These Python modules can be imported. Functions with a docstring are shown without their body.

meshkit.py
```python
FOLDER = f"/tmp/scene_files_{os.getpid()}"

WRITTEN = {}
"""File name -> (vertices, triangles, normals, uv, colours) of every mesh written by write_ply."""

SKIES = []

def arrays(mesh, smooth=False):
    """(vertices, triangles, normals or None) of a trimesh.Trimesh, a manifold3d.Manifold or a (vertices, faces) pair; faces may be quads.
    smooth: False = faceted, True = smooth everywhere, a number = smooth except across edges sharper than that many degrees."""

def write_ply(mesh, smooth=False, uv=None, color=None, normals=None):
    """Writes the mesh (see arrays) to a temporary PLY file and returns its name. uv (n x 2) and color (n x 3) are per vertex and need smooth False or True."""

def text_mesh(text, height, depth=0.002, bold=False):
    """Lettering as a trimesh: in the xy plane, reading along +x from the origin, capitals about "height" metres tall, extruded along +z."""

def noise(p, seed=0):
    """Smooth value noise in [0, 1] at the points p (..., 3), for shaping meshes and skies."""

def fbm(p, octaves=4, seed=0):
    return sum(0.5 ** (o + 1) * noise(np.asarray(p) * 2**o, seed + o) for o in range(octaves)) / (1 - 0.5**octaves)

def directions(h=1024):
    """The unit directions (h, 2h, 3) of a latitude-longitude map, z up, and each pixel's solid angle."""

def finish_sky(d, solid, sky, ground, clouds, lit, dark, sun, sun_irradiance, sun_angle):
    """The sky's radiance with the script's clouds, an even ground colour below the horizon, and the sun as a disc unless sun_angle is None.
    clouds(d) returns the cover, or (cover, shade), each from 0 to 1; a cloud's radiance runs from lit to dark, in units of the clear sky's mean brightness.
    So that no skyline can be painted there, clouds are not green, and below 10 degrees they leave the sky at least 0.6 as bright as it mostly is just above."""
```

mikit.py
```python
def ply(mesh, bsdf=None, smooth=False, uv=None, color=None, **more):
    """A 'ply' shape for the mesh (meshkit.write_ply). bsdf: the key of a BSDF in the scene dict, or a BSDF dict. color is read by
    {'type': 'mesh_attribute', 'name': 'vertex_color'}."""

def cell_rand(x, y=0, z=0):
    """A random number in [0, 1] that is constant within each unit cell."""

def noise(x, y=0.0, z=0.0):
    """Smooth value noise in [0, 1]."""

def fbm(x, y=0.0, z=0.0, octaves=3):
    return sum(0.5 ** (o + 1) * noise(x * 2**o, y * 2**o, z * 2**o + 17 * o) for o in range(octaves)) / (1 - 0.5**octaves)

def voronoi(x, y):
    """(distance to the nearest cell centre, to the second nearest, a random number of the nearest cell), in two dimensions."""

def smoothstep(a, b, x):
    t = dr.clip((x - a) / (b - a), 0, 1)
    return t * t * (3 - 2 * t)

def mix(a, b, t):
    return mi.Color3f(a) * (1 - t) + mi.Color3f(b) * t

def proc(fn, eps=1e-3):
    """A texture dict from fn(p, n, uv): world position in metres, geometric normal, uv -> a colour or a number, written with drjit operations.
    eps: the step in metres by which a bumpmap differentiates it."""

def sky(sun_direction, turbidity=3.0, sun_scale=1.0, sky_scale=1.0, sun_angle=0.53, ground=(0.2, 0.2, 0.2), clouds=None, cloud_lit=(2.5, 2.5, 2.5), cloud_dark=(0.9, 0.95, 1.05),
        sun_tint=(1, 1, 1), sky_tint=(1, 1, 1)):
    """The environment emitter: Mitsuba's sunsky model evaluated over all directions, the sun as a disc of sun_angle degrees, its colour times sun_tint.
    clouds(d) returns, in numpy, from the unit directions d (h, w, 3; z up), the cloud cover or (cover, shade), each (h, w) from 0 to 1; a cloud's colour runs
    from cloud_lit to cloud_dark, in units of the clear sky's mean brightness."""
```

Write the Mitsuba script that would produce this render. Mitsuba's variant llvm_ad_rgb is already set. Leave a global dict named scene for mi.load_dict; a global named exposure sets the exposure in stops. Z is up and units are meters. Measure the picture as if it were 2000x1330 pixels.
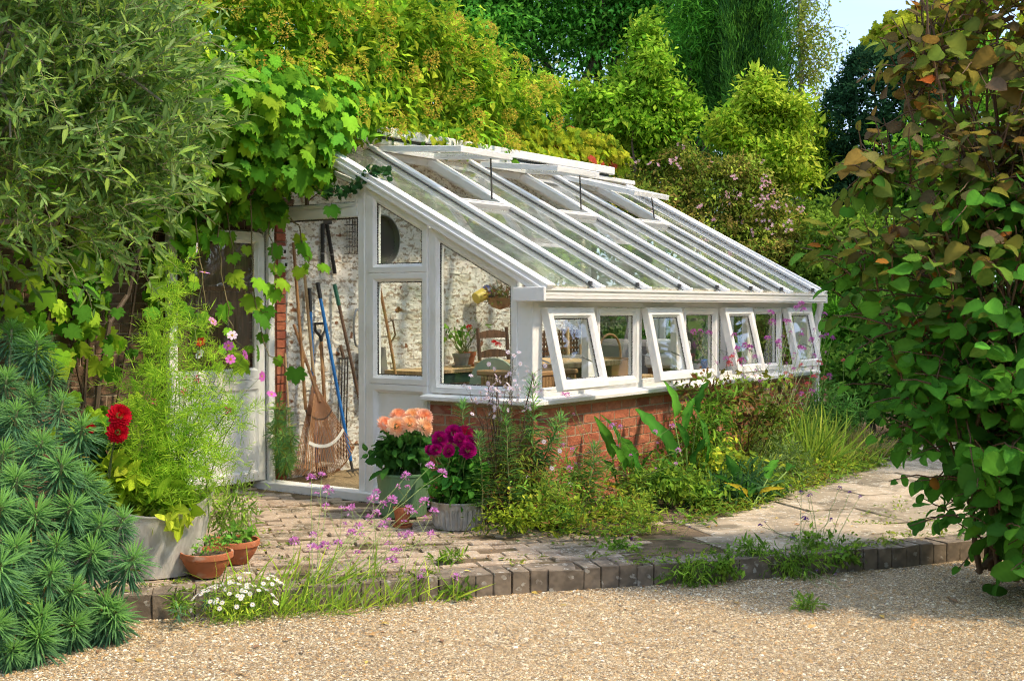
import math
import numpy as np
import trimesh
import drjit as dr
import mitsuba as mi
import mikit
from meshkit import fbm as vfbm
from mikit import noise, fbm, voronoi, smoothstep, mix, proc, cell_rand

T = mi.ScalarTransform4f
scene, labels = {}, {}

# ------------------------------------------------------------------ camera, sky, exposure
PITCH = math.radians(1.52)
scene['camera'] = {'type': 'thinlens', 'fov': 44.66, 'fov_axis': 'x', 'near_clip': 0.1, 'far_clip': 600.0,
                   'aperture_radius': 0.0035, 'focus_distance': 8.6,
                   'to_world': T().look_at(origin=[0, 0, 1.47], target=[0, math.cos(PITCH), 1.47 - math.sin(PITCH)], up=[0, 0, 1])}
SUN_AZ, SUN_EL = math.radians(-22.0), math.radians(54.0)      # azimuth from +x (right of the view) towards +y


def sky_clouds(d):
    c = vfbm(np.stack([d[..., 0] * 2.2, d[..., 1] * 2.2, d[..., 2] * 5 + 3], -1), 4)
    cover = np.clip((c - 0.40) * 3.0, 0, 1) * 0.6 + 0.12
    return cover, np.zeros_like(cover) + 0.25


scene['sky'] = mikit.sky([math.cos(SUN_EL) * math.cos(SUN_AZ), math.cos(SUN_EL) * math.sin(SUN_AZ), math.sin(SUN_EL)],
                         turbidity=3.5, sun_scale=0.78, sky_scale=2.1, sun_angle=5.0, sun_tint=(1.0, 0.965, 0.90), clouds=sky_clouds,
                         cloud_lit=(2.9, 2.95, 3.1), cloud_dark=(1.6, 1.65, 1.8))
exposure = 1.98

# ------------------------------------------------------------------ the greenhouse frame: x along its long wall, y along its gable, origin at the near corner
UD = np.array([math.sin(math.radians(35.33)), math.cos(math.radians(35.33)), 0.0])
VD = np.array([-UD[1], UD[0], 0.0])
GH = np.eye(4)
GH[:3, 0], GH[:3, 1], GH[:3, 3] = UD, VD, (0.145, 8.691, 0.0)


def gw(p):
    p = np.asarray(p, float)
    return p @ GH[:3, :3].T + GH[:3, 3]


# ------------------------------------------------------------------ keys and entries
_count = {}
_used = set()


def key(k):
    if k not in _used:
        _used.add(k)
        return k
    i = _count.get(k, 0) + 1
    while f'{k}_{i:03d}' in _used:
        i += 1
    _count[k] = i
    k = f'{k}_{i:03d}'
    _used.add(k)
    return k


def thing(name, label, cat=None, group=None, kind=None):
    k = key(name)
    labels[k] = {'label': label}
    if cat: labels[k]['category'] = cat
    if group: labels[k]['group'] = group
    if kind: labels[k]['kind'] = kind
    return k


class MB:
    """Collects vertices, triangles and colours of one mesh."""

    def __init__(self):
        self.V, self.F, self.C, self.n = [], [], [], 0

    def add(self, vf, col=None, M=None):
        v, f = np.asarray(vf[0], float), np.asarray(vf[1], int)
        if M is not None:
            v = v @ M[:3, :3].T + M[:3, 3]
        self.V.append(v)
        self.F.append(f + self.n)
        if col is None and len(vf) > 2:
            col = vf[2]
        if col is not None:
            self.C.append(np.broadcast_to(np.asarray(col, float), v.shape))
        self.n += len(v)
        return self

    def out(self):
        V, F = np.vstack(self.V), np.vstack(self.F)
        return V, F, (np.vstack(self.C) if len(self.C) == len(self.V) else None)


def part(parent, name, mb, mat, M=None, smooth=False, label=None, kind=None, cat=None):
    """One entry under its thing (or the thing itself when name is None)."""
    k = parent if name is None else key(parent + '__' + name)
    v, f, c = mb.out() if isinstance(mb, MB) else (mb[0], mb[1], mb[2] if len(mb) > 2 else None)
    if M is not None:
        v = np.asarray(v) @ M[:3, :3].T + M[:3, 3]
    if c is not None and smooth not in (False, True):
        smooth = True
    scene[k] = mikit.ply((v, f), mat, smooth=smooth, color=c)
    if label: labels.setdefault(k, {})['label'] = label
    if kind: labels.setdefault(k, {})['kind'] = kind
    return k


def copy(parent, name, shape, M, mat=None):
    k = key(parent + '__' + name)
    d = {**shape, 'to_world': T(M)}
    if mat: d['bsdf'] = {'type': 'ref', 'id': mat}
    scene[k] = d
    return k


# ------------------------------------------------------------------ shapes
def _cbox_template():
    v = []
    for sx in (-1, 1):
        for sy in (-1, 1):
            for sz in (-1, 1):
                for a in range(3):
                    p = np.array([sx, sy, sz], float) * 5
                    for b in range(3):
                        if b != a: p[b] -= np.sign(p[b])
                    v.append(p)
    v = np.array(v)
    h = trimesh.convex.convex_hull(v)
    idx = np.array([np.argmin(((v - q) ** 2).sum(1)) for q in h.vertices])
    return idx[h.faces]


CB_F = _cbox_template()


def cbox(x0, x1, y0, y1, z0, z1, c=0.003):
    h = np.array([x1 - x0, y1 - y0, z1 - z0]) / 2
    m = np.array([x1 + x0, y1 + y0, z1 + z0]) / 2
    c = min(c, 0.45 * h.min())
    v = []
    for sx in (-1, 1):
        for sy in (-1, 1):
            for sz in (-1, 1):
                s = np.array([sx, sy, sz])
                for a in range(3):
                    p = h - c
                    p[a] = h[a]
                    v.append(m + s * p)
    return np.array(v), CB_F


def frame_of(d, up=(0, 0, 1)):
    d = np.asarray(d, float) / np.linalg.norm(d)
    up = np.asarray(up, float)
    if abs(d @ up) > 0.98 * np.linalg.norm(up): up = np.array([0.0, 1, 0.1])
    y = np.cross(up, d); y /= np.linalg.norm(y)
    return d, y, np.cross(d, y)


def bar(p0, p1, w, h, up=(0, 0, 1), c=0.003):
    """Chamfered bar: w across (perpendicular to up), h along up."""
    p0, p1 = np.asarray(p0, float), np.asarray(p1, float)
    L = np.linalg.norm(p1 - p0)
    v, f = cbox(0, L, -w / 2, w / 2, -h / 2, h / 2, c)
    x, y, z = frame_of(p1 - p0, up)
    return p0 + v[:, :1] * x + v[:, 1:2] * y + v[:, 2:] * z, f


def tube(path, r, n=6, caps=True):
    path = np.asarray(path, float)
    m = len(path)
    r = np.broadcast_to(np.asarray(r, float), (m,))
    t = np.gradient(path, axis=0)
    t /= np.linalg.norm(t, axis=1, keepdims=True) + 1e-12
    a = np.array([0.0, 0, 1]) if abs(t[0, 2]) < 0.9 else np.array([1.0, 0, 0])
    x = np.cross(a, t[0]); x /= np.linalg.norm(x)
    ang = np.arange(n) * 2 * np.pi / n
    V = []
    for i in range(m):
        x = x - (x @ t[i]) * t[i]; x /= np.linalg.norm(x) + 1e-12
        y = np.cross(t[i], x)
        V.append(path[i] + r[i] * (np.cos(ang)[:, None] * x + np.sin(ang)[:, None] * y))
    V = np.vstack(V)
    i = np.arange(n); j = (i + 1) % n
    F = []
    for k in range(m - 1):
        a0, b0 = k * n, (k + 1) * n
        F += [np.stack([a0 + i, a0 + j, b0 + j], 1), np.stack([a0 + i, b0 + j, b0 + i], 1)]
    if caps and n > 2:
        F += [np.stack([np.zeros(n - 2, int), i[2:], i[1:-1]], 1), (m - 1) * n + np.stack([np.zeros(n - 2, int), i[1:-1], i[2:]], 1)]
    return V, np.vstack(F)


def lathe(prof, n=32):
    prof = np.asarray(prof, float)
    a = np.arange(n) * 2 * np.pi / n
    m = len(prof)
    V = np.stack([prof[:, None, 0] * np.cos(a), prof[:, None, 0] * np.sin(a), np.repeat(prof[:, None, 1], n, 1)], -1).reshape(-1, 3)
    i = np.arange(n); j = (i + 1) % n
    F = []
    for k in range(m - 1):
        F += [np.stack([k * n + i, k * n + j, (k + 1) * n + j], 1), np.stack([k * n + i, (k + 1) * n + j, (k + 1) * n + i], 1)]
    return V, np.vstack(F)


def inset(poly, d):
    """Convex counter-clockwise polygon moved inwards by d, same number of corners."""
    P = np.asarray(poly, float)
    n = len(P)
    e = np.roll(P, -1, 0) - P
    e /= np.linalg.norm(e, axis=1, keepdims=True)
    nrm = np.stack([-e[:, 1], e[:, 0]], 1)
    out = []
    for i in range(n):
        a, b = i - 1, i
        A = np.array([nrm[a], nrm[b]])
        out.append(np.linalg.solve(A, [nrm[a] @ P[i] + d, nrm[b] @ P[i] + d]))
    return np.array(out)


def frame_sweep(poly, prof, O, A, B, N):
    """A mitred frame round the polygon (plane coordinates); prof: closed list of (inset, height along N)."""
    O, A, B, N = (np.asarray(x, float) for x in (O, A, B, N))
    n, m = len(poly), len(prof)
    V = []
    for d, h in prof:
        q = inset(poly, d)
        V.append(O + q[:, :1] * A + q[:, 1:] * B + h * N)
    V = np.vstack(V)
    F = []
    for k in range(m):
        k2 = (k + 1) % m
        for i in range(n):
            j = (i + 1) % n
            F += [[k * n + i, k * n + j, k2 * n + j], [k * n + i, k2 * n + j, k2 * n + i]]
    return V, np.array(F)


def flat(poly, O, A, B, N, h=0.0):
    O, A, B, N = (np.asarray(x, float) for x in (O, A, B, N))
    q = np.asarray(poly, float)
    V = O + q[:, :1] * A + q[:, 1:] * B + h * N
    return V, np.array([[0, i, i + 1] for i in range(1, len(q) - 1)])


def prism(poly, z0, z1):
    """Sheet with sides from any simple polygon in x, y."""
    from shapely.geometry import Polygon
    m = trimesh.creation.extrude_polygon(Polygon(poly), z1 - z0, engine='earcut')
    v = np.array(m.vertices); v[:, 2] += z0
    return v, np.array(m.faces)


def norm(a):
    return a / (np.linalg.norm(a, axis=-1, keepdims=True) + 1e-12)


def mat4(p, d=(1, 0, 0), up=(0, 0, 1), s=1.0):
    x, y, z = frame_of(d, up)
    M = np.eye(4)
    M[:3, 0], M[:3, 1], M[:3, 2], M[:3, 3] = x * s, y * s, z * s, p
    return M


def rotz(a, p=(0, 0, 0), s=1.0):
    M = np.eye(4)
    M[:3, :3] = np.array([[math.cos(a), -math.sin(a), 0], [math.sin(a), math.cos(a), 0], [0, 0, 1]]) * s
    M[:3, 3] = p
    return M


# ------------------------------------------------------------------ leaves
def ovate(rows, width, fold=0.25, curl=0.15, wave=0.0, rib=1.25, veined=False):
    """Leaf template along +y, length 1: (vertices, triangles, colour factor). rows: list of (t, half width factor)."""
    v, c = [(0, 0, 0)], [rib]
    for t, w in rows:
        z = -curl * t * t
        s = wave * math.sin(t * 17)
        v += [(-w * width, t, z + fold * w * width + s), (0, t, z), (w * width, t, z + fold * w * width - s)]
        e = 1.0 if not veined or len(c) % 2 else 0.86
        c += [e, rib, e]
    v.append((0, 1.0, -curl)); c.append(1.0)
    f = [(0, 2, 1), (0, 3, 2)]
    for k in range(len(rows) - 1):
        a, b = 1 + 3 * k, 4 + 3 * k
        f += [(a, a + 1, b + 1), (a, b + 1, b), (a + 1, a + 2, b + 2), (a + 1, b + 2, b + 1)]
    a, tip = 1 + 3 * (len(rows) - 1), len(v) - 1
    f += [(a, a + 1, tip), (a + 1, a + 2, tip)]
    return np.array(v, float), np.array(f), np.array(c)


LANCE = ovate([(0.3, 0.85), (0.65, 0.85)], 0.085, 0.5, 0.12)
WILLOW = ovate([(0.25, 0.8), (0.55, 1.0), (0.8, 0.6)], 0.105, 0.3, 0.10, 0.0, 1.3)
NARROW = ovate([(0.4, 1.0), (0.75, 0.8)], 0.042, 0.4, 0.22)
OVAL = ovate([(0.25, 0.8), (0.55, 1.0), (0.8, 0.65)], 0.26, 0.3, 0.15)
OVAL2 = ovate([(0.45, 1.0)], 0.24, 0.3, 0.12)
HEART = ovate([(0.03, 0.62), (0.1, 0.9), (0.18, 0.97), (0.26, 1.06), (0.34, 1.02), (0.44, 1.06), (0.54, 0.97), (0.64, 0.92), (0.74, 0.76), (0.84, 0.55), (0.93, 0.25)], 0.43, 0.28, 0.16, 0.012, 1.2, True)
HEART_ROWS = [(0.03, 0.62), (0.1, 0.9), (0.18, 0.97), (0.26, 1.06), (0.34, 1.02), (0.44, 1.06), (0.54, 0.97), (0.64, 0.92), (0.74, 0.76), (0.84, 0.55), (0.93, 0.25)]
HEARTS = [HEART, ovate(HEART_ROWS, 0.40, 0.45, 0.30, 0.02, 1.25, True), ovate(HEART_ROWS, 0.46, 0.12, 0.05, 0.025, 1.2, True), ovate(HEART_ROWS, 0.36, 0.3, 0.45, 0.015, 1.2, True)]
CRINKLE_ROWS = [(0.08, 0.45), (0.18, 0.8), (0.28, 0.95), (0.38, 1.05), (0.48, 0.98), (0.58, 1.02), (0.68, 0.88), (0.78, 0.72), (0.88, 0.5), (0.95, 0.25)]
CRINKLE = [ovate(CRINKLE_ROWS, w, f_, c_, wv, 1.35, True) for w, f_, c_, wv in ((0.16, 0.5, 0.25, 0.035), (0.14, 0.7, 0.55, 0.03), (0.18, 0.25, 0.40, 0.045), (0.13, 0.9, 0.75, 0.03))]
STRAP = ovate([(0.12, 0.5), (0.3, 0.9), (0.5, 1.0), (0.7, 0.9), (0.87, 0.6)], 0.125, 0.5, 0.30, 0.035, 1.35)
BLADE = ovate([(0.3, 1.0), (0.6, 0.85), (0.85, 0.5)], 0.018, 0.3, 0.35)


def _lobed(cup=0.22, w=1.0):
    pts = [(0.0, 0.05), (0.16, -0.10), (0.34, -0.10), (0.40, 0.0), (0.52, 0.05), (0.44, 0.18), (0.57, 0.27), (0.66, 0.43), (0.46, 0.45), (0.51, 0.60), (0.43, 0.75), (0.25, 0.67), (0.18, 0.84), (0.09, 0.88), (0.0, 1.03)]
    ring = pts + [(-x, y) for x, y in pts[-2:0:-1]]
    v = [(0, 0.3, 0.0)]
    for i, (x, y) in enumerate(ring):
        rr = math.hypot(x, y - 0.3)
        v.append((x * w, y, -cup * rr * rr + (0.05 if i % 2 else -0.03)))
    n = len(ring)
    f = [(0, 1 + i, 1 + (i + 1) % n) for i in range(n)]
    c = [1.18] + [1.0] * n
    return np.array(v, float), np.array(f), np.array(c)


LOBED = _lobed()
LOBEDS = [LOBED, _lobed(0.5, 0.9), _lobed(0.0, 1.08), _lobed(0.8, 0.8)]


def leaves(tpl, P, D, N, S, C):
    """Copies of a leaf template as one mesh: base points P, axes D, face normals N, sizes S, colours C."""
    tv, tf, tc = tpl
    n, k = len(P), len(tv)
    Y = norm(np.asarray(D, float))
    Z = norm(N - (N * Y).sum(1, keepdims=True) * Y)
    X = np.cross(Y, Z)
    S = np.broadcast_to(np.asarray(S, float).reshape(-1, 1) if np.ndim(S) else np.full((n, 1), S), (n, 1))[:, :, None]
    V = P[:, None] + S * (tv[None, :, 0:1] * X[:, None] + tv[None, :, 1:2] * Y[:, None] + tv[None, :, 2:3] * Z[:, None])
    F = (tf[None] + (np.arange(n) * k)[:, None, None]).reshape(-1, 3)
    Cc = np.clip(C[:, None] * tc[None, :, None], 0.004, 0.95)
    return V.reshape(-1, 3), F, Cc.reshape(-1, 3)


def pick(rng, cols, n, jit=0.2):
    """n colours mixed between random pairs of the palette, each a little lighter or darker."""
    cols = np.asarray(cols, float)
    a, b = cols[rng.integers(0, len(cols), n)], cols[rng.integers(0, len(cols), n)]
    t = rng.random((n, 1))
    return (a * t + b * (1 - t)) * np.exp(rng.normal(0, jit, (n, 1)))


def rdir(rng, n):
    return norm(rng.normal(size=(n, 3)))


def blob_points(rng, blobs, n, lo=0.55, power=1.0):
    """Points in the outer part of ellipsoids: (points, outward directions)."""
    B = [(np.asarray(c, float), np.asarray(r, float)) for c, r in blobs]
    w = np.array([np.prod(r) ** (2 / 3) for _, r in B]); w /= w.sum()
    k = rng.choice(len(B), n, p=w)
    d = rdir(rng, n)
    s = lo + (1 - lo) * rng.random((n, 1)) ** power
    c, r = np.array([b[0] for b in B])[k], np.array([b[1] for b in B])[k]
    return c + d * r * s, norm(d / r)


def fracture(rng, blobs, k=7, f=0.46):
    """Each blob as several smaller ones round its skin: an uneven outline with gaps."""
    out = []
    for c, r in blobs:
        c, r = np.asarray(c, float), np.asarray(r, float)
        for d in rdir(rng, k):
            s = f * rng.uniform(0.6, 1.25)
            out.append((c + d * r * rng.uniform(0.45, 0.95), r * s))
        out.append((c, r * 0.55))
    return out


def clump_leaves(rng, blobs, n_clump, per, spread, tpl, size, cols, droop=0.3, up=0.5, lo=0.55, jit=0.2, size_jit=0.25, flat_=0.6, keep=None):
    """Leaves in clumps through the outer part of the blobs."""
    cp, cn = blob_points(rng, blobs, n_clump, lo)
    if keep is not None:
        m = keep(cp); cp, cn = cp[m], cn[m]
    m = len(cp)
    tone = np.exp(rng.normal(0, jit, (m, 1)))
    base = pick(rng, cols, m, 0.08)
    idx = np.repeat(np.arange(m), per)
    n = len(idx)
    off = rng.normal(size=(n, 3)) * spread * np.array([1, 1, flat_])
    P = cp[idx] + off
    D = norm(cn[idx] * 0.8 + rdir(rng, n) * 0.9 + np.array([0, 0, -droop]))
    N = norm(cn[idx] * 0.6 + np.array([0, 0, up]) + rdir(rng, n) * 0.55)
    C = base[idx] * tone[idx] * np.exp(rng.normal(0, 0.16, (n, 1)))
    S = size * np.exp(rng.normal(0, size_jit, n))
    return leaves(tpl, P, D, N, S, C)

# ------------------------------------------------------------------ materials
def rgb(*c):
    return {'type': 'rgb', 'value': list(c)}


def two(b):
    return {'type': 'twosided', 'bsdf': b}


def plain(name, col, rough=0.6, metal=0.0, **kw):
    scene[name] = two({'type': 'principled', 'base_color': rgb(*col) if not isinstance(col, dict) else col, 'roughness': rough, 'metallic': metal, **kw})


def bumped(name, col, height, rough=0.8, eps=0.002, **kw):
    scene[name] = two({'type': 'bumpmap', 'tex': proc(height, eps), 'scale': 1.0,
                       'bsdf': {'type': 'principled', 'base_color': proc(col) if callable(col) else rgb(*col), 'roughness': rough, **kw}})


VC = {'type': 'mesh_attribute', 'name': 'vertex_color'}
scene['leaf'] = {'type': 'principledthin', 'base_color': VC, 'roughness': 0.55, 'diff_trans': 0.85, 'spec_trans': 0.0, 'eta': 1.4}
scene['leaf_gloss'] = {'type': 'principledthin', 'base_color': VC, 'roughness': 0.36, 'diff_trans': 0.95, 'spec_trans': 0.0, 'eta': 1.5}
scene['petal'] = {'type': 'principledthin', 'base_color': VC, 'roughness': 0.6, 'diff_trans': 0.8, 'spec_trans': 0.0, 'eta': 1.35}
scene['stem'] = two({'type': 'principled', 'base_color': VC, 'roughness': 0.7})
scene['stone'] = two({'type': 'principled', 'base_color': VC, 'roughness': 0.75})


def pvc_col(p, n, uv):
    g = fbm(p.x * 9, p.y * 9, p.z * 5, 3)
    s = fbm(p.x * 40, p.y * 40, p.z * 40, 2)
    d = smoothstep(0.5, 0.85, g) * 0.30 + smoothstep(0.6, 0.85, s) * 0.12
    return mix((0.80, 0.80, 0.79), (0.56, 0.53, 0.44), d)


scene['pvc'] = two({'type': 'principled', 'base_color': proc(pvc_col), 'roughness': 0.38, 'specular': 0.5})


def beam_col(p, n, uv):
    return mix((0.62, 0.55, 0.45), (0.34, 0.27, 0.19), smoothstep(0.4, 0.75, fbm(p.x * 30, p.y * 30, p.z * 60, 3)))


scene['stained_white'] = two({'type': 'principled', 'base_color': proc(beam_col), 'roughness': 0.6})
plain('gasket', (0.06, 0.06, 0.06), 0.5)
plain('dark_metal', (0.06, 0.055, 0.05), 0.5)
plain('steel', (0.36, 0.37, 0.38), 0.35, 0.8)
plain('black_plastic', (0.02, 0.02, 0.022), 0.4)
plain('blue_paint', (0.02, 0.16, 0.5), 0.35)
plain('green_plastic', (0.02, 0.12, 0.08), 0.4)
plain('yellow_plastic', (0.62, 0.5, 0.1), 0.4)
plain('navy_plastic', (0.06, 0.07, 0.2), 0.4)
plain('white_plastic', (0.78, 0.78, 0.74), 0.4)
plain('grey_fabric', (0.20, 0.195, 0.19), 0.9)
plain('sage_paint', (0.34, 0.44, 0.33), 0.5)
plain('dark_green_paint', (0.02, 0.06, 0.045), 0.5)

scene['glass'] = {'type': 'thindielectric', 'int_ior': 1.5, 'specular_transmittance': rgb(0.93, 0.96, 0.94)}


def roof_dirt(p, n, uv):
    return 0.05 + 0.10 * smoothstep(0.45, 0.8, fbm(p.x * 4, p.y * 4, p.z * 6, 4)) + 0.05 * smoothstep(0.6, 0.75, fbm(p.x * 45, p.y * 45, p.z * 45, 2))


scene['roof_glass'] = {'type': 'blendbsdf', 'weight': proc(roof_dirt), 'a': {'type': 'thindielectric', 'int_ior': 1.52, 'specular_transmittance': rgb(0.88, 0.94, 0.91)},
                       'b': two({'type': 'diffuse', 'reflectance': rgb(0.72, 0.76, 0.72)})}


def brick_col(a, b):
    def fn(p, n, uv):
        g = fbm(p.x * 22, p.y * 22, p.z * 30, 3)
        s = noise(p.x * 160, p.y * 160, p.z * 160)
        e = smoothstep(0.62, 0.78, fbm(p.x * 10 + 7, p.y * 10, p.z * 10, 3))
        c = mix(a, b, smoothstep(0.3, 0.7, g))
        c = mix(c, (0.09, 0.055, 0.04), 0.45 * smoothstep(0.68, 0.82, s))
        return mix(c, (0.42, 0.30, 0.22), 0.4 * e)
    return fn


def brick_bump(p, n, uv):
    return 0.003 * fbm(p.x * 70, p.y * 70, p.z * 70, 3)


for k, (a, b) in enumerate([((0.46, 0.145, 0.075), (0.38, 0.11, 0.06)), ((0.50, 0.185, 0.10), (0.42, 0.14, 0.08)), ((0.37, 0.10, 0.06), (0.28, 0.08, 0.05))]):
    bumped(f'brick_{"abc"[k]}', brick_col(a, b), brick_bump, 0.85)


bumped('old_brick', brick_col((0.17, 0.10, 0.06), (0.10, 0.065, 0.04)), brick_bump, 0.9)


def mortar_col(p, n, uv):
    return mix((0.46, 0.37, 0.26), (0.34, 0.26, 0.18), fbm(p.x * 40, p.y * 40, p.z * 40, 3))


scene['mortar'] = two({'type': 'diffuse', 'reflectance': proc(mortar_col)})


def paint_col(p, n, uv):
    g = fbm(p.x * 6, p.y * 6, p.z * 8, 4)
    s = fbm(p.x * 26, p.y * 26, p.z * 34, 3)
    c = mix((0.82, 0.82, 0.78), (0.64, 0.62, 0.54), smoothstep(0.45, 0.75, g))
    c = mix(c, (0.30, 0.21, 0.13), smoothstep(0.57, 0.66, s) * 0.8)
    c = mix(c, (0.36, 0.29, 0.19), 0.7 * smoothstep(0.60, 0.70, fbm(p.x * 60, p.y * 60, p.z * 60, 2)))
    return mix(c, (0.26, 0.12, 0.06), smoothstep(0.74, 0.78, fbm(p.x * 9 + 3, p.y * 9, p.z * 9, 3)))


def paint_bump(p, n, uv):
    return 0.022 * fbm(p.x * 14, p.y * 14, p.z * 17, 5)


bumped('painted_wall', paint_col, paint_bump, 0.8)


def kerb_col(p, n, uv):
    g = fbm(p.x * 16, p.y * 16, p.z * 16, 3)
    v = voronoi(p.x * 17 + p.z * 11, p.y * 17 - p.z * 15)
    l = smoothstep(0.30, 0.22, v[0] + 0.25 * (noise(p.x * 90, p.y * 90, p.z * 90) - 0.5)) * smoothstep(0.55, 0.7, v[2])
    c = mix((0.12, 0.098, 0.073), (0.21, 0.17, 0.125), smoothstep(0.3, 0.7, g))
    return mix(c, (0.44, 0.43, 0.38), 0.6 * l * smoothstep(0.35, 0.6, fbm(p.x * 40, p.y * 40, p.z * 40, 2)))


bumped('kerb_brick', kerb_col, lambda p, n, uv: 0.004 * fbm(p.x * 60, p.y * 60, p.z * 60, 3), 0.9)


def paver_col(p, n, uv):
    g = fbm(p.x * 9, p.y * 9, p.z * 9, 3)
    h = cell_rand(p.x * 9, p.y * 13)
    c = mix((0.34, 0.265, 0.19), (0.24, 0.18, 0.13), smoothstep(0.3, 0.7, g))
    c = mix(c, (0.37, 0.30, 0.215), 0.6 * noise(p.x * 4, p.y * 4))
    m = smoothstep(0.54, 0.72, fbm(p.x * 5 + 9, p.y * 5, 0, 4))
    return mix(mix(c, (0.10, 0.085, 0.05), m * 0.7), (0.45, 0.42, 0.36), 0.5 * smoothstep(0.68, 0.8, noise(p.x * 70, p.y * 70)))


bumped('paver', paver_col, lambda p, n, uv: 0.005 * fbm(p.x * 40, p.y * 40, p.z * 40, 4), 0.9)


def slab_col(p, n, uv):
    g = fbm(p.x * 5, p.y * 5, p.z * 5, 4)
    c = mix((0.40, 0.33, 0.235), (0.26, 0.215, 0.15), smoothstep(0.32, 0.7, g))
    c = mix(c, (0.12, 0.10, 0.065), 0.75 * smoothstep(0.56, 0.74, fbm(p.x * 3 + 5, p.y * 3, 0, 4)))
    return mix(c, (0.5, 0.48, 0.40), 0.55 * smoothstep(0.66, 0.78, fbm(p.x * 32, p.y * 32, 0, 2)))


bumped('slab', slab_col, lambda p, n, uv: 0.006 * fbm(p.x * 26, p.y * 26, p.z * 26, 4), 0.9)


def soil_col(p, n, uv):
    g = fbm(p.x * 30, p.y * 30, p.z * 30, 4)
    return mix((0.055, 0.04, 0.026), (0.15, 0.105, 0.065), smoothstep(0.35, 0.75, g))


bumped('soil', soil_col, lambda p, n, uv: 0.012 * fbm(p.x * 50, p.y * 50, p.z * 50, 3), 0.95)


def floor_col(p, n, uv):
    v = voronoi(p.x * 55, p.y * 55)
    return mix((0.30, 0.22, 0.13), (0.48, 0.37, 0.23), v[2]) * (0.6 + 0.4 * smoothstep(0.0, 0.3, v[1] - v[0]))


scene['gritty_floor'] = two({'type': 'diffuse', 'reflectance': proc(floor_col)})


scene['joint_sand'] = two({'type': 'diffuse', 'reflectance': proc(lambda p, n, uv: mix((0.20, 0.15, 0.10), (0.10, 0.085, 0.05), smoothstep(0.4, 0.7, fbm(p.x * 8, p.y * 8, 0, 4))))})


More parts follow.
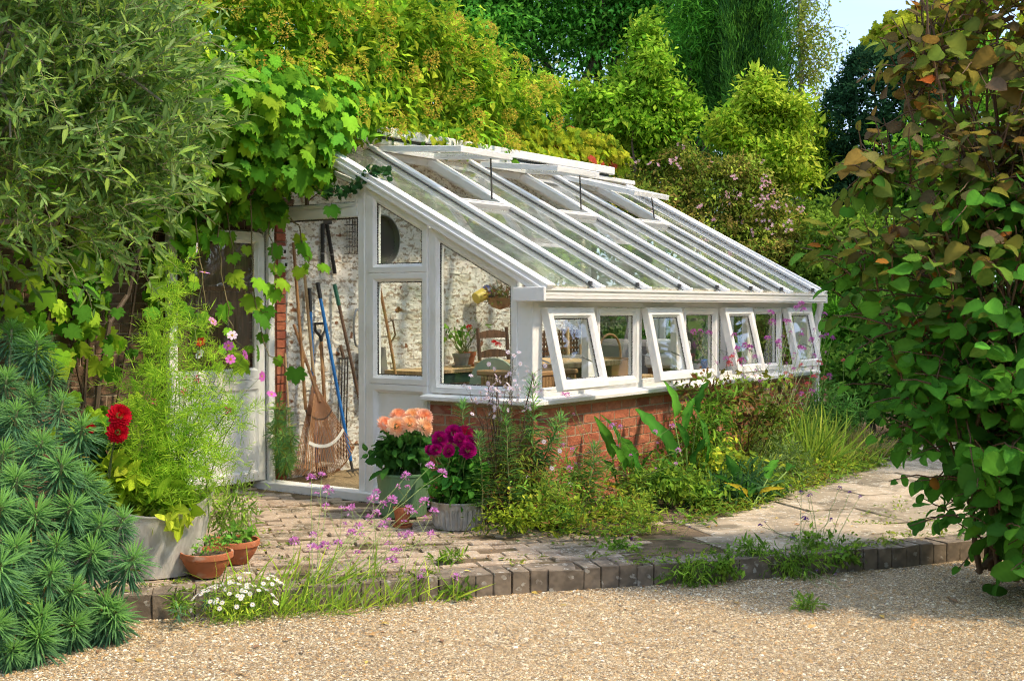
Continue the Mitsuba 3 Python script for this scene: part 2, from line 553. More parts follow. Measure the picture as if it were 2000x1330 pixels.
def gravel_col(p, n, uv):
    v = voronoi(p.x * 105, p.y * 105)
    r = v[2]
    c = mix((0.43, 0.30, 0.165), (0.62, 0.49, 0.32), smoothstep(0.0, 0.5, r))
    c = mix(c, (0.26, 0.20, 0.14), smoothstep(0.62, 0.66, r))
    c = mix(c, (0.78, 0.71, 0.57), smoothstep(0.80, 0.83, r))
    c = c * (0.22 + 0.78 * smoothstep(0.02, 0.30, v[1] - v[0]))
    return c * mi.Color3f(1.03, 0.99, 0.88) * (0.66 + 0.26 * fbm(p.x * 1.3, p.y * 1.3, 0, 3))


def gravel_bump(p, n, uv):
    v = voronoi(p.x * 105, p.y * 105)
    return 0.004 * (1 - v[0])


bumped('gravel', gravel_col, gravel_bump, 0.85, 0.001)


def grass_col(p, n, uv):
    return mix((0.03, 0.055, 0.012), (0.07, 0.10, 0.025), fbm(p.x * 1.5, p.y * 1.5, 0, 4))


scene['lawn'] = two({'type': 'diffuse', 'reflectance': proc(grass_col)})


def terra_col(p, n, uv):
    g = fbm(p.x * 24, p.y * 24, p.z * 30, 3)
    c = mix((0.46, 0.155, 0.06), (0.36, 0.115, 0.05), g)
    return mix(c, (0.55, 0.42, 0.32), 0.55 * smoothstep(0.58, 0.75, fbm(p.x * 13 + 4, p.y * 13, p.z * 16, 3)))


scene['terracotta'] = two({'type': 'principled', 'base_color': proc(terra_col), 'roughness': 0.8})


def galv_col(p, n, uv):
    g = fbm(p.x * 30, p.y * 30, p.z * 18, 3)
    c = mix((0.50, 0.51, 0.50), (0.36, 0.37, 0.38), smoothstep(0.35, 0.65, g))
    return mix(c, (0.26, 0.22, 0.17), 0.6 * smoothstep(0.56, 0.74, fbm(p.x * 9, p.y * 9, p.z * 5, 4)))


scene['galvanised'] = two({'type': 'principled', 'base_color': proc(galv_col), 'roughness': 0.5, 'metallic': 0.45})
scene['galvanised_pale'] = two({'type': 'principled', 'base_color': proc(lambda p, n, uv: mix((0.66, 0.65, 0.60), (0.46, 0.45, 0.41), smoothstep(0.35, 0.7, fbm(p.x * 26, p.y * 26, p.z * 9, 4)))), 'roughness': 0.5, 'metallic': 0.2})
scene['glazed_green'] = two({'type': 'principled', 'base_color': rgb(0.13, 0.25, 0.135), 'roughness': 0.42, 'specular': 0.35})


def wood_col(a, b):
    def fn(p, n, uv):
        g = fbm(p.x * 60, p.y * 60, p.z * 6, 3)
        return mix(a, b, smoothstep(0.3, 0.7, g))
    return fn


scene['wood'] = two({'type': 'principled', 'base_color': proc(wood_col((0.42, 0.23, 0.095), (0.25, 0.12, 0.05))), 'roughness': 0.55})
scene['pale_wood'] = two({'type': 'principled', 'base_color': proc(wood_col((0.58, 0.42, 0.23), (0.42, 0.28, 0.14))), 'roughness': 0.6})
scene['dark_wood'] = two({'type': 'principled', 'base_color': proc(wood_col((0.16, 0.085, 0.045), (0.09, 0.05, 0.028))), 'roughness': 0.5})
scene['bamboo'] = two({'type': 'principled', 'base_color': rgb(0.40, 0.19, 0.085), 'roughness': 0.55})
scene['wicker'] = two({'type': 'principled', 'base_color': rgb(0.34, 0.20, 0.09), 'roughness': 0.7})
scene['bark'] = two({'type': 'diffuse', 'reflectance': proc(lambda p, n, uv: mix((0.10, 0.075, 0.05), (0.22, 0.18, 0.13), fbm(p.x * 20, p.y * 20, p.z * 5, 3)))})

# ------------------------------------------------------------------ ground, drive, kerb, paving
rng = np.random.default_rng(11)
KERB = np.array([(-14, 5.0), (-6.0, 5.55), (-3.2, 5.98), (-1.92, 6.33), (-1.07, 6.49), (-0.23, 6.84), (0.29, 6.99), (0.89, 7.15), (1.50, 7.31), (2.40, 7.62), (3.4, 8.1), (6, 9.6), (14, 15)])


def kerb_y(x):
    return np.interp(x, KERB[:, 0], KERB[:, 1])


def sheet(pts, z):
    from shapely.geometry import Polygon
    v, f = trimesh.creation.triangulate_polygon(Polygon(pts), engine='earcut')
    return np.column_stack([v, np.full(len(v), z)]), np.asarray(f)


k = thing('ground', 'dark grassy ground reaching to the trees', kind='structure')
a = np.arange(48) * 2 * np.pi / 48
part(k, None, sheet(np.stack([300 * np.cos(a), 300 * np.sin(a)], 1), -0.17), 'lawn')
k = thing('gravel_drive', 'drive of small tan and white gravel in the foreground', kind='structure')
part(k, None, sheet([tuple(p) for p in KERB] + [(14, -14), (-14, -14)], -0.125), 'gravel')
k = thing('garden_soil', 'dark soil under the paving and beds', kind='structure')
part(k, None, sheet([(p[0], p[1] + 0.08) for p in KERB] + [(14, 40), (-14, 40)], -0.03), 'soil')

# gravel stones
n = 62000
x = rng.uniform(-3.2, 3.6, n); y = 4.6 + (kerb_y(x) - 4.6) * rng.random(n) ** 0.9
m = (np.abs(x) < 0.47 * y) & (y > 5.0); x, y = x[m], y[m]; n = len(x)
OCT = np.array([(1, 0, 0), (0, 1, 0), (-1, 0, 0), (0, -1, 0), (0, 0, 0.8), (0, 0, -0.6)], float)
OF = np.array([(0, 1, 4), (1, 2, 4), (2, 3, 4), (3, 0, 4)])
s = 0.0050 * np.exp(rng.normal(0, 0.32, n))
th = rng.uniform(0, 6.28, n)
sc = np.stack([s * rng.uniform(0.8, 1.5, n), s * rng.uniform(0.7, 1.1, n), s * rng.uniform(0.5, 1.0, n)], 1)
V = (OCT + rng.normal(0, 0.18, (n, 6, 3))) * sc[:, None]
c, si = np.cos(th)[:, None], np.sin(th)[:, None]
V = np.stack([V[..., 0] * c - V[..., 1] * si + x[:, None], V[..., 0] * si + V[..., 1] * c + y[:, None], V[..., 2] - 0.124], -1)
pal = np.array([(0.45, 0.31, 0.17), (0.58, 0.46, 0.30), (0.68, 0.60, 0.47), (0.22, 0.18, 0.14), (0.82, 0.78, 0.69), (0.52, 0.34, 0.16), (0.38, 0.32, 0.23)])
col = pal[rng.integers(0, 7, n)] * np.exp(rng.normal(0, 0.16, (n, 1)))
k = thing('gravel_stones', 'loose tan, white and brown stones lying on the drive', 'gravel', kind='stuff')
part(k, None, (V.reshape(-1, 3), (OF[None] + (np.arange(n) * 6)[:, None, None]).reshape(-1, 3), np.repeat(np.clip(col * np.array([0.92, 0.88, 0.78]), 0, 0.8), 6, 0)), 'stone')

# kerb of bricks on end
k = thing('kerb', 'low kerb of dark lichen spotted bricks on end beside the gravel', kind='structure')
xs = np.linspace(-3.4, 4.2, 400)
cur = np.stack([xs, kerb_y(xs)], 1)
cur[:, 1] = np.convolve(np.pad(cur[:, 1], 20, 'edge'), np.ones(41) / 41, 'valid')
seg = np.r_[0, np.cumsum(np.linalg.norm(np.diff(cur, axis=0), axis=1))]
core = [tuple(p) for p in cur + [0, 0.012]] + [tuple(p) for p in cur[::-1] + [0, 0.19]]
part(k, None, prism(core, -0.20, -0.012), 'soil')
d = 0.02
while d < seg[-1] - 0.3:
    w = 0.205 if rng.random() < 0.16 else rng.uniform(0.094, 0.108)
    p = np.array([np.interp(d + w / 2, seg, cur[:, 0]), np.interp(d + w / 2, seg, cur[:, 1])])
    q = np.array([np.interp(d + w, seg, cur[:, 0]), np.interp(d + w, seg, cur[:, 1])])
    r0 = np.array([np.interp(d, seg, cur[:, 0]), np.interp(d, seg, cur[:, 1])])
    ang = math.atan2(*(q - r0)[::-1]) + rng.normal(0, 0.012)
    v, f = cbox(-w / 2, w / 2, -0.004, 0.20, -0.2, 0, 0.0035)
    v = v + rng.normal(0, 0.0022, v.shape)
    part(k, 'brick', (v, f), 'kerb_brick', M=rotz(ang, (p[0], p[1] + rng.normal(0, 0.004), rng.normal(0.0, 0.004))))
    d += w + rng.uniform(0.003, 0.008)

# brick pavers
k = thing('brick_paving', 'worn mossy brick paving in front of the greenhouse door', kind='structure')
e = np.array([math.cos(0.30), math.sin(0.30)]); fv = np.array([-e[1], e[0]])
base_pts = []
paver = []
for i in range(-30, 60):
    for j in range(-24, 24):
        c0 = np.array([-0.6, 6.9]) + e * ((j + 0.5 * (i % 2)) * 0.226) + fv * (i * 0.115)
        xx, yy = c0
        if yy < np.interp(xx, cur[:, 0], cur[:, 1]) + 0.25 or xx < -2.9: continue
        if xx > 0.78 + 0.13 * (yy - 7.3) + 0.1 * math.sin(i * 2.1): continue
        u, v = (c0 - GH[:2, 3]) @ UD[:2], (c0 - GH[:2, 3]) @ VD[:2]
        if (u > -0.17 and v > -0.72) or v > 2.9: continue
        paver.append(c0)
paver.sort(key=lambda c: c @ c)
rest = MB()
for i, c0 in enumerate(paver):
    v, f = cbox(-0.108, 0.108, -0.0525, 0.0525, -0.05, 0, 0.006)
    v = v + rng.normal(0, 0.002, v.shape)
    M = rotz(0.30 + rng.normal(0, 0.02), (c0[0], c0[1], rng.normal(-0.004, 0.005)))
    M[2, 0], M[2, 1] = rng.normal(0, 0.012, 2)
    if i < 300:
        part(k, 'paver', (v, f), 'paver', M=M)
    else:
        rest.add((v, f), M=M)
if rest.n: part(k, 'pavers_beyond', rest, 'paver', kind='stuff')
labels[k]['label'] = 'worn mossy brick paving in front of the greenhouse door'

# sandy bed between the pavers and slabs
k2 = thing('paving_bed', 'sandy earth in the joints of the paving', kind='structure')
part(k2, None, sheet([tuple(p) for p in cur[::8] + [0, 0.20]] + [tuple(gw((6.5, -2.2, 0))[:2]), tuple(gw((6.5, -0.8, 0))[:2]), tuple(gw((-0.2, -0.7, 0))[:2]), tuple(gw((-0.08, 2.78, 0))[:2]), (-4.4, 8.6)], -0.011), 'joint_sand')

# stone slabs of the path
k = thing('stone_path', 'path of weathered sandstone slabs passing the flower bed', kind='structure')
e = np.array([math.cos(0.36), math.sin(0.36)]); fv = np.array([-e[1], e[0]])
row = -0.1
while row < 6.5:
    h = rng.uniform(0.42, 0.62)
    t = -1.2 + rng.uniform(-0.3, 0)
    while t < 5.5:
        w = rng.uniform(0.55, 0.95)
        c0 = np.array([1.05, 7.45]) + e * (t + w / 2) + fv * (row + h / 2)
        u, v = (c0 - GH[:2, 3]) @ UD[:2], (c0 - GH[:2, 3]) @ VD[:2]
        if c0[0] - 0.4 * w > 0.62 + 0.13 * (c0[1] - 7.3) and c0[1] - h / 2 > np.interp(c0[0], cur[:, 0], cur[:, 1]) + 0.0 and v < -0.62 and v > -3.2 and u < 7:
            vv, f = cbox(-w / 2 + 0.006, w / 2 - 0.006, -h / 2 + 0.006, h / 2 - 0.006, -0.05, 0, 0.006)
            vv = vv + rng.normal(0, 0.004, vv.shape) * [1, 1, 0.4]
            part(k, 'slab', (vv, f), 'slab', M=rotz(0.36 + rng.normal(0, 0.012), (c0[0], c0[1], rng.normal(-0.002, 0.004))))
        t += w
    row += h

# flower bed soil and the greenhouse floor
k = thing('flower_bed', 'narrow bed of soil along the brick base of the greenhouse', kind='structure')
gu, gv = np.meshgrid(np.linspace(-0.35, 6.3, 90), np.linspace(-0.86, -0.002, 16), indexing='ij')
P = np.stack([gu, gv, 0.05 * np.sin(np.clip((gv + 0.86) / 0.86, 0, 1) * math.pi * 0.6) - 0.012 + 0.03 * (vfbm(np.stack([gu * 5, gv * 5, gu * 0], -1), 3) - 0.5)], -1).reshape(-1, 3)
i = (np.arange(89)[:, None] * 16 + np.arange(15)).ravel()
part(k, None, (gw(P), np.vstack([np.stack([i, i + 16, i + 17], 1), np.stack([i, i + 17, i + 1], 1)])), 'soil', smooth=True)
k = thing('greenhouse_floor', 'gritty sandy floor inside the greenhouse', kind='structure')
part(k, None, (gw(np.array([(0.02, 0.03, 0.008), (5.1, 0.03, 0.008), (5.1, 2.82, 0.008), (0.02, 2.82, 0.008)])), np.array([(0, 1, 2), (0, 2, 3)])), 'gritty_floor')

# ------------------------------------------------------------------ garden wall behind the greenhouse
rng = np.random.default_rng(5)
WY = 2.80
wall = thing('garden_wall', 'tall old brick wall, painted white inside the greenhouse', 'wall')
part(wall, 'core', MB().add(cbox(-5.5, 5.30, WY + 0.007, WY + 0.3, -0.1, 3.32)), 'mortar', M=GH)
part(wall, 'painted_render', MB().add(cbox(0.366, 5.2, WY + 0.001, WY + 0.012, -0.05, 3.1)), 'painted_wall', M=GH)


def lumpy_brick(r, amp=0.004):
    b = trimesh.creation.box((0.216, 0.05, 0.066))
    b = b.subdivide()
    v = np.array(b.vertices)
    v[:, [0, 2]] *= np.where(v[:, 1:2] < 0, 0.97, 1)
    v += r.normal(0, amp, v.shape) * [0.6, 1, 0.6]
    return v, np.array(b.faces)


BR = [lumpy_brick(rng, 0.0012) for _ in range(6)]
PB = [lumpy_brick(rng, 0.0035) for _ in range(8)]
red_shapes = [[mikit.ply(gwm, f'brick_{c}') for gwm in BR] for c in 'abc']
paint_shapes = [mikit.ply(b, 'painted_wall') for b in PB]
cells = []
for r in range(0, 44):
    z = 0.0 + 0.075 * r + 0.037
    for c in range(-13, 22):
        u = 0.364 + (c + 0.5 * (r % 2)) * 0.225 + 0.1125
        cells.append((u, z, r))
pb, restp, restr = [], MB(), MB()
for u, z, r in cells:
    M = np.eye(4); M[:3, 3] = (u + rng.normal(0, 0.003), WY + 0.0255 - abs(rng.normal(0, 0.004)), z + rng.normal(0, 0.003))
    if u - 0.10 > 0.364 and u < 5.05 and z < 3.05:
        vis = 0.3 < z < 2.45 and u < 3.9
        pb.append((not vis, (u - 0.9) ** 2 + (z - 1.4) ** 2, M))
    elif u + 0.10 < 0.364 - 0.11 or z > 2.3:
        restr.add(BR[rng.integers(6)], M=M)
pb.sort(key=lambda t: (t[0], t[1]))
for i, (_, _, M) in enumerate(pb):
    if i < 270:
        copy(wall, 'brick', paint_shapes[rng.integers(8)], GH @ M)
    else:
        restp.add(PB[rng.integers(8)], M=M)
part(wall, 'painted_brickwork', restp, 'painted_wall', M=GH, kind='stuff')
part(wall, 'brickwork', restr, 'old_brick', M=GH, kind='stuff')
for r in range(0, 31):                                        # the bare quoin beside the door
    z = 0.037 + 0.075 * r
    half = r % 2 == 0
    M = np.diag([0.5, 1, 1, 1.0]); M[:3, 3] = (0.308, WY + 0.012, z)
    q = copy(wall, 'brick', red_shapes[rng.integers(3)][rng.integers(6)], GH @ M)
    labels[q] = {'label': 'bare red quoin brick'}
M = MB().add(cbox(-5.55, 5.33, WY - 0.04, WY + 0.34, 3.32, 3.38, 0.01))
part(wall, 'coping', M, 'slab', M=GH)
for (u, z) in ((0.30, 1.94), (0.315, 1.83)):
    t = thing('junction_box', 'upper white electrical box on the wall beside the door' if z > 1.9 else 'lower white electrical box with a dark switch on the wall', 'electrical box')
    part(t, 'case', MB().add(cbox(u - 0.05, u + 0.05, WY - 0.06, WY - 0.012, z - 0.045, z + 0.045, 0.006)), 'white_plastic', M=GH)
    part(t, 'switch', MB().add(cbox(u - 0.012, u + 0.012, WY - 0.068, WY - 0.061, z - 0.015, z + 0.015, 0.002)), 'black_plastic', M=GH)

# ------------------------------------------------------------------ the lean-to greenhouse
gh = thing('greenhouse', 'white lean-to greenhouse with glass roof on a low red brick base', 'greenhouse')
SL = 0.533
cosr = 1 / math.hypot(1, SL)
RY = np.array([0, cosr, SL * cosr]); RN = np.array([0, -SL * cosr, cosr])       # up the roof, out of the roof
SP, NB, LEN = 0.701, 7, 5.10


def roofp(u, v, h=0.0):
    """A point on the glass plane, h out of it."""
    return np.array([u, v, 1.655 + SL * v]) + h * RN


# brick base
plinth = part(gh, 'brick_base', MB().add(cbox(0.004, LEN - 0.007, 0.004, 0.1, -0.1, 0.775, 0.001)).add(cbox(0.004, 0.1, 0.1, 0.925, -0.1, 0.775, 0.001)).add(cbox(LEN - 0.1, LEN - 0.007, 0.1, WY, -0.1, 0.775, 0.001)), 'mortar', M=GH)
for r in range(10):
    z = 0.011 + 0.075 * r + 0.0325
    off = 0.1125 * (r % 2)
    u = -off
    while u < LEN - 0.02:
        a, b = max(u, 0.0), min(u + 0.215, LEN)
        if b - a > 0.03:
            M = np.diag([(b - a) / 0.216, 1, 1, 1.0]); M[:3, 3] = ((a + b) / 2, 0.025 + rng.normal(0, 0.0015), z)
            copy(plinth, 'brick', red_shapes[rng.choice(3, p=[0.5, 0.3, 0.2])][rng.integers(6)], GH @ M)
        u += 0.225
    v = 0.053
    while v < 0.92:
        b = min(v + 0.215 if v > 0.1 or r % 2 else v + 0.05, 0.925)
        if b - v > 0.03:
            M = np.eye(4); M[:3, 0] = (0, -1 * (b - v) / 0.216, 0); M[:3, 1] = (1, 0, 0); M[:3, 3] = (0.025, (v + b) / 2, z)
            copy(plinth, 'brick', red_shapes[rng.integers(3)][rng.integers(6)], GH @ M)
        v = b + 0.01

# sills
m = MB()
for u0, u1 in ((-0.09, 1.75), (1.752, 3.45), (3.452, 5.13)):
    v, f = cbox(u0, u1, -0.085, 0.02, 0.787, 0.835, 0.005)
    v[(v[:, 1] < -0.05) & (v[:, 2] > 0.81), 2] -= 0.016
    m.add((v, f))
part(gh, 'long_sill', m, 'pvc', M=GH)
v, f = cbox(-0.088, 0.02, 0.021, 0.955, 0.787, 0.835, 0.005)
v[(v[:, 0] < -0.05) & (v[:, 2] > 0.81), 2] -= 0.016
part(gh, 'gable_sill', MB().add((v, f)), 'pvc', M=GH)

# long wall frame
AX = dict(O=(0, 0, 0), A=(1, 0, 0), B=(0, 0, 1), N=(0, -1, 0))
part(gh, 'bottom_rail', MB().add(cbox(0.10, 4.99, 0.004, 0.075, 0.834, 0.872)), 'pvc', M=GH)
part(gh, 'head_rail', MB().add(cbox(0.10, 4.99, 0.004, 0.075, 1.468, 1.535)), 'pvc', M=GH)
part(gh, 'corner_post', MB().add(cbox(0.0, 0.10, 0.0, 0.115, 0.834, 1.60)), 'pvc', M=GH)
part(gh, 'corner_post', MB().add(cbox(4.992, LEN, 0.0, 0.115, 0.834, 1.60)), 'pvc', M=GH)
BK = [0.10 + 0.6986 * k for k in range(8)]
for k in range(1, 7):
    part(gh, 'post', MB().add(cbox(BK[k] - 0.032, BK[k] + 0.032, 0.002, 0.074, 0.872, 1.468)), 'pvc', M=GH)
FPROF = [(0, 0.0), (0, 0.017), (0.003, 0.02), (0.036, 0.02), (0.042, 0.012), (0.060, -0.004), (0.060, -0.045), (0, -0.045)]
GPROF = [(0.0595, -0.006), (0.0655, -0.008), (0.0655, -0.012), (0.0595, -0.012)]


def rect(u0, u1, z0, z1):
    return [(u0, z0), (u1, z0), (u1, z1), (u0, z1)]


def window(parent, name, poly, ax, glass='glass', prof=FPROF, gprof=GPROF, gi=0.058, gh_=-0.014, M=GH):
    w = part(parent, name, MB().add(frame_sweep(poly, prof, **ax)), 'pvc', M=M)
    part(w, 'gasket', MB().add(frame_sweep(poly, gprof, **ax)), 'gasket', M=M)
    part(w, 'pane', MB().add(flat(inset(poly, gi), **ax, h=gh_)), glass, M=M)
    return w


for k in range(7):
    u0, u1 = BK[k] + (0.034 if k else 0.004), BK[k + 1] - (0.034 if k < 6 else 0.004)
    if k % 2:
        window(gh, 'fixed_window', rect(u0, u1, 0.874, 1.466), AX)
    else:
        tilt = math.radians((13.5, 12.5, 13.5, 12)[k // 2])
        O = np.array([0, -0.03, 1.463]); B = np.array([0, -math.sin(tilt), math.cos(tilt)])
        B = np.array([0, math.sin(tilt), math.cos(tilt)]); N = np.array([0, -math.cos(tilt), math.sin(tilt)])
        ax = dict(O=O, A=(1, 0, 0), B=B, N=N)
        lp = [(0, 0.0), (0, 0.028), (0.004, 0.032), (0.058, 0.032), (0.064, 0.026), (0.076, 0.010), (0.076, -0.028), (0, -0.028)]
        lg = [(0.0755, 0.006), (0.082, 0.004), (0.082, 0.0), (0.0755, 0.0)]
        w = window(gh, 'awning_window', rect(u0 - 0.012, u1 - 0.055, -0.595, 0.0), ax, prof=lp, gprof=lg, gi=0.074, gh_=-0.002)
        part(w, 'reveal', MB().add(frame_sweep(rect(u0, u1, 0.874, 1.466), [(0, 0), (0.022, 0), (0.022, -0.05), (0, -0.05)], O=(0, 0.006, 0), A=(1, 0, 0), B=(0, 0, 1), N=(0, -1, 0))), 'pvc', M=GH)
        part(w, 'side_filler', MB().add(cbox(u1 - 0.05, u1 - 0.001, -0.012, 0.05, 0.875, 1.465)), 'pvc', M=GH)
        u1 = u1 - 0.06
        z = 1.463 - 0.42 * math.cos(tilt)
        for us in (u0 + 0.03, u1 - 0.03):
            part(w, 'stay', MB().add(tube([(us, 0.02, 1.10), (us, -0.02 - 0.40 * math.sin(tilt), z)], 0.005, 5)), 'steel', M=GH)
        um = (u0 + u1) / 2
        q = O - 0.565 * B - 0.035 * N
        part(w, 'handle', MB().add(bar(q + [-0.06, 0, 0], q + [0.05, 0, 0], 0.016, 0.014, up=N)), 'pvc', M=GH)

# gutter, eaves beam, downpipe
gp = [(-0.045, 1.515), (-0.135, 1.515), (-0.135, 1.545), (-0.148, 1.556), (-0.148, 1.574), (-0.158, 1.588), (-0.158, 1.606), (-0.146, 1.606), (-0.144, 1.53), (-0.055, 1.53), (-0.053, 1.606), (-0.045, 1.606)]
ua, ub = -0.075, 5.10
n = len(gp)
V = np.array([(u, y, z) for u in (ua, ub) for y, z in gp])
F = [[i, (i + 1) % n, n + (i + 1) % n] for i in range(n)] + [[i, n + (i + 1) % n, n + i] for i in range(n)]
g = part(gh, 'gutter', MB().add((V, np.array(F))).add(cbox(ub, ub + 0.006, -0.16, -0.04, 1.513, 1.608, 0.002)), 'pvc', M=GH)
part(g, 'end_box', MB().add(cbox(-0.10, -0.074, -0.162, 0.10, 1.512, 1.61, 0.004)), 'pvc', M=GH)
part(gh, 'eaves_beam', MB().add(cbox(-0.05, 5.08, -0.043, 0.05, 1.536, 1.632)), 'stained_white', M=GH)
part(gh, 'downpipe', MB().add(tube([(5.06, -0.10, 1.52), (5.06, -0.10, 1.46), (5.13, -0.05, 1.38), (5.14, -0.03, 0.8), (5.14, -0.03, 0.05)], 0.034, 10)), 'pvc', M=GH, smooth=40)

# rafters with glazing caps
for k in range(NB + 1):
    u = k * SP if k else 0.0
    if k == NB: u = 5.0
    m = MB()
    if k:
        m.add(bar(roofp(u, -0.07, -0.03), roofp(u, 2.14, -0.03), 0.05, 0.055, up=RN))
        m.add(bar(roofp(u, -0.11, 0.026), roofp(u, 2.16, 0.026), 0.066, 0.036, up=RN, c=0.012))
        r = part(gh, 'rafter', m, 'pvc', M=GH)
        g2 = MB()
        for s in (-1,):
            g2.add(bar(roofp(u + s * 0.036, -0.09, 0.005), roofp(u + s * 0.036, 2.14, 0.005), 0.006, 0.006, up=RN, c=0.001))
        part(r, 'gasket', g2, 'gasket', M=GH)
        part(r, 'end_cap', MB().add(bar(roofp(u, -0.135, 0.022), roofp(u, -0.111, 0.022), 0.07, 0.05, up=RN, c=0.008)), 'pvc', M=GH)
        part(r, 'foot', MB().add(cbox(u - 0.05, u - 0.026, -0.075, -0.046, 1.634, 1.664)), 'gasket', M=GH)

# barge board on the gable
m = MB()
p0, p1 = np.array([-0.035, -0.13, 1.607 - 0.0676]), np.array([-0.035, 2.42, 1.607 + 0.52 * 2.42])
upn = np.array([0, -0.4613, 0.8872])
m.add(bar(p0 + upn * 0.045, p1 + upn * 0.045, 0.07, 0.088, up=upn, c=0.004))
m.add(bar(p0 + upn * 0.092 + [0.012, 0, 0], p1 + upn * 0.092 + [0.012, 0, 0], 0.105, 0.012, up=upn, c=0.004))
m.add(bar(p0 + upn * 0.052 + [-0.041, 0, 0], p1 + upn * 0.052 + [-0.041, 0, 0], 0.014, 0.02, up=upn, c=0.005))
part(gh, 'barge_board', m, 'pvc', M=GH)

# roof panes and vents
OV = {1: 0.372, 3: 0.345, 5: 0.235}
RAX = dict(O=roofp(0, 0), A=(1, 0, 0), B=RY, N=RN)
L2 = lambda v: v / cosr
for k in range(NB):
    u0, u1 = (k * SP + 0.03, min((k + 1) * SP, 5.0 if k == 6 else 9) - 0.03)
    if k == 0: u0 = 0.01
    top = 1.16 if k in OV else 2.14
    part(gh, 'roof_pane', MB().add(flat(rect(u0, u1, L2(-0.07), L2(top)), **RAX, h=0.0)), 'roof_glass', M=GH)
    if k not in OV: continue
    hv, sv = 2.05, 1.24
    # the opening's frame
    cur_ = MB().add(frame_sweep(rect(u0 + 0.006, u1 - 0.006, L2(1.175), L2(hv)), [(0, -0.03), (0, 0.034), (0.034, 0.034), (0.034, -0.03)], **RAX))
    for q in range(2):
        cur_.add(bar(roofp(u0 + 0.012, 1.185 + q * 0.034, 0.036), roofp(u1 - 0.012, 1.185 + q * 0.034, 0.036), 0.012, 0.012, up=RN))
    vent = part(gh, 'roof_vent', cur_, 'stained_white' if False else 'pvc', M=GH)
    lift = OV[k]
    Ln = 0.86
    hp = roofp(0, hv, 0.05)
    tip = roofp(0, sv, 0.05) + [0, 0, lift]
    B = norm(tip - hp); N = np.cross(np.array([1.0, 0, 0]), -B)
    ax = dict(O=hp, A=(1, 0, 0), B=-B, N=N)
    poly = rect(u0 - 0.035, u1 + 0.035, -Ln, 0.0)
    lf = part(vent, 'leaf_frame', MB().add(frame_sweep(poly, [(0, -0.022), (0, 0.022), (0.004, 0.026), (0.055, 0.026), (0.062, 0.010), (0.062, -0.022)], **ax)), 'pvc', M=GH)
    part(vent, 'leaf_pane', MB().add(flat(inset(poly, 0.06), **ax, h=0.004)), 'roof_glass', M=GH)
    um = u1 - 0.10
    part(vent, 'stay', MB().add(bar(roofp(um, 1.30, 0.03), hp + B * (Ln - 0.13) + [um, 0, 0] - np.array([0, 0, 0.02]), 0.010, 0.016, up=(1, 0, 0))), 'dark_metal', M=GH)

# ridge cap
m = MB().add(cbox(-0.06, 4.70, 2.12, 2.31, 2.925, 3.005, 0.006)).add(cbox(-0.06, 5.2, 2.15, WY - 0.003, 2.855, 2.90, 0.004))
rc = part(gh, 'ridge_cap', m, 'pvc', M=GH)
part(rc, 'end_gap', MB().add(cbox(-0.04, 4.62, 2.15, 2.29, 2.901, 2.924, 0.002)), 'gasket', M=GH)

# gable end
GAX = dict(O=(0, 0, 0), A=(0, -1, 0), B=(0, 0, 1), N=(-1, 0, 0))
gt = lambda v: min(1.590 + 0.52 * v, 2.84)


def gpoly(v0, v1, z0, z1=None):
    return [(-v1, z0), (-v0, z0), (-v0, gt(v0) if z1 is None else z1), (-v1, gt(v1) if z1 is None else z1)]


P2 = [(0, 0.0), (0, 0.012), (0.003, 0.015), (0.042, 0.015), (0.048, 0.008), (0.066, -0.008), (0.066, -0.05), (0, -0.05)]
G2 = [(0.0655, -0.009), (0.0735, -0.011), (0.0735, -0.017), (0.0655, -0.017)]
window(gh, 'gable_window', gpoly(0.128, 0.898, 0.84), GAX, prof=P2, gprof=G2, gi=0.064, gh_=-0.018)
window(gh, 'gable_window', gpoly(0.938, 1.512, 1.732), GAX, prof=P2, gprof=G2, gi=0.064, gh_=-0.018)
window(gh, 'gable_window', gpoly(0.938, 1.512, 0.89, 1.729), GAX, prof=P2, gprof=G2, gi=0.064, gh_=-0.018)
w = part(gh, 'lower_panel', MB().add(frame_sweep(gpoly(0.938, 1.512, 0.05, 0.887), P2, **GAX)), 'pvc', M=GH)
part(w, 'board', MB().add(cbox(0.022, 0.034, 0.99, 1.46, 0.10, 0.84)), 'pvc', M=GH)
part(gh, 'gable_mullion', MB().add(cbox(0.002, 0.06, 0.9, 0.936, 0.836, gt(0.9) + 0.0)).add(cbox(0.003, 0.06, 0.926, 0.937, 0.05, 0.786)), 'pvc', M=GH)
part(gh, 'gable_post', MB().add(cbox(-0.002, 0.06, 0.0, 0.126, 0.836, gt(0.0) + 0.002)), 'pvc', M=GH)
m = MB()
for v0, v1, d in ((1.514, 1.557, -0.004), (1.559, 1.577, -0.012), (1.579, 1.632, -0.004)):
    v, f = cbox(d, 0.06, v0, v1, 0.05, gt(v0), 0.003)
    v[v[:, 2] > 1.5, 2] += 0.52 * (v[v[:, 2] > 1.5, 1] - v0)
    m.add((v, f))
part(gh, 'door_post', m, 'pvc', M=GH)
part(gh, 'door_head', MB().add(cbox(-0.004, 0.06, 1.634, 2.70, 2.168, 2.245)), 'pvc', M=GH)
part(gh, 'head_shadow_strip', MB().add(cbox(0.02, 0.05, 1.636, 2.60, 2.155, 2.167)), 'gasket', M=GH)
window(gh, 'gable_window', gpoly(1.634, 2.70, 2.247), GAX, prof=[(0, 0), (0, 0.006), (0.028, 0.006), (0.036, -0.006), (0.036, -0.04), (0, -0.04)], gprof=[(0.0355, -0.01), (0.04, -0.011), (0.04, -0.014), (0.0355, -0.014)], gi=0.034, gh_=-0.016)
m = MB().add(cbox(-0.004, 0.06, 2.612, 2.652, 0.05, 2.167)).add(cbox(-0.012, 0.06, 2.664, 2.72, 0.05, 2.167))
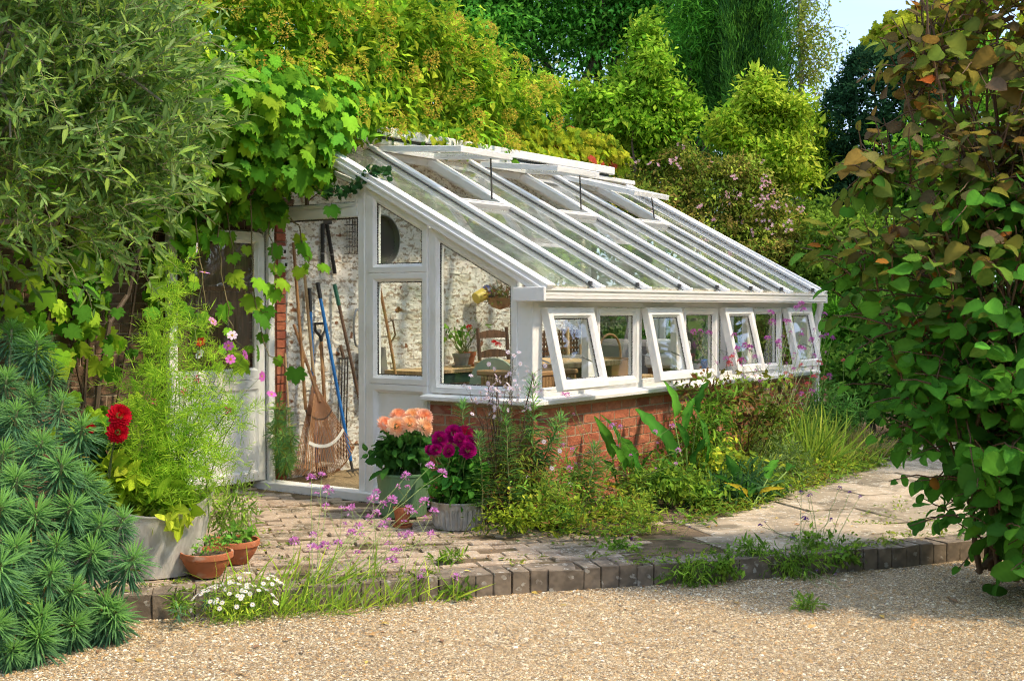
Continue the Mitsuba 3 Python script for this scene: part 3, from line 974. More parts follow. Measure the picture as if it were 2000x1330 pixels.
part(gh, 'door_jamb', m, 'pvc', M=GH)
part(gh, 'jamb_seal', MB().add(cbox(0.005, 0.06, 2.652, 2.664, 0.05, 2.167, 0.001)), 'gasket', M=GH)
part(gh, 'threshold', MB().add(cbox(-0.075, 0.08, 0.94, 2.74, -0.02, 0.05, 0.006)), 'stained_white', M=GH)
scene[gh + '__threshold']['bsdf'] = {'type': 'ref', 'id': 'pvc'}
# the open door, turned back along the wall
DAX = dict(O=(0, 2.66, 0), A=(1, 0, 0), B=(0, 0, 1), N=(0, -1, 0))
dp = [(0, -0.02), (0, 0.022), (0.004, 0.026), (0.072, 0.026), (0.078, 0.02), (0.094, 0.006), (0.094, -0.02)]
dk = part(gh, 'door', MB().add(frame_sweep([(-1.0, 0.885), (-0.03, 0.885), (-0.03, 2.02), (-0.05, 2.06), (-0.09, 2.08), (-1.0, 2.08)], dp, **DAX)).add(frame_sweep(rect(-1.0, -0.03, 0.06, 0.882), dp, **DAX)), 'pvc', M=GH)
part(dk, 'panel', MB().add(cbox(-0.92, -0.11, 2.652, 2.664, 0.14, 0.80)), 'pvc', M=GH)
part(dk, 'pane', MB().add(flat(rect(-0.92, -0.11, 0.965, 2.0), **DAX, h=0.0)), 'glass', M=GH)
part(dk, 'glazing_bar', MB().add(cbox(-0.915, -0.125, 2.655, 2.675, 1.60, 1.635)), 'dark_wood', M=GH)
part(dk, 'blind', MB().add(cbox(-0.9, -0.13, 2.70, 2.72, 0.97, 1.98)), 'dark_wood', M=GH)

# far gable
FAX = dict(O=(LEN - 0.01, 0, 0), A=(0, 1, 0), B=(0, 0, 1), N=(1, 0, 0))
for v0, v1 in ((0.12, 0.93), (0.95, 1.75), (1.77, 2.72)):
    window(gh, 'far_window', [(v0, 0.80), (v1, 0.80), (v1, gt(v1)), (v0, gt(v0))], FAX)
part(gh, 'far_barge', MB().add(bar(np.array([LEN + 0.03, -0.12, 1.59]), np.array([LEN + 0.03, 2.3, 1.607 + 0.533 * 2.3 + 0.03]), 0.06, 0.10, up=upn)), 'pvc', M=GH)

# ------------------------------------------------------------------ trees and shrubs
def near_parts(parent, name, P, D, N, S, C, tpl, mat, count, shown=None):
    """The count leaves that show largest as parts of their own, the rest as one part."""
    dist = np.linalg.norm(P - np.array([0, 0, 1.47]), axis=1)
    score = S / dist
    if shown is not None: score = np.where(shown, score, score * 0.2)
    o = np.argsort(-score)
    for i in o[:count]:
        j = slice(i, i + 1)
        part(parent, name, leaves(tpl[i % len(tpl)], P[j], D[j], N[j], S[j], C[j]), mat, smooth=True)
    m = MB()
    for q in range(len(tpl)):
        j = o[count:][q::len(tpl)]
        if len(j): m.add(leaves(tpl[q], P[j], D[j], N[j], S[j], C[j]))
    if m.n: part(parent, 'leaves', m, mat, smooth=True, kind='stuff')


def in_view(P, margin=0.02):
    t = np.tan(np.radians(44.66 / 2)) + margin
    y = np.maximum(P[:, 1], 0.1)
    return (np.abs(P[:, 0]) / y < t) & (np.abs((P[:, 2] - 1.47) / y + 0.0265) < t * 0.665 + margin)


def limb_path(rng, a, b, sag=0.1, n=7, wob=0.05):
    a, b = np.asarray(a, float), np.asarray(b, float)
    t = np.linspace(0, 1, n)[:, None]
    L = np.linalg.norm(b - a)
    p = a + (b - a) * t + np.array([0, 0, 1]) * sag * L * (t * (1 - t)) * 4
    w = rng.normal(0, wob * L, (n, 3)); w[0] = w[-1] = 0
    return p + w * (t * (1 - t)) * 2


def tree(seed, name, label, cat, blobs, base, clumps, per, spread, tpl, size, cols, trunk_r=0.1, limbs=10, mat='leaf', group=None, frac=0, **kw):
    r = np.random.default_rng(seed)
    if frac: blobs = fracture(r, blobs, frac)
    t = thing(name, label, cat, group)
    m = MB()
    c0 = np.mean([b[0] for b in blobs], 0)
    fork = np.array([base[0], base[1], base[2] + 0.45 * (c0[2] - base[2])])
    m.add(tube(limb_path(r, base, fork, 0.02), np.linspace(trunk_r, trunk_r * 0.75, 7), 8), (0.13, 0.10, 0.07))
    for i in range(limbs):
        q, _ = blob_points(r, blobs, 1, 0.5)
        m.add(tube(limb_path(r, fork, q[0], 0.1), np.linspace(trunk_r * 0.6, trunk_r * 0.08, 7), 6), (0.13, 0.10, 0.07))
    part(t, 'trunk', m, 'stem', smooth=True)
    part(t, 'crown', clump_leaves(r, blobs, clumps, per, spread, tpl, size, cols, **kw), mat)
    return t


BRIGHT = [(0.15, 0.26, 0.025), (0.24, 0.33, 0.03), (0.10, 0.20, 0.02)]
DEEP = [(0.025, 0.085, 0.018), (0.04, 0.12, 0.022), (0.015, 0.05, 0.014)]

tree(1, 'dark_tree', 'large dark green leafy tree behind the greenhouse roof', 'tree',
     [((1.469, 24.000, 6.760), (2.6, 2.0, 2.6)), ((3.231, 24.000, 6.955), (1.6, 1.6, 2.2)), ((-0.408, 25.000, 6.372), (2.0, 1.6, 2.4)), ((0.391, 24.000, 8.509), (2.6, 2, 1.8)), ((2.834, 24.000, 8.799), (2.5, 2, 1.8)), ((-4.483, 25.000, 8.195), (3.2, 2, 2.6)), ((-2.039, 25.000, 7.588), (2.6, 2, 2.6))], (1.5, 25, -0.1),
     3600, 34, 0.24, OVAL2, 0.115, [(0.12, 0.36, 0.045), (0.18, 0.46, 0.05), (0.07, 0.24, 0.035)], 0.28, 12, frac=7, droop=0.25, up=0.9, lo=0.2, jit=0.4, flat_=0.4)
tree(2, 'ash_tree', 'mid green tree with hanging sprays left of the conifer', 'tree',
     [((3.174, 21.000, 5.332), (0.9, 0.9, 1.3)), ((3.426, 21.000, 6.439), (0.9, 0.9, 1.2)), ((2.233, 21.000, 4.477), (0.9, 0.8, 0.8))], (3.0, 21.5, -0.1),
     900, 30, 0.18, LANCE, 0.135, [(0.09, 0.30, 0.03), (0.14, 0.38, 0.035), (0.06, 0.2, 0.03)], 0.14, 8, frac=7, droop=0.35, up=0.7, lo=0.2, jit=0.35)
r = np.random.default_rng(3)
t = thing('conifer', 'tall dark columnar conifer with upright sprays', 'tree')
cx = np.array((3.829, 20.000, 3.927))
n = 4200
h = r.random(n) * 6.5 - 3.3
a = r.uniform(0, 6.28, n)
rad = 0.66 * np.clip(1 - (h - 1.5) / 9, 0.5, 1) * (0.75 + 0.35 * np.sin(a * 5 + h * 0.5)) * r.uniform(0.7, 1, n)
P0 = np.stack([cx[0] + rad * np.cos(a), cx[1] + rad * np.sin(a), cx[2] + h], 1)
out_ = np.stack([np.cos(a), np.sin(a), a * 0], 1)
idx = np.repeat(np.arange(n), 16)
P = P0[idx] + r.normal(0, 1, (len(idx), 3)) * [0.045, 0.045, 0.10]
part(t, 'foliage', leaves(LANCE, P, norm(out_[idx] * 0.5 + [0, 0, 1.0] + r.normal(0, 0.3, (len(idx), 3))), out_[idx] + r.normal(0, 0.4, (len(idx), 3)), 0.10 * np.exp(r.normal(0, 0.2, len(idx))), pick(r, [(0.035, 0.11, 0.03), (0.06, 0.18, 0.03), (0.11, 0.28, 0.035)], n, 0.4)[idx]), 'leaf')
part(t, 'trunk', tube([(cx[0], cx[1], -0.1), (cx[0], cx[1], 6.5)], [0.18, 0.05], 8), 'bark')
tree(4, 'flowering_shrub', 'tall bright green shrub rising just beyond the ridge', 'shrub',
     [((1.666, 16.000, 4.542), (0.34, 0.4, 0.42)), ((1.438, 16.000, 4.217), (0.5, 0.5, 0.45)), ((0.850, 16.000, 3.989), (0.42, 0.4, 0.40)), ((1.897, 16.000, 3.924), (0.5, 0.5, 0.45)), ((1.309, 16.000, 3.664), (0.8, 0.5, 0.35)), ((0.523, 16.000, 4.250), (0.22, 0.3, 0.18)), ((1.763, 16.000, 4.932), (0.16, 0.2, 0.3))], (1.5, 16.3, -0.1),
     900, 18, 0.085, OVAL2, 0.088, [(0.24, 0.44, 0.03), (0.36, 0.52, 0.05), (0.15, 0.33, 0.025)], 0.08, 9, frac=6, droop=0.2, up=0.7, lo=0.15, jit=0.35)
tree(5, 'lime_shrub', 'lime green leafy shrub in front of the conifer', 'shrub',
     [((3.304, 16.500, 4.236), (0.36, 0.4, 0.38)), ((3.036, 16.500, 3.833), (0.42, 0.4, 0.40)), ((3.643, 16.500, 3.900), (0.42, 0.4, 0.42)), ((3.376, 16.500, 3.362), (0.7, 0.5, 0.45))], (3.4, 16.7, -0.1),
     720, 18, 0.085, OVAL2, 0.085, [(0.36, 0.50, 0.04), (0.46, 0.56, 0.06), (0.22, 0.40, 0.03)], 0.07, 8, frac=6, droop=0.2, up=0.7, lo=0.15, jit=0.32)
tree(6, 'feathery_shrub', 'yellow green feathery shrub between lime shrub and dark dome', 'shrub',
     [((4.416, 18.000, 3.975), (0.30, 0.4, 0.45)), ((4.235, 18.000, 3.534), (0.35, 0.4, 0.45)), ((4.497, 18.000, 2.947), (0.6, 0.5, 0.5))], (4.5, 18.2, -0.1),
     420, 18, 0.09, LANCE, 0.14, [(0.24, 0.42, 0.03), (0.30, 0.44, 0.03), (0.16, 0.30, 0.02)], 0.06, 6, frac=5, droop=0.5, up=0.6, lo=0.2)
# the birch: thin hanging twigs with sparse small leaves
r = np.random.default_rng(7)
t = thing('birch_tree', 'wispy birch with sparse small leaves against the sky', 'tree')
bx = np.array((5.591, 24.000, 5.395)); tw = MB(); P = []; D = []
tw.add(tube([(bx[0] + 0.2, 24, -0.1), (bx[0], 24, 3), (bx[0] - 0.1, 24, 8)], [0.12, 0.08, 0.03], 6), (0.3, 0.27, 0.23))
for i in range(110):
    z0 = r.uniform(2.6, 8.0); L = r.uniform(0.4, 1.15) * (1.0 if z0 < 4.5 else 0.75)
    a = r.uniform(0, 6.28)
    p = np.array([bx[0] - 0.05, 24, z0])
    tip = p + [math.cos(a) * L + 0.15, math.sin(a) * L, r.uniform(-0.2, 0.5)]
    pth = limb_path(r, p, tip, 0.15, 6, 0.05)
    tw.add(tube(pth, np.linspace(0.012, 0.004, 6), 3, False), (0.16, 0.12, 0.09))
    for q in pth[1:]:
        for _ in range(2):
            dn = q + [r.normal(0, 0.12), r.normal(0, 0.12), -r.uniform(0.1, 0.5)]
            s = np.linspace(0, 1, 7)[:, None]
            P.append(q + (dn - q) * s + r.normal(0, 0.02, (7, 3))); D.append(rdir(r, 7) + [0, 0, -0.8])
part(t, 'trunk', tw, 'stem')
P, D = np.vstack(P), np.vstack(D)
part(t, 'crown', leaves(OVAL2, P, D, rdir(r, len(P)), 0.085, pick(r, [(0.30, 0.40, 0.06), (0.40, 0.40, 0.08), (0.20, 0.30, 0.05)], len(P))), 'leaf')
# wispy stems against the sky
t = thing('sapling', 'thin bare topped sapling stems against the sky gap', 'tree')
tw = MB(); P = []; D = []
for x0 in (5.9, 6.3, 6.7, 6.05, 7.0, 6.5):
    top = np.array([x0 + r.normal(0, 0.1), 25 + r.normal(0, 0.3), r.uniform(4.3, 5.5)])
    pth = limb_path(r, (x0, 25, -0.1), top, 0.0, 10, 0.015)
    tw.add(tube(pth, np.linspace(0.03, 0.006, 10), 4, False), (0.2, 0.16, 0.12))
    for q in pth[5:]:
        for _ in range(4):
            tip = q + [r.normal(0, 0.18), r.normal(0, 0.18), r.uniform(0.1, 0.45)]
            tw.add(tube([q, (q + tip) / 2 + r.normal(0, 0.02, 3), tip], [0.007, 0.005, 0.003], 3, False), (0.2, 0.16, 0.12))
            P.append(q + (tip - q) * r.random((5, 1))); D.append(rdir(r, 5))
part(t, 'trunk', tw, 'stem')
P, D = np.vstack(P), np.vstack(D)
part(t, 'crown', leaves(OVAL2, P, D, rdir(r, len(P)), 0.08, pick(r, [(0.24, 0.22, 0.06), (0.16, 0.19, 0.05)], len(P))), 'leaf')
tree(8, 'clipped_dome', 'very dark green clipped evergreen dome under the sky gap', 'topiary',
     [((5.314, 18.000, 3.975), (0.86, 0.8, 1.12)), ((5.346, 18.000, 2.800), (1.0, 0.9, 1.4)), ((5.265, 18.000, 4.634), (0.55, 0.5, 0.62))], (5.4, 18.3, -0.1),
     2600, 16, 0.045, OVAL2, 0.07, [(0.025, 0.08, 0.035), (0.04, 0.11, 0.045), (0.02, 0.055, 0.026)], 0.12, 5, mat='leaf_gloss', droop=0.0, up=0.5, lo=0.88, jit=0.15)
tree(9, 'maple_tree', 'yellow green maple behind the big leaved bush at the right', 'tree',
     [((6.285, 20.000, 5.757), (0.7, 0.7, 0.28)), ((7.099, 20.000, 6.000), (0.9, 0.8, 0.5)), ((7.840, 20.000, 5.391), (0.9, 0.8, 0.7)), ((6.943, 20.000, 5.229), (0.8, 0.6, 0.45)), ((7.580, 20.000, 6.850), (1.2, 0.8, 0.6)), ((5.715, 20.000, 5.554), (0.3, 0.3, 0.12))], (7.2, 20.5, -0.1),
     420, 14, 0.15, LOBED, 0.15, [(0.40, 0.46, 0.03), (0.48, 0.48, 0.05), (0.26, 0.38, 0.025)], 0.14, 9, frac=6, droop=0.3, up=0.8, lo=0.2, jit=0.3)
tree(10, 'privet_shrub', 'dense mid green shrub filling the gap behind the big leaved bush', 'shrub',
     [((5.771, 17.000, 3.766), (1.0, 0.8, 0.9)), ((6.602, 17.000, 4.043), (1.0, 0.8, 0.9)), ((6.128, 17.000, 2.726), (1.3, 0.8, 1.0)), ((5.435, 17.000, 2.309), (0.7, 0.7, 0.8))], (6.2, 17.2, -0.1),
     820, 18, 0.11, OVAL2, 0.10, [(0.14, 0.33, 0.03), (0.22, 0.42, 0.04), (0.07, 0.19, 0.025)], 0.08, 6, frac=7, lo=0.3, jit=0.35)
tree(11, 'mixed_hedge', 'shaded mixed hedge far behind the trees', 'hedge',
     [((-2 + i * 2.1, 29 + (i % 3), 1.8), (2.0, 1.2, 2.6)) for i in range(8)] + [((-1 + i * 2.2, 31, 4.8), (1.9, 1.0, 1.7)) for i in range(3)], (2, 30, -0.1),
     1500, 22, 0.28, OVAL2, 0.22, [(0.05, 0.18, 0.03), (0.08, 0.24, 0.035), (0.13, 0.28, 0.04)], 0.1, 4, lo=0.6)

# rose hedge with pink flowers beyond the greenhouse
r = np.random.default_rng(12)
RB = [((1.941, 15.800, 2.831), (0.85, 0.6, 0.60)), ((2.718, 15.800, 2.637), (0.9, 0.6, 0.72)), ((3.368, 15.800, 2.249), (0.55, 0.6, 0.72)), ((1.423, 15.800, 3.089), (0.5, 0.5, 0.40)), ((2.423, 16.000, 3.240), (0.5, 0.5, 0.32)), ((3.243, 15.800, 1.472), (0.8, 0.6, 0.9))]
t = thing('rambling_rose', 'rounded rambling rose bush with small pale pink flowers beyond the greenhouse', 'rose bush')
part(t, 'foliage', clump_leaves(r, fracture(r, RB, 9, 0.4), 2400, 18, 0.07, OVAL2, 0.055, [(0.20, 0.30, 0.04), (0.30, 0.36, 0.05), (0.12, 0.20, 0.03), (0.32, 0.24, 0.07)], lo=0.4, jit=0.45, droop=0.2), 'leaf')
part(t, 'stem', MB().add(tube([(2.7, 15.8, -0.1), (2.6, 15.8, 1.4)], [0.05, 0.03], 6), (0.1, 0.08, 0.05)).add(tube([(3.0, 15.8, -0.1), (3.3, 15.7, 1.6)], [0.04, 0.02], 6), (0.1, 0.08, 0.05)), 'stem')
fp, fn_ = blob_points(r, RB, 900, 0.96)
m = (fn_[:, 1] < -0.1) & (fn_[:, 2] > -0.3); fp, fn_ = fp[m], fn_[m]
o = vfbm(fp * 1.7, 2); o = np.argsort(-o + r.random(len(o)) * 0.25)[:52]
for i in o:
    m = MB()
    for q in range(r.integers(3, 8)):
        c = fp[i] + fn_[i] * 0.03 + r.normal(0, 0.03, 3)
        k5 = np.arange(5) * 1.2566 + r.uniform(0, 1)
        x, y, z = frame_of(norm(fn_[i] + r.normal(0, 0.3, 3)))
        m.add(leaves(OVAL2, np.repeat(c[None], 5, 0), np.cos(k5)[:, None] * y + np.sin(k5)[:, None] * z + 0.3 * x, np.repeat(x[None], 5, 0), 0.026, pick(r, [(0.72, 0.42, 0.50), (0.80, 0.62, 0.66), (0.62, 0.30, 0.40)], 5, 0.1)))
    part(t, 'flower_cluster', m, 'petal')

# low shrubs to the right of the far end
tree(13, 'fern_shrub', 'fresh green ferny shrub at the far end of the greenhouse', 'shrub',
     [((3.810, 14.500, 1.353), (0.42, 0.4, 0.40)), ((3.693, 14.500, 0.996), (0.35, 0.4, 0.5))], (3.8, 14.6, -0.1),
     340, 22, 0.08, LANCE, 0.10, [(0.14, 0.40, 0.03), (0.20, 0.48, 0.04), (0.08, 0.25, 0.025)], 0.03, 5, frac=6, lo=0.2, droop=0.5)
tree(14, 'dark_shrub', 'dark leafy shrub beside the path past the greenhouse', 'shrub',
     [((3.802, 13.600, 0.690), (0.5, 0.4, 0.55)), ((4.257, 14.000, 0.897), (0.6, 0.5, 0.8)), ((4.718, 14.000, 0.782), (0.7, 0.5, 0.9))], (4.0, 13.8, -0.1),
     560, 18, 0.09, OVAL2, 0.09, [(0.06, 0.17, 0.03), (0.09, 0.24, 0.035), (0.16, 0.30, 0.04)], 0.04, 5, frac=6, lo=0.3)
tree(15, 'bay_shrub', 'mid green shrub below the rose bush beside the far gable', 'shrub',
     [((4.112, 15.200, 2.220), (0.5, 0.4, 0.6)), ((4.308, 15.000, 1.718), (0.6, 0.4, 0.7)), ((3.803, 15.200, 1.846), (0.35, 0.3, 0.45))], (4.2, 15.3, -0.1),
     560, 18, 0.09, OVAL2, 0.075, [(0.16, 0.30, 0.035), (0.24, 0.38, 0.045), (0.10, 0.19, 0.03)], 0.04, 5, frac=6, lo=0.3)

# ------------------------------------------------------------------ narrow leaved tree at the upper left
r = np.random.default_rng(20)
t = thing('willow_leaved_tree', 'grey green narrow leaved tree overhanging from the upper left', 'tree')
AB = [((-2.710, 7.150, 2.946), (0.98, 0.75, 0.86)), ((-2.595, 7.035, 2.254), (0.83, 0.7, 0.60)), ((-2.249, 7.265, 2.600), (0.53, 0.6, 0.58)), ((-2.998, 7.265, 3.696), (1.15, 0.75, 0.8))]
tw = MB(); P = []; D = []; N = []
TR = np.array([(-3.5, 7.4, -0.1), (-3.42, 7.4, 1.0), (-3.25, 7.35, 1.9), (-3.0, 7.25, 3.1), (-2.9, 7.25, 4.1)])
tw.add(tube(TR, [0.09, 0.08, 0.065, 0.045, 0.02], 8), (0.22, 0.19, 0.14))
for i in range(26):
    q, o_ = blob_points(r, AB, 1, 0.5)
    s = TR[r.integers(2, 5)]
    tw.add(tube(limb_path(r, s, q[0], 0.08, 7, 0.06), np.linspace(0.022, 0.006, 7), 5), (0.24, 0.21, 0.16))
q, o_ = blob_points(r, AB, 1900, 0.2)
for i in range(len(q)):
    d = norm(o_[i] * 0.6 + rdir(r, 1)[0] * 0.6 + [0.5, -0.2, 0.25])
    L = r.uniform(0.18, 0.38)
    s = np.linspace(0, 1, 6)[:, None]
    pth = q[i] + d * L * s + np.array([0, 0, -0.15]) * L * s ** 2 + r.normal(0, 0.006, (6, 3))
    tw.add(tube(pth, np.linspace(0.0030, 0.0014, 6), 3, False), (0.26, 0.23, 0.13))
    n = int(L / 0.021)
    u = np.linspace(0.1, 1, n)[:, None]
    base = q[i] + d * L * u + np.array([0, 0, -0.15]) * L * u ** 2
    td = norm(d + np.array([0, 0, -0.3]) * u)
    P.append(base); D.append(norm(td * 0.75 + rdir(r, n) * 0.75 + [0, 0, 0.2])); N.append(norm(rdir(r, n) * 0.7 + [0.25, -0.45, 0.65]))
part(t, 'trunk', tw, 'stem')
P, D, N = np.vstack(P), np.vstack(D), np.vstack(N)
part(t, 'crown', leaves(WILLOW, P, D, N, 0.083 * np.exp(r.normal(0, 0.22, len(P))), pick(r, [(0.17, 0.31, 0.07), (0.28, 0.40, 0.15), (0.12, 0.23, 0.06), (0.33, 0.47, 0.08)], len(P), 0.22)), 'leaf_gloss', smooth=True)

# tall hedge round the far side of the drive, behind and beside the viewer (it shows in the window glass)
r = np.random.default_rng(29)
t = thing('boundary_trees', 'row of tall leafy trees across the drive, mirrored in the window panes', 'trees')
a = np.radians(np.linspace(-200, 58, 48))
HBk = [((15 * math.cos(q), 15 * math.sin(q) - 1.0, 4.0 + 0.9 * math.sin(q * 9)), (1.9, 1.9, 4.6)) for q in a] + [((12.5 + 0.6 * (i % 2), 8 + 1.9 * i, 4.0), (1.8, 1.8, 4.4)) for i in range(10)]
part(t, 'foliage', clump_leaves(r, HBk, 5000, 10, 0.38, OVAL2, 0.42, [(0.08, 0.22, 0.03), (0.13, 0.30, 0.04), (0.05, 0.13, 0.025)], lo=0.8), 'leaf')
m = MB()
for q in a[::2]:
    m.add(tube([(15 * math.cos(q), 15 * math.sin(q) - 1, -0.12), (15 * math.cos(q), 15 * math.sin(q) - 1, 1.8)], 0.08, 6), (0.12, 0.09, 0.06))
part(t, 'stems', m, 'stem', kind='stuff')

# ------------------------------------------------------------------ climbers on the wall and over the gable (greenhouse coordinates)
r = np.random.default_rng(30)
HB = [((-0.9, 2.4, 3.55), (1.3, 0.55, 0.75)), ((-0.3, 2.45, 4.05), (1.2, 0.55, 0.6)), ((0.7, 2.45, 3.75), (1.1, 0.50, 0.62)), ((1.5, 2.5, 3.9), (1.1, 0.45, 0.55)), ((2.3, 2.55, 3.78), (0.9, 0.42, 0.52)),
      ((3.1, 2.6, 3.62), (0.75, 0.36, 0.44)), ((3.75, 2.65, 3.62), (0.42, 0.32, 0.36)), ((1.2, 2.35, 3.32), (0.6, 0.35, 0.30)), ((2.2, 2.45, 3.28), (0.8, 0.30, 0.24)), ((-1.9, 2.4, 3.6), (0.9, 0.5, 0.7)),
      ((0.3, 2.35, 3.35), (0.7, 0.4, 0.4)),
      ((0.25, 2.2, 3.0), (0.38, 0.28, 0.20)), ((0.8, 2.4, 3.1), (0.45, 0.28, 0.16)), ((1.6, 2.5, 3.14), (0.8, 0.24, 0.14)), ((2.6, 2.55, 3.18), (0.6, 0.22, 0.13)), ((0.5, 2.12, 3.02), (0.6, 0.2, 0.14)), ((1.4, 2.2, 3.04), (0.8, 0.14, 0.10)), ((2.3, 2.22, 3.05), (0.7, 0.13, 0.10))]
t = thing('climbing_hydrangea', 'large yellow green climbing hydrangea with faded flower heads along the wall top', 'climber')
m = MB()
for i in range(16):
    q, _ = blob_points(r, HB, 1, 0.3)
    s = (r.uniform(-2.8, -1.4), 2.74, r.uniform(0.0, 0.6)) if i < 7 else (r.uniform(-1, 2.5), 2.72, r.uniform(3.2, 3.5))
    if i < 7: q = q * 0 + np.array([(r.uniform(-2.6, -0.9), 2.5, r.uniform(3.0, 3.8))])
    m.add(tube(gw(limb_path(r, s, q[0], 0.05, 8, 0.05)), np.linspace(0.013, 0.005, 8), 5), (0.11, 0.075, 0.045))
part(t, 'stem', m, 'stem')
YG = [(0.22, 0.42, 0.03), (0.34, 0.50, 0.035), (0.12, 0.28, 0.025), (0.40, 0.48, 0.04)]
B = [(gw(c), rr) for c, rr in HB]


def hb_world(n, lo):
    p, o_ = blob_points(r, HB, n, lo)
    return gw(p), o_ @ GH[:3, :3].T


cp, cn = hb_world(1500, 0.35)
idx = np.repeat(np.arange(len(cp)), 13); n = len(idx)
P = cp[idx] + r.normal(0, 0.075, (n, 3))
tone = np.exp(r.normal(0, 0.3, (len(cp), 1)))
D = norm(cn[idx] * 0.6 + rdir(r, n) * 0.8 + [0.1, -0.3, -0.35]); N = norm(cn[idx] * 0.6 + rdir(r, n) * 0.5 + [0, 0, 0.7])
part(t, 'leaves', leaves(OVAL2, P, D, N, 0.098 * np.exp(r.normal(0, 0.25, n)), pick(r, YG, len(cp), 0.1)[idx] * tone[idx] * np.exp(r.normal(0, 0.15, (n, 1)))), 'leaf', kind='stuff')
p, o_ = hb_world(900, 0.97)
view = norm(np.array([0, 0, 1.47]) - p)
m = ((o_ * view).sum(1) > 0.25) & (o_[:, 2] > -0.5)
p, o_ = p[m], o_[m]
heads = []
for i in range(len(p)):
    if all(np.linalg.norm(p[i] - h) > 0.24 for h in heads):
        heads.append(p[i])
        x, y, z = frame_of(norm(o_[i] + view[m][i] * 0.4 + [0, 0, 0.25]))
        R = r.uniform(0.09, 0.14)
        q = 150
        rr, a = R * np.sqrt(r.random(q)), r.uniform(0, 6.28, q)
        c = p[i] + x * (0.04 + 0.05 * (1 - (rr[:, None] / R) ** 2)) + np.cos(a)[:, None] * rr[:, None] * y + np.sin(a)[:, None] * rr[:, None] * z + r.normal(0, 0.006, (q, 3))
        col = pick(r, [(0.56, 0.47, 0.06), (0.46, 0.44, 0.06), (0.62, 0.45, 0.08)], q, 0.2)
        col[r.random(q) < 0.03] = (0.52, 0.20, 0.08)
        part(t, 'flower_head', leaves(OVAL2, c, rdir(r, q) + x, x + rdir(r, q) * 0.8, 0.026, col), 'petal')
    if len(heads) >= 150: break
# orange papery bits are part of the heads above

# grape vine with lobed leaves
r = np.random.default_rng(31)
t = thing('grape_vine', 'bright green grape vine with large lobed leaves hanging over the gable and door', 'climber')
VB = [((-0.75, 2.05, 3.05), (0.75, 0.40, 0.36), 620), ((-0.15, 2.05, 2.98), (0.50, 0.42, 0.34), 480), ((0.25, 2.15, 3.16), (0.5, 0.35, 0.28), 240), ((-0.35, 2.1, 2.66), (0.42, 0.36, 0.30), 260), ((-0.95, 2.2, 2.62), (0.55, 0.36, 0.36), 260),
      ((-0.12, 1.95, 2.58), (0.22, 0.20, 0.20), 60), ((0.05, 2.1, 2.86), (0.32, 0.25, 0.2), 150), ((0.75, 2.3, 3.28), (0.5, 0.3, 0.25), 120), ((-1.7, 2.3, 2.6), (0.8, 0.3, 0.5), 240),
      ((-0.3, 2.4, 2.26), (0.28, 0.22, 0.12), 60), ((-0.85, 2.5, 2.15), (0.4, 0.2, 0.22), 70), ((-2.3, 2.55, 1.9), (0.8, 0.16, 0.9), 210), ((-1.35, 2.6, 1.7), (0.55, 0.10, 0.8), 90), ((-2.2, 2.5, 0.9), (0.9, 0.2, 0.6), 60), ((-1.6, 2.5, 2.5), (0.7, 0.2, 0.5), 220),
      ((-1.45, 2.3, 3.5), (0.5, 0.4, 0.3), 90), ((0.5, 2.25, 3.6), (0.6, 0.3, 0.2), 70)]
P, O_ = [], []
for c, rr, n in VB:
    p, o_ = blob_points(r, [(c, rr)], n, 0.55)
    P.append(p); O_.append(o_)
strands = [[(-0.62, 2.42, 2.2), (-0.6, 2.36, 1.75), (-0.45, 2.33, 1.5), (-0.22, 2.3, 1.38)], [(-0.75, 2.4, 2.2), (-0.72, 2.34, 1.6), (-0.66, 2.3, 1.25), (-0.5, 2.3, 1.05)],
           [(-0.05, 2.3, 2.2), (0.02, 2.25, 1.98), (0.05, 2.2, 1.85), (0.12, 2.15, 1.74)], [(-0.3, 2.3, 2.2), (-0.35, 2.2, 1.8), (-0.3, 2.15, 1.55)], [(-0.5, 2.3, 2.3), (-0.5, 2.25, 1.5), (-0.4, 2.2, 1.1), (-0.15, 2.2, 0.98)],
           [(-0.2, 2.0, 2.6), (-0.15, 1.9, 2.4), (-0.12, 1.85, 2.28)], [(-0.95, 2.4, 2.2), (-0.95, 2.3, 1.5), (-0.85, 2.3, 1.0)]]
m = MB()
for s in strands:
    s = np.array(s, float)
    tt = np.linspace(0, len(s) - 1, 16)
    pth = np.stack([np.interp(tt, range(len(s)), s[:, j]) for j in range(3)], 1) + r.normal(0, 0.01, (16, 3))
    m.add(tube(gw(pth), np.linspace(0.006, 0.003, 16), 4), (0.16, 0.13, 0.05))
    P.append(pth[2:] + r.normal(0, 0.05, (14, 3))); O_.append(norm(np.tile([-0.35, -1.0, 0.2], (14, 1)) + r.normal(0, 0.3, (14, 3))))
    P[-1], O_[-1] = P[-1][::2], O_[-1][::2]
for i in range(10):
    a, b = VB[r.integers(5)][0], VB[r.integers(8)][0]
    m.add(tube(gw(limb_path(r, np.array(a) + r.normal(0, 0.1, 3), np.array(b) + r.normal(0, 0.1, 3), 0.05)), 0.008, 5), (0.16, 0.10, 0.06))
m.add(tube(gw(limb_path(r, (-1.75, 2.72, 0), (-1.3, 2.5, 2.6), 0.0, 9, 0.04)), np.linspace(0.022, 0.014, 9), 7), (0.12, 0.09, 0.06))
part(t, 'stem', m, 'stem')
P, O_ = gw(np.vstack(P)), np.vstack(O_) @ GH[:3, :3].T
n = len(P)
N = norm(O_ * 0.8 + [0.25, -0.35, 0.45] + rdir(r, n) * 0.45)
D = norm(np.array([0, 0, -1.0]) + O_ * 0.35 + rdir(r, n) * 0.55)
S = 0.104 * np.exp(r.normal(0, 0.27, n))
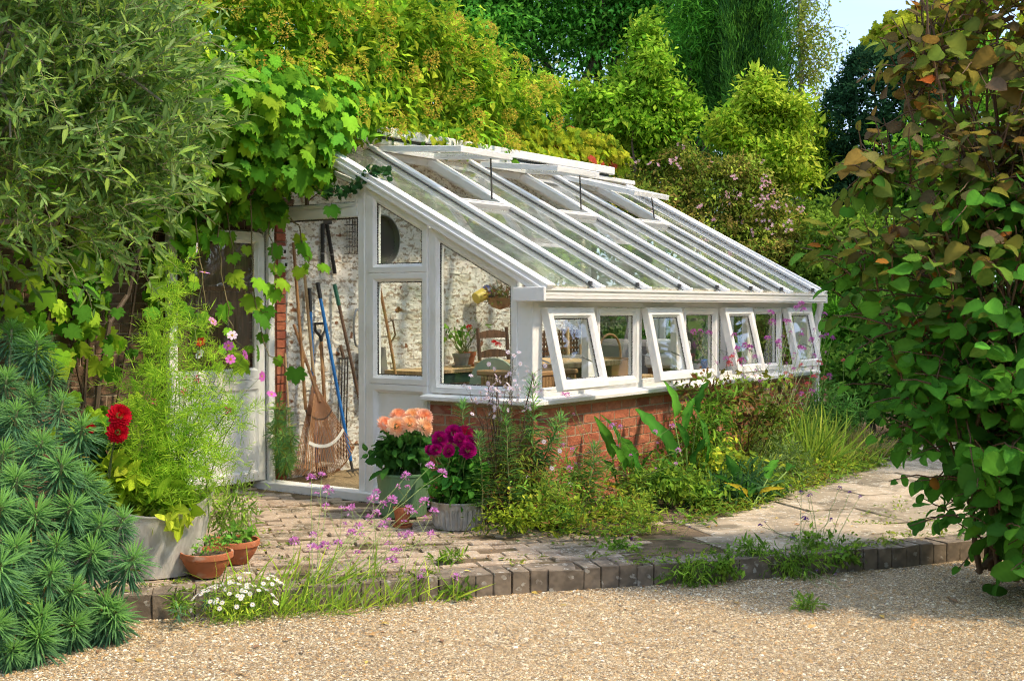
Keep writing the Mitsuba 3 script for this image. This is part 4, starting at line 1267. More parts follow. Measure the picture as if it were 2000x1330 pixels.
C = pick(r, [(0.14, 0.38, 0.03), (0.23, 0.48, 0.035), (0.09, 0.27, 0.03), (0.34, 0.52, 0.04)], n, 0.28)
near_parts(t, 'leaf', P, D, N, S, C, LOBEDS, 'leaf', 300, in_view(P))

# creeper along the ridge
r = np.random.default_rng(32)
t = thing('virginia_creeper', 'yellow green creeper with a few red leaves trailing on the ridge', 'climber')
CB = [((3.6, 2.55, 3.28), (0.5, 0.2, 0.14)), ((4.2, 2.55, 3.3), (0.6, 0.22, 0.17)), ((4.8, 2.5, 3.3), (0.5, 0.25, 0.2)), ((5.2, 2.45, 3.2), (0.3, 0.2, 0.16)), ((3.3, 2.32, 3.1), (0.55, 0.12, 0.08)), ((4.3, 2.38, 3.1), (0.7, 0.12, 0.08))]
p, o_ = blob_points(r, CB, 900, 0.3)
P, O_ = gw(p), o_ @ GH[:3, :3].T
pt = np.array([(3.05 + 0.02 * i, 2.40 - 0.015 * i, 3.2 - 0.022 * i) for i in range(8)]); P = np.vstack([P, gw(np.repeat(pt, 4, 0) + r.normal(0, 0.03, (32, 3)))]); O_ = np.vstack([O_, np.tile([0.5, -0.8, 0.4], (32, 1))])
n = len(P)
C = pick(r, [(0.40, 0.48, 0.03), (0.48, 0.48, 0.04), (0.22, 0.36, 0.03)], n, 0.2); C[r.random(n) < 0.03] = (0.5, 0.10, 0.06)
part(t, 'leaves', leaves(LOBED, P, norm([0, 0, -1] + rdir(r, n) * 0.6 + O_ * 0.3), norm(O_ + [0.2, -0.3, 0.5] + rdir(r, n) * 0.4), 0.085 * np.exp(r.normal(0, 0.2, n)), C), 'leaf', kind='stuff')
part(t, 'stem', MB().add(tube(gw(limb_path(r, (2.9, 2.6, 3.2), (5.3, 2.5, 3.2), 0.02, 12, 0.02)), 0.009, 5), (0.2, 0.1, 0.06)), 'stem')

# a trailing ivy strand on the barge board
t = thing('ivy_strand', 'thin dark ivy strand looped over the white gable board', 'ivy')
pth = np.array([(-0.09, 1.98, 2.42), (-0.10, 1.86, 2.36), (-0.10, 1.70, 2.36), (-0.10, 1.55, 2.42), (-0.03, 1.42, 2.52), (0.04, 1.36, 2.49)])
tt = np.linspace(0, 5, 40)
pp = np.stack([np.interp(tt, range(6), pth[:, j]) for j in range(3)], 1)
part(t, 'stem', MB().add(tube(gw(pp), 0.004, 4), (0.1, 0.08, 0.05)), 'stem')
P = gw(np.repeat(pp, 3, 0) + r.normal(0, 0.022, (120, 3))); n = len(P)
part(t, 'leaves', leaves(LOBED, P, norm(rdir(r, n) + [0, 0, -0.5]), norm([-0.4, -0.8, 0.3] + rdir(r, n) * 0.5), 0.042, pick(r, [(0.03, 0.10, 0.035), (0.05, 0.14, 0.04)], n)), 'leaf_gloss', kind='stuff')

# ------------------------------------------------------------------ the big leaved bush at the right
r = np.random.default_rng(40)
t = thing('hazel_bush', 'tall bronze green bush with big rounded leaves filling the right edge', 'bush')
XB = [((2.76, 6.85, 1.45), (0.98, 0.75, 0.85)), ((2.72, 6.85, 1.0), (0.78, 0.7, 0.5)), ((2.62, 6.8, 2.2), (0.58, 0.55, 0.42)), ((2.22, 6.8, 2.75), (0.20, 0.2, 0.42)), ((2.50, 6.75, 3.0), (0.20, 0.2, 0.6)), ((2.82, 6.8, 3.0), (0.24, 0.25, 0.7)), ((3.2, 6.9, 2.9), (0.3, 0.3, 0.7)), ((1.98, 6.75, 2.2), (0.24, 0.25, 0.18)), ((1.90, 6.75, 1.74), (0.24, 0.25, 0.16)), ((2.95, 6.8, 0.75), (0.92, 0.72, 0.62)), ((3.3, 6.9, 2.2), (0.8, 0.7, 1.0)), ((2.98, 6.75, 0.35), (0.62, 0.6, 0.36))]
base = np.array([2.95, 7.0, -0.02])
m = MB(); P, D, N, Cz = [], [], [], []
q, o_ = blob_points(r, XB, 1500, 0.3)
for i in range(len(q)):
    s = base + [r.normal(0, 0.16), r.normal(0, 0.12), 0]
    d = norm(o_[i] * 0.6 + rdir(r, 1)[0] * 0.45 + [-0.12, -0.15, 0.25])
    L = r.uniform(0.22, 0.42)
    tip = q[i] + d * L * 0.5
    st = q[i] - d * L * 0.5
    if i % 22 == 0:
        m.add(tube(limb_path(r, s, st, 0.06, 9, 0.03), np.linspace(0.017, 0.006, 9), 5), (0.12, 0.075, 0.045))
    pth = limb_path(r, st, tip, 0.05, 6, 0.03)
    m.add(tube(pth, np.linspace(0.006, 0.0025, 6), 4), (0.13, 0.075, 0.045))
    n = r.integers(4, 7)
    for j in range(n):
        u = 0.15 + 0.85 * (j + r.random() * 0.4) / n
        b = pth[0] + (pth[-1] - pth[0]) * u
        side = np.cross(d, [0, 0, 1.0]) * (1 if j % 2 else -1)
        dd = norm(side * 0.9 + d * 0.6 + np.array([0, 0, -0.45]) + rdir(r, 1)[0] * 0.4)
        P.append(b + dd * 0.02); D.append(dd)
        N.append(norm(o_[i] * 0.45 + np.array([0, -0.1, 0.75]) + rdir(r, 1)[0] * 0.6))
        Cz.append(q[i][2] + 0.35 * o_[i][2] - 0.35 * q[i][0] + 0.25)
for i in range(8):
    tip = np.array([r.uniform(2.0, 3.4), r.uniform(6.5, 7.1), r.uniform(2.2, 3.5)])
    m.add(tube(limb_path(r, base + [r.normal(0, 0.15), r.normal(0, 0.1), 0], tip, 0.05, 10, 0.02), np.linspace(0.02, 0.005, 10), 6), (0.14, 0.085, 0.05))
part(t, 'stem', m, 'stem', smooth=True)
P, D, N, Cz = np.array(P), np.array(D), np.array(N), np.array(Cz)
n = len(P)
C = pick(r, [(0.09, 0.29, 0.035), (0.13, 0.37, 0.04), (0.07, 0.21, 0.035)], n, 0.2)
hot = np.clip((Cz - 1.0 + r.normal(0, 0.35, n)) / 0.7, 0, 1)[:, None]
Cb = pick(r, [(0.26, 0.23, 0.04), (0.33, 0.18, 0.05), (0.20, 0.28, 0.045), (0.19, 0.11, 0.085)], n, 0.2)
C = C * (1 - hot * 0.85) + Cb * hot * 0.85
red = (r.random(n) < 0.004 + 0.035 * hot[:, 0]); C[red] = pick(r, [(0.40, 0.12, 0.035), (0.44, 0.20, 0.04)], red.sum(), 0.2)
S = np.minimum(0.080 * np.exp(r.normal(0, 0.28, n)), 0.135)
near_parts(t, 'leaf', P, D, N, S, C, HEARTS, 'leaf_gloss', 300, in_view(P, 0.0))


# ------------------------------------------------------------------ small helpers for flowers
FINE = ovate([(0.4, 1.0), (0.75, 0.8)], 0.032, 0.4, 0.30)


def whorl(r, c, axis, n, L, col, spread=1.0, tpl=None, height=0.1):
    """A bottlebrush of narrow leaves round the top of a stem."""
    axis = norm(np.asarray(axis, float))
    x, y, z = frame_of(axis)
    h = r.random(n) ** 0.7
    a = r.uniform(0, 6.28, n)
    rad = np.cos(a)[:, None] * y + np.sin(a)[:, None] * z
    P = c - axis * height * (1 - h)[:, None] + rad * 0.004
    D = norm(rad * (1.15 - 0.85 * h[:, None] ** 3) * spread + axis * (-0.25 + 1.0 * h[:, None] ** 1.5) + r.normal(0, 0.1, (n, 3)))
    return leaves(NARROW if tpl is None else tpl, P, D, norm(axis + rad * -0.2 + r.normal(0, 0.15, (n, 3))), L * (1.05 - 0.45 * h ** 4) * np.exp(r.normal(0, 0.12, n)), col(n, h))


def bloom(r, c, axis, R, cols, n=90, petal_w=0.24):
    """A double pompom flower of many petals round an axis."""
    axis = norm(np.asarray(axis, float))
    x, y, z = frame_of(axis)
    k = np.arange(n) + 0.5
    th = np.arccos(1 - 1.45 * k / n)
    ph = k * 2.39996
    d = np.cos(th)[:, None] * x + np.sin(th)[:, None] * (np.cos(ph)[:, None] * y + np.sin(ph)[:, None] * z)
    t_ = (k / n)[:, None]
    L = R * (0.5 + 0.5 * t_[:, 0])
    P = c + d * (R * 0.35)
    up = norm(x - (d * x).sum(1, keepdims=True) * d + 1e-3)
    tpl = ovate([(0.35, 0.8), (0.7, 1.0)], petal_w, 0.35, -0.25)
    col = (np.array(cols[0]) * (1 - t_) + np.array(cols[1]) * t_) * np.exp(r.normal(0, 0.10, (n, 1)))
    return leaves(tpl, P, norm(d + up * 0.25), norm(up + d * 0.4), L * 0.85, col)


def dome(r, c, axis, R, cols, n=34):
    """A small domed head of tiny flowers."""
    axis = norm(np.asarray(axis, float))
    d = rdir(r, n); d = norm(d + axis * 0.75)
    P = c + d * R * 0.55
    return leaves(OVAL2, P, norm(d + rdir(r, n) * 0.8), norm(d + rdir(r, n) * 0.4), R * 0.75, pick(r, cols, n, 0.18))


def daisy(r, c, axis, R, col, eye=(0.75, 0.5, 0.05), n=8, tpl=None):
    x, y, z = frame_of(norm(np.asarray(axis, float)))
    a = np.arange(n) * 6.2832 / n + r.uniform(0, 1)
    D = np.cos(a)[:, None] * y + np.sin(a)[:, None] * z + 0.12 * x
    v1, f1, c1 = leaves(OVAL2 if tpl is None else tpl, np.repeat(np.asarray(c)[None], n, 0) + D * R * 0.12, D, np.repeat(x[None], n, 0), R * 0.9, np.tile(col, (n, 1)) * np.exp(r.normal(0, 0.08, (n, 1))))
    v2 = np.vstack([c + x * R * 0.28, *(c + x * R * 0.06 + R * 0.24 * (math.cos(q) * y + math.sin(q) * z) for q in np.arange(6) * 1.0472)])
    f2 = np.array([(0, 1 + i, 1 + (i + 1) % 6) for i in range(6)])
    return np.vstack([v1, v2]), np.vstack([f1, f2 + len(v1)]), np.vstack([c1, np.tile(eye, (7, 1))])


def thin(pts, r0, r1, col, n=3):
    pts = np.asarray(pts, float)
    v, f = tube(pts, np.linspace(r0, r1, len(pts)), n, False)
    return v, f, np.tile(col, (len(v), 1))


STEMG = (0.10, 0.17, 0.04)

# ------------------------------------------------------------------ euphorbia at the lower left
r = np.random.default_rng(41)
t = thing('euphorbia_clump', 'blue green euphorbia clump with bottlebrush stems at the lower left corner', 'shrub')
EU = [(-2.532, 6.700, 1.292), (-2.578, 6.400, 1.116), (-2.290, 6.400, 0.997), (-2.448, 6.200, 0.961), (-2.152, 6.300, 0.875), (-2.285, 6.100, 0.818), (-2.433, 6.000, 0.780), (-2.665, 6.900, 1.216), (-2.150, 6.000, 0.718), (-2.333, 5.900, 0.669), (-2.107, 6.200, 0.628), (-2.200, 5.800, 0.515), (-2.326, 5.700, 0.567),
      (-2.085, 5.950, 0.527), (-1.967, 6.000, 0.432), (-1.886, 6.100, 0.440), (-2.087, 5.750, 0.380), (-2.218, 5.600, 0.397), (-1.972, 5.900, 0.315), (-1.792, 5.950, 0.281), (-2.076, 5.650, 0.270), (-2.192, 5.500, 0.222), (-2.018, 5.750, 0.165), (-1.897, 5.850, 0.070), (-1.849, 5.850, 0.033), (-2.087, 5.550, 0.096),
      (-1.990, 5.700, 0.023), (-2.154, 5.400, -0.013), (-2.200, 5.350, 0.112), (-2.080, 5.500, 0.016), (-2.206, 5.400, 0.357), (-2.524, 6.600, 1.010), (-2.093, 6.350, 0.529), (-2.515, 6.500, 0.789), (-2.487, 6.800, 1.136), (-2.591, 6.300, 0.953), (-2.748, 6.900, 1.358), (-2.138, 6.100, 0.390), (-2.289, 5.900, 0.278)]
col = lambda n, h: (np.array([(0.085, 0.20, 0.115)]) * (1 - h[:, None] ** 3) + np.array([(0.19, 0.40, 0.08)]) * h[:, None] ** 3) * np.exp(r.normal(0, 0.16, (n, 1)))
m = MB(); root = np.array([-2.75, 6.3, -0.1])
for c in EU:
    c = np.array(c)
    c[0] -= 0.02
    g = np.array([root[0] + 0.5 * (c[0] - root[0]), root[1] + 0.45 * (c[1] - root[1]), -0.1])
    pth = limb_path(r, g, c, -0.04, 8, 0.03)
    m.add(thin(pth, 0.011, 0.007, (0.17, 0.20, 0.09), 6))
    ax = norm(pth[-1] - pth[-2] + [0.12, -0.12, 0.25])
    part(t, 'leaf_whorl', whorl(r, c, ax, 230, 0.105 * r.uniform(0.9, 1.35), col, 1.0, FINE, 0.17), 'leaf', smooth=True)
    q = pth[3:7]
    if r.random() < 0.8:
        m.add(leaves(NARROW, np.repeat(q, 3, 0), norm(rdir(r, 12) + [0, 0, -0.5]), rdir(r, 12), 0.10, pick(r, [(0.46, 0.36, 0.05), (0.30, 0.14, 0.04), (0.16, 0.28, 0.08)], 12)))
part(t, 'stem', m, 'stem')

# ------------------------------------------------------------------ galvanised tub with cosmos
r = np.random.default_rng(42)
t = thing('galvanised_tub', 'large pale galvanised tub on the left filled with feathery plants', 'tub')
prof = [(0.0, 0.03), (0.185, 0.0), (0.19, 0.004), (0.205, 0.10), (0.245, 0.30), (0.25, 0.335), (0.258, 0.34), (0.258, 0.352), (0.248, 0.352), (0.24, 0.33), (0.2, 0.1), (0.0, 0.09)]
v, f = lathe(prof, 40)
v[:, 2] += 0.10 * np.clip(v[:, 2] / 0.35, 0, 1) ** 2 * (v[:, 0] / 0.25) ** 2
v[:, 0] *= 1.30
TUB = np.array([-1.99, 6.88, 0.0])
part(t, 'body', (v, f), 'galvanised_pale', M=rotz(0.35, TUB), smooth=50)
part(t, 'soil', lathe([(0, 0.28), (0.23, 0.27)], 24), 'soil', M=rotz(0.35, TUB) @ np.diag([1.25, 1, 1, 1]))
CG = [(0.36, 0.60, 0.05), (0.46, 0.66, 0.06), (0.26, 0.48, 0.04)]
t = thing('cosmos_plant', 'tall feathery light green cosmos growing in the galvanised tub', 'flower')
m, lv = MB(), MB()
tops = [(-1.867, 6.950, 1.699), (-1.897, 6.900, 1.471), (-1.757, 6.900, 1.358), (-1.984, 6.900, 1.244), (-1.656, 6.950, 1.186), (-1.831, 6.800, 1.080), (-1.692, 6.800, 0.912), (-1.944, 6.850, 0.908), (-2.016, 6.800, 0.687), (-1.589, 6.900, 1.017), (-1.778, 6.750, 0.749), (-1.624, 6.800, 0.687), (-1.926, 7.000, 1.356), (-2.159, 7.000, 1.011), (-1.739, 6.700, 0.588), (-1.877, 6.700, 0.505), (-1.518, 6.900, 0.904)]
P, D = [], []
for tp in tops:
    s = TUB + [r.normal(0, 0.12), r.normal(0, 0.08), 0.28]
    pth = limb_path(r, s, tp, 0.03, 9, 0.02)
    m.add(thin(pth, 0.0045, 0.0018, (0.15, 0.22, 0.05), 4))
    for q in pth[1:]:
        for k in range(11):
            a = r.uniform(0, 6.28); d = norm(np.array([math.cos(a), math.sin(a), r.uniform(-0.1, 0.9)]))
            L = r.uniform(0.07, 0.14)
            b = q + r.normal(0, 0.035, 3)
            for u in np.linspace(0.1, 1, 8):
                for s2 in (-1, 1):
                    P.append(b + d * L * u); D.append(d * 0.8 + s2 * norm(np.cross(d, rdir(r, 1)[0])) * 0.9)
P, D = np.array(P), np.array(D)
n = len(P)
part(t, 'stem', m, 'stem')
part(t, 'foliage', leaves(ovate([(0.5, 1.0)], 0.036, 0.2, 0.1), P, D, rdir(r, n), 0.055 * np.exp(r.normal(0, 0.2, n)), pick(r, CG, n, 0.15)), 'leaf', kind='stuff')
PET = ovate([(0.4, 0.8), (0.8, 1.0)], 0.34, 0.15, 0.05)
COS = [((-1.713, 6.950, 1.662), (0.62, 0.30, 0.58)), ((-1.561, 6.950, 1.314), (0.80, 0.62, 0.78)), ((-1.570, 6.900, 1.259), (0.62, 0.16, 0.55)), ((-1.559, 6.900, 1.182), (0.66, 0.18, 0.55)), ((-1.480, 6.900, 1.208), (0.62, 0.14, 0.50)), ((-1.729, 6.900, 1.210), (0.85, 0.80, 0.84)),
       ((-1.387, 6.900, 1.088), (0.62, 0.13, 0.55)), ((-1.343, 6.950, 0.985), (0.66, 0.17, 0.58)), ((-1.657, 6.900, 1.392), (0.70, 0.30, 0.55)), ((-1.723, 6.900, 1.278), (0.55, 0.02, 0.03)), ((-1.770, 7.000, 1.804), (0.82, 0.70, 0.80))]
st = MB()
for c, cl in COS:
    c = np.array(c)
    s = TUB + [0.12, 0.0, 0.45]
    st.add(thin(limb_path(r, s, c, 0.06, 8, 0.02), 0.0022, 0.0013, (0.12, 0.18, 0.05), 3))
    part(t, 'flower', daisy(r, c, [0.5, -0.5, 0.4] + r.normal(0, 0.7, 3), 0.031, np.array(cl), (0.6, 0.36, 0.03), 7, PET), 'petal', smooth=True)
part(t, 'flower_stem', st, 'stem')

t = thing('nicotiana_plant', 'light green leafy plant spilling over the front of the galvanised tub', 'plant')
cp = TUB + [0, -0.02, 0.42]
part(t, 'foliage', clump_leaves(r, [(cp, (0.30, 0.2, 0.17)), (cp + [0.1, -0.12, -0.02], (0.2, 0.1, 0.1)), (cp + [-0.2, -0.05, 0.12], (0.15, 0.12, 0.15))], 46, 8, 0.05, OVAL, 0.10, [(0.36, 0.50, 0.03), (0.46, 0.56, 0.05), (0.22, 0.38, 0.03)], lo=0.3), 'leaf', smooth=True)
part(t, 'stem', MB().add(thin(limb_path(r, TUB + [0, 0, 0.28], TUB + [0.02, -0.03, 0.85], 0.05), 0.006, 0.003, (0.09, 0.06, 0.04), 5)).add(thin(limb_path(r, TUB + [-0.1, 0, 0.28], TUB + [-0.18, 0.03, 0.7], 0.05), 0.006, 0.003, (0.09, 0.06, 0.04), 5)), 'stem')

t = thing('red_dahlia', 'deep red dahlia behind the euphorbia beside the galvanised tub', 'flower')
rd = np.array((-2.089, 6.620, 0.894))
part(t, 'bloom', bloom(r, rd, (0.5, -0.7, 0.4), 0.062, [(0.50, 0.008, 0.02), (0.62, 0.02, 0.05)], 100), 'petal', smooth=True)
part(t, 'bloom', bloom(r, rd + [-0.005, -0.02, -0.085], (0.4, -0.8, 0.1), 0.055, [(0.42, 0.006, 0.015), (0.55, 0.015, 0.04)], 90), 'petal', smooth=True)
part(t, 'bloom', bloom(r, np.array((-2.289, 6.750, 0.816)), (0.2, -0.8, 0.1), 0.03, [(0.42, 0.006, 0.015), (0.5, 0.015, 0.04)], 60), 'petal', smooth=True)
st = MB()
for d_ in ((0, 0, 0), (-0.005, -0.02, -0.085), (-0.17, 0, -0.07)):
    st.add(thin(limb_path(r, (-2.28, 6.85, -0.02), rd + d_, 0.03), 0.006, 0.004, (0.08, 0.12, 0.04), 5))
part(t, 'stem', st, 'stem')
part(t, 'foliage', clump_leaves(r, [((-2.3, 7.25, 0.45), (0.25, 0.2, 0.32))], 40, 8, 0.06, OVAL, 0.10, DEEP + [(0.06, 0.15, 0.03)], lo=0.3), 'leaf')

# small coral flowers near the tub
t = thing('salvia_plant', 'wiry plant with tiny coral flowers in front of the white door panel', 'flower')
st, fl = MB(), []
for c in ((-1.994, 6.850, 0.970), (-1.789, 6.800, 1.010), (-1.732, 6.850, 1.077), (-1.972, 6.850, 0.950), (-1.564, 6.850, 0.908), (-1.801, 6.900, 1.074)):
    st.add(thin(limb_path(r, (-1.9, 7.0, 0.25), c, 0.03), 0.0025, 0.0015, (0.12, 0.14, 0.05)))
    part(t, 'flower', dome(r, np.array(c), (0.3, -0.7, 0.3), 0.022, [(0.75, 0.22, 0.20), (0.70, 0.14, 0.25)], 14), 'petal')
part(t, 'stem', st, 'stem')

# white flowered wisps right of the tub
r = np.random.default_rng(43)
t = thing('gaura_plant', 'airy plant with small white flowers between the tub and the door', 'flower')
g0 = np.array((-1.725, 7.672, 0.000)); st, P = MB(), []
for i in range(34):
    tip = g0 + [r.normal(0.02, 0.13), r.normal(0, 0.12), r.uniform(0.2, 0.62)]
    st.add(thin(limb_path(r, g0 + [r.normal(0, 0.06), r.normal(0, 0.06), 0], tip, 0.06), 0.0025, 0.0012, (0.248, 0.31, 0.093)))
    if r.random() < 0.8:
        P += [tip + r.normal(0, 0.03, 3) for _ in range(3)]
part(t, 'stem', st, 'stem')
for p in P[:60]:
    part(t, 'flower', daisy(r, p, rdir(r, 1)[0] + [0.4, -0.6, 0.4], 0.013, np.array((0.82, 0.80, 0.80)), (0.5, 0.4, 0.3), 4), 'petal')
part(t, 'foliage', clump_leaves(r, [(g0 + [0, 0, 0.22], (0.18, 0.14, 0.2))], 60, 8, 0.04, LANCE, 0.06, [(0.186, 0.341, 0.0465), (0.279, 0.434, 0.062)], lo=0.2), 'leaf')

# ------------------------------------------------------------------ terracotta bowls
bowlp = [(0.0, 0.0), (0.07, 0.0), (0.078, 0.006), (0.118, 0.06), (0.134, 0.100), (0.134, 0.103), (0.142, 0.105), (0.144, 0.132), (0.140, 0.138), (0.132, 0.137), (0.126, 0.105), (0.0, 0.10)]
for name, c, lab in (('terracotta_bowl', (-1.671, 6.713, 0.000), 'terracotta bowl with sparse seedlings nearest the gravel in front of the tub'), ('terracotta_bowl', (-1.597, 7.061, 0.000), 'terracotta bowl of leafy strawberry plants behind the other bowl')):
    c = np.array(c) + [0, 0.08, 0]
    t = thing(name, lab, 'plant pot', 'terracotta bowls beside the tub')
    part(t, 'body', lathe(bowlp, 36), 'terracotta', M=rotz(0.3, c), smooth=40)
    part(t, 'soil', lathe([(0, 0.118), (0.131, 0.114)], 20), 'soil', M=rotz(0.3, c))
    full = 'strawberry' in lab
    t = thing('strawberry_plant' if full else 'seedlings', 'small strawberry plants growing in the rear terracotta bowl' if full else 'small weedy seedlings in the front terracotta bowl', 'plant')
    part(t, 'foliage', clump_leaves(r, [(c + [0, 0, 0.16], (0.12, 0.11, 0.07))], 26 if full else 22, 6, 0.02, OVAL2, 0.045 if full else 0.026, [(0.109, 0.279, 0.0465), (0.202, 0.403, 0.0543)], lo=0.2, up=1.0), 'leaf')

# ------------------------------------------------------------------ dahlias in pots by the gable
r = np.random.default_rng(44)
GP = np.array([-0.77, 8.80, 0.0])
t = thing('green_pot', 'sage green glazed pot holding peach dahlias', 'plant pot')
part(t, 'body', lathe([(0, 0.0), (0.155, 0.0), (0.163, 0.01), (0.170, 0.10), (0.182, 0.22), (0.190, 0.285), (0.196, 0.29), (0.197, 0.305), (0.190, 0.308), (0.180, 0.29), (0.17, 0.22), (0, 0.21)], 48), 'glazed_green', M=rotz(0, GP), smooth=40)
part(t, 'soil', lathe([(0, 0.27), (0.18, 0.265)], 24), 'soil', M=rotz(0, GP))
t = thing('peach_dahlia', 'peach dahlias with dark green leaves in the sage green pot', 'flower')
st = MB()
for c, R in (((-0.883, 8.620, 0.663), 0.055), ((-0.796, 8.720, 0.707), 0.064), ((-0.795, 8.550, 0.652), 0.066), ((-0.704, 8.550, 0.669), 0.062), ((-0.696, 8.720, 0.711), 0.056), ((-0.605, 8.550, 0.648), 0.066), ((-0.611, 8.680, 0.707), 0.058), ((-0.663, 8.850, 0.703), 0.055)):
    c = np.array(c)
    part(t, 'bloom', bloom(r, c, np.array([0.25, -0.75, 0.45]) + r.normal(0, 0.22, 3), R * 1.02, [(0.88, 0.50, 0.24), (0.92, 0.68, 0.56)] if r.random() < 0.7 else [(0.86, 0.40, 0.2), (0.90, 0.60, 0.50)], 105, 0.2), 'petal', smooth=True)
    st.add(thin(limb_path(r, GP + [r.normal(0, 0.05), r.normal(0, 0.05), 0.26], c, 0.02), 0.005, 0.004, (0.093, 0.171, 0.0465), 5))
part(t, 'stem', st, 'stem')
part(t, 'foliage', clump_leaves(r, [(GP + [0.0, 0, 0.49], (0.17, 0.16, 0.14)), (GP + [-0.03, -0.03, 0.44], (0.19, 0.15, 0.07)), (GP + [0.03, -0.05, 0.54], (0.16, 0.14, 0.08))], 90, 8, 0.04, OVAL, 0.070, [(0.0341, 0.116, 0.0279), (0.0543, 0.171, 0.031), (0.0775, 0.232, 0.0388)], lo=0.3, droop=0.4), 'leaf_gloss', smooth=True)
big = np.array([[-0.90, 8.66, 0.33], [-0.62, 8.62, 0.36], [-0.86, 8.62, 0.36]])
for i, d in enumerate(([-1, -0.3, -0.5], [0.6, -0.5, -0.5], [-0.3, -0.8, -0.5])):
    part(t, 'drooping_leaf', leaves(OVAL, big[i:i + 1], np.array([d]), np.array([[-0.3, -0.4, 0.8]]), 0.12, np.array([(0.07, 0.22, 0.04)])), 'leaf_gloss', smooth=True)

TP = np.array([-0.365, 8.30, 0.0])
t = thing('ribbed_tub', 'grey ribbed metal tub holding magenta dahlias', 'tub')
v, f = lathe([(0, 0.0), (0.145, 0.0), (0.15, 0.005), (0.156, 0.03), (0.168, 0.135), (0.172, 0.14), (0.176, 0.172), (0.181, 0.176), (0.181, 0.186), (0.173, 0.186), (0.165, 0.15), (0, 0.14)], 240)
a = np.arctan2(v[:, 1], v[:, 0]); rad = np.hypot(v[:, 0], v[:, 1])
rib = np.where((v[:, 2] > 0.02) & (v[:, 2] < 0.138) & (rad > 0.1), 1 + 0.045 * np.cos(a * 30), 1.0)
v[:, 0] *= rib; v[:, 1] *= rib
part(t, 'body', (v, f), 'galvanised', M=rotz(0.1, TP), smooth=50)
part(t, 'soil', lathe([(0, 0.165), (0.165, 0.16)], 24), 'soil', M=rotz(0, TP))
part(t, 'handle', tube([TP + [0.178, -0.05, 0.14], TP + [0.20, -0.05, 0.18], TP + [0.205, -0.01, 0.215], TP + [0.20, 0.03, 0.18], TP + [0.178, 0.03, 0.14]], 0.005, 6), 'steel')
t = thing('magenta_dahlia', 'magenta dahlias in the ribbed metal tub', 'flower')
st = MB()
for c, R, k_ in (((-0.387, 8.250, 0.633), 0.052, 0), ((-0.314, 8.280, 0.633), 0.046, 1), ((-0.476, 8.200, 0.601), 0.046, 0), ((-0.287, 8.200, 0.584), 0.044, 0), ((-0.290, 8.100, 0.541), 0.050, 0), ((-0.411, 8.050, 0.544), 0.038, 0), ((-0.500, 8.150, 0.539), 0.034, 0), ((-0.544, 8.200, 0.530), 0.03, 0), ((-0.343, 8.100, 0.611), 0.040, 0)):
    c = np.array(c)
    part(t, 'bloom', bloom(r, c, np.array([0.2, -0.75, 0.4]) + r.normal(0, 0.25, 3), R * 1.16, [(0.26, 0.004, 0.11), (0.42, 0.012, 0.20)] if not k_ else [(0.55, 0.02, 0.10), (0.55, 0.02, 0.14)], 95, 0.26), 'petal', smooth=True)
    st.add(thin(limb_path(r, TP + [r.normal(0, 0.05), r.normal(0, 0.05), 0.16], c, 0.02), 0.005, 0.0035, (0.109, 0.202, 0.0465), 5))
part(t, 'stem', st, 'stem')
part(t, 'foliage', clump_leaves(r, [(TP + [0, 0, 0.33], (0.17, 0.15, 0.15)), (TP + [0, -0.02, 0.27], (0.18, 0.14, 0.07)), (TP + [0.03, 0, 0.42], (0.13, 0.12, 0.1))], 95, 8, 0.038, OVAL, 0.062, [(0.0543, 0.202, 0.0341), (0.093, 0.295, 0.0388), (0.139, 0.372, 0.0465)], lo=0.3, droop=0.4), 'leaf_gloss', smooth=True)

t = thing('small_terracotta_pot', 'small terracotta pot standing between green pot and ribbed tub', 'plant pot')
SPp = np.array([-0.735, 8.32, 0.0])
part(t, 'body', lathe([(0, 0.02), (0.042, 0.02), (0.044, 0.024), (0.056, 0.105), (0.061, 0.107), (0.064, 0.138), (0.058, 0.14), (0.052, 0.11), (0, 0.10)], 30), 'terracotta', M=rotz(0, SPp), smooth=40)
part(t, 'saucer', lathe([(0, 0.0), (0.06, 0.0), (0.072, 0.02), (0.066, 0.02), (0.055, 0.008), (0, 0.008)], 30), 'terracotta', M=rotz(0, SPp), smooth=40)
t = thing('thyme_plant', 'little grey green thyme in the small terracotta pot', 'plant')
part(t, 'foliage', clump_leaves(r, [(SPp + [0, 0, 0.15], (0.055, 0.055, 0.05))], 30, 8, 0.012, OVAL2, 0.016, [(0.139, 0.202, 0.093), (0.202, 0.279, 0.109)], lo=0.2), 'leaf')
t = thing('clay_jar', 'dark rusty round clay jar behind the galvanised tub', 'jar')
JP = np.array((-2.384, 10.064, 0.000)) + [-0.02, 0.1, 0]
part(t, 'body', lathe([(0, 0), (0.10, 0), (0.14, 0.06), (0.15, 0.14), (0.12, 0.22), (0.085, 0.25), (0.085, 0.265), (0.095, 0.27), (0.08, 0.275), (0.07, 0.25), (0, 0.2)], 30), 'dark_wood', M=rotz(0, JP), smooth=40)

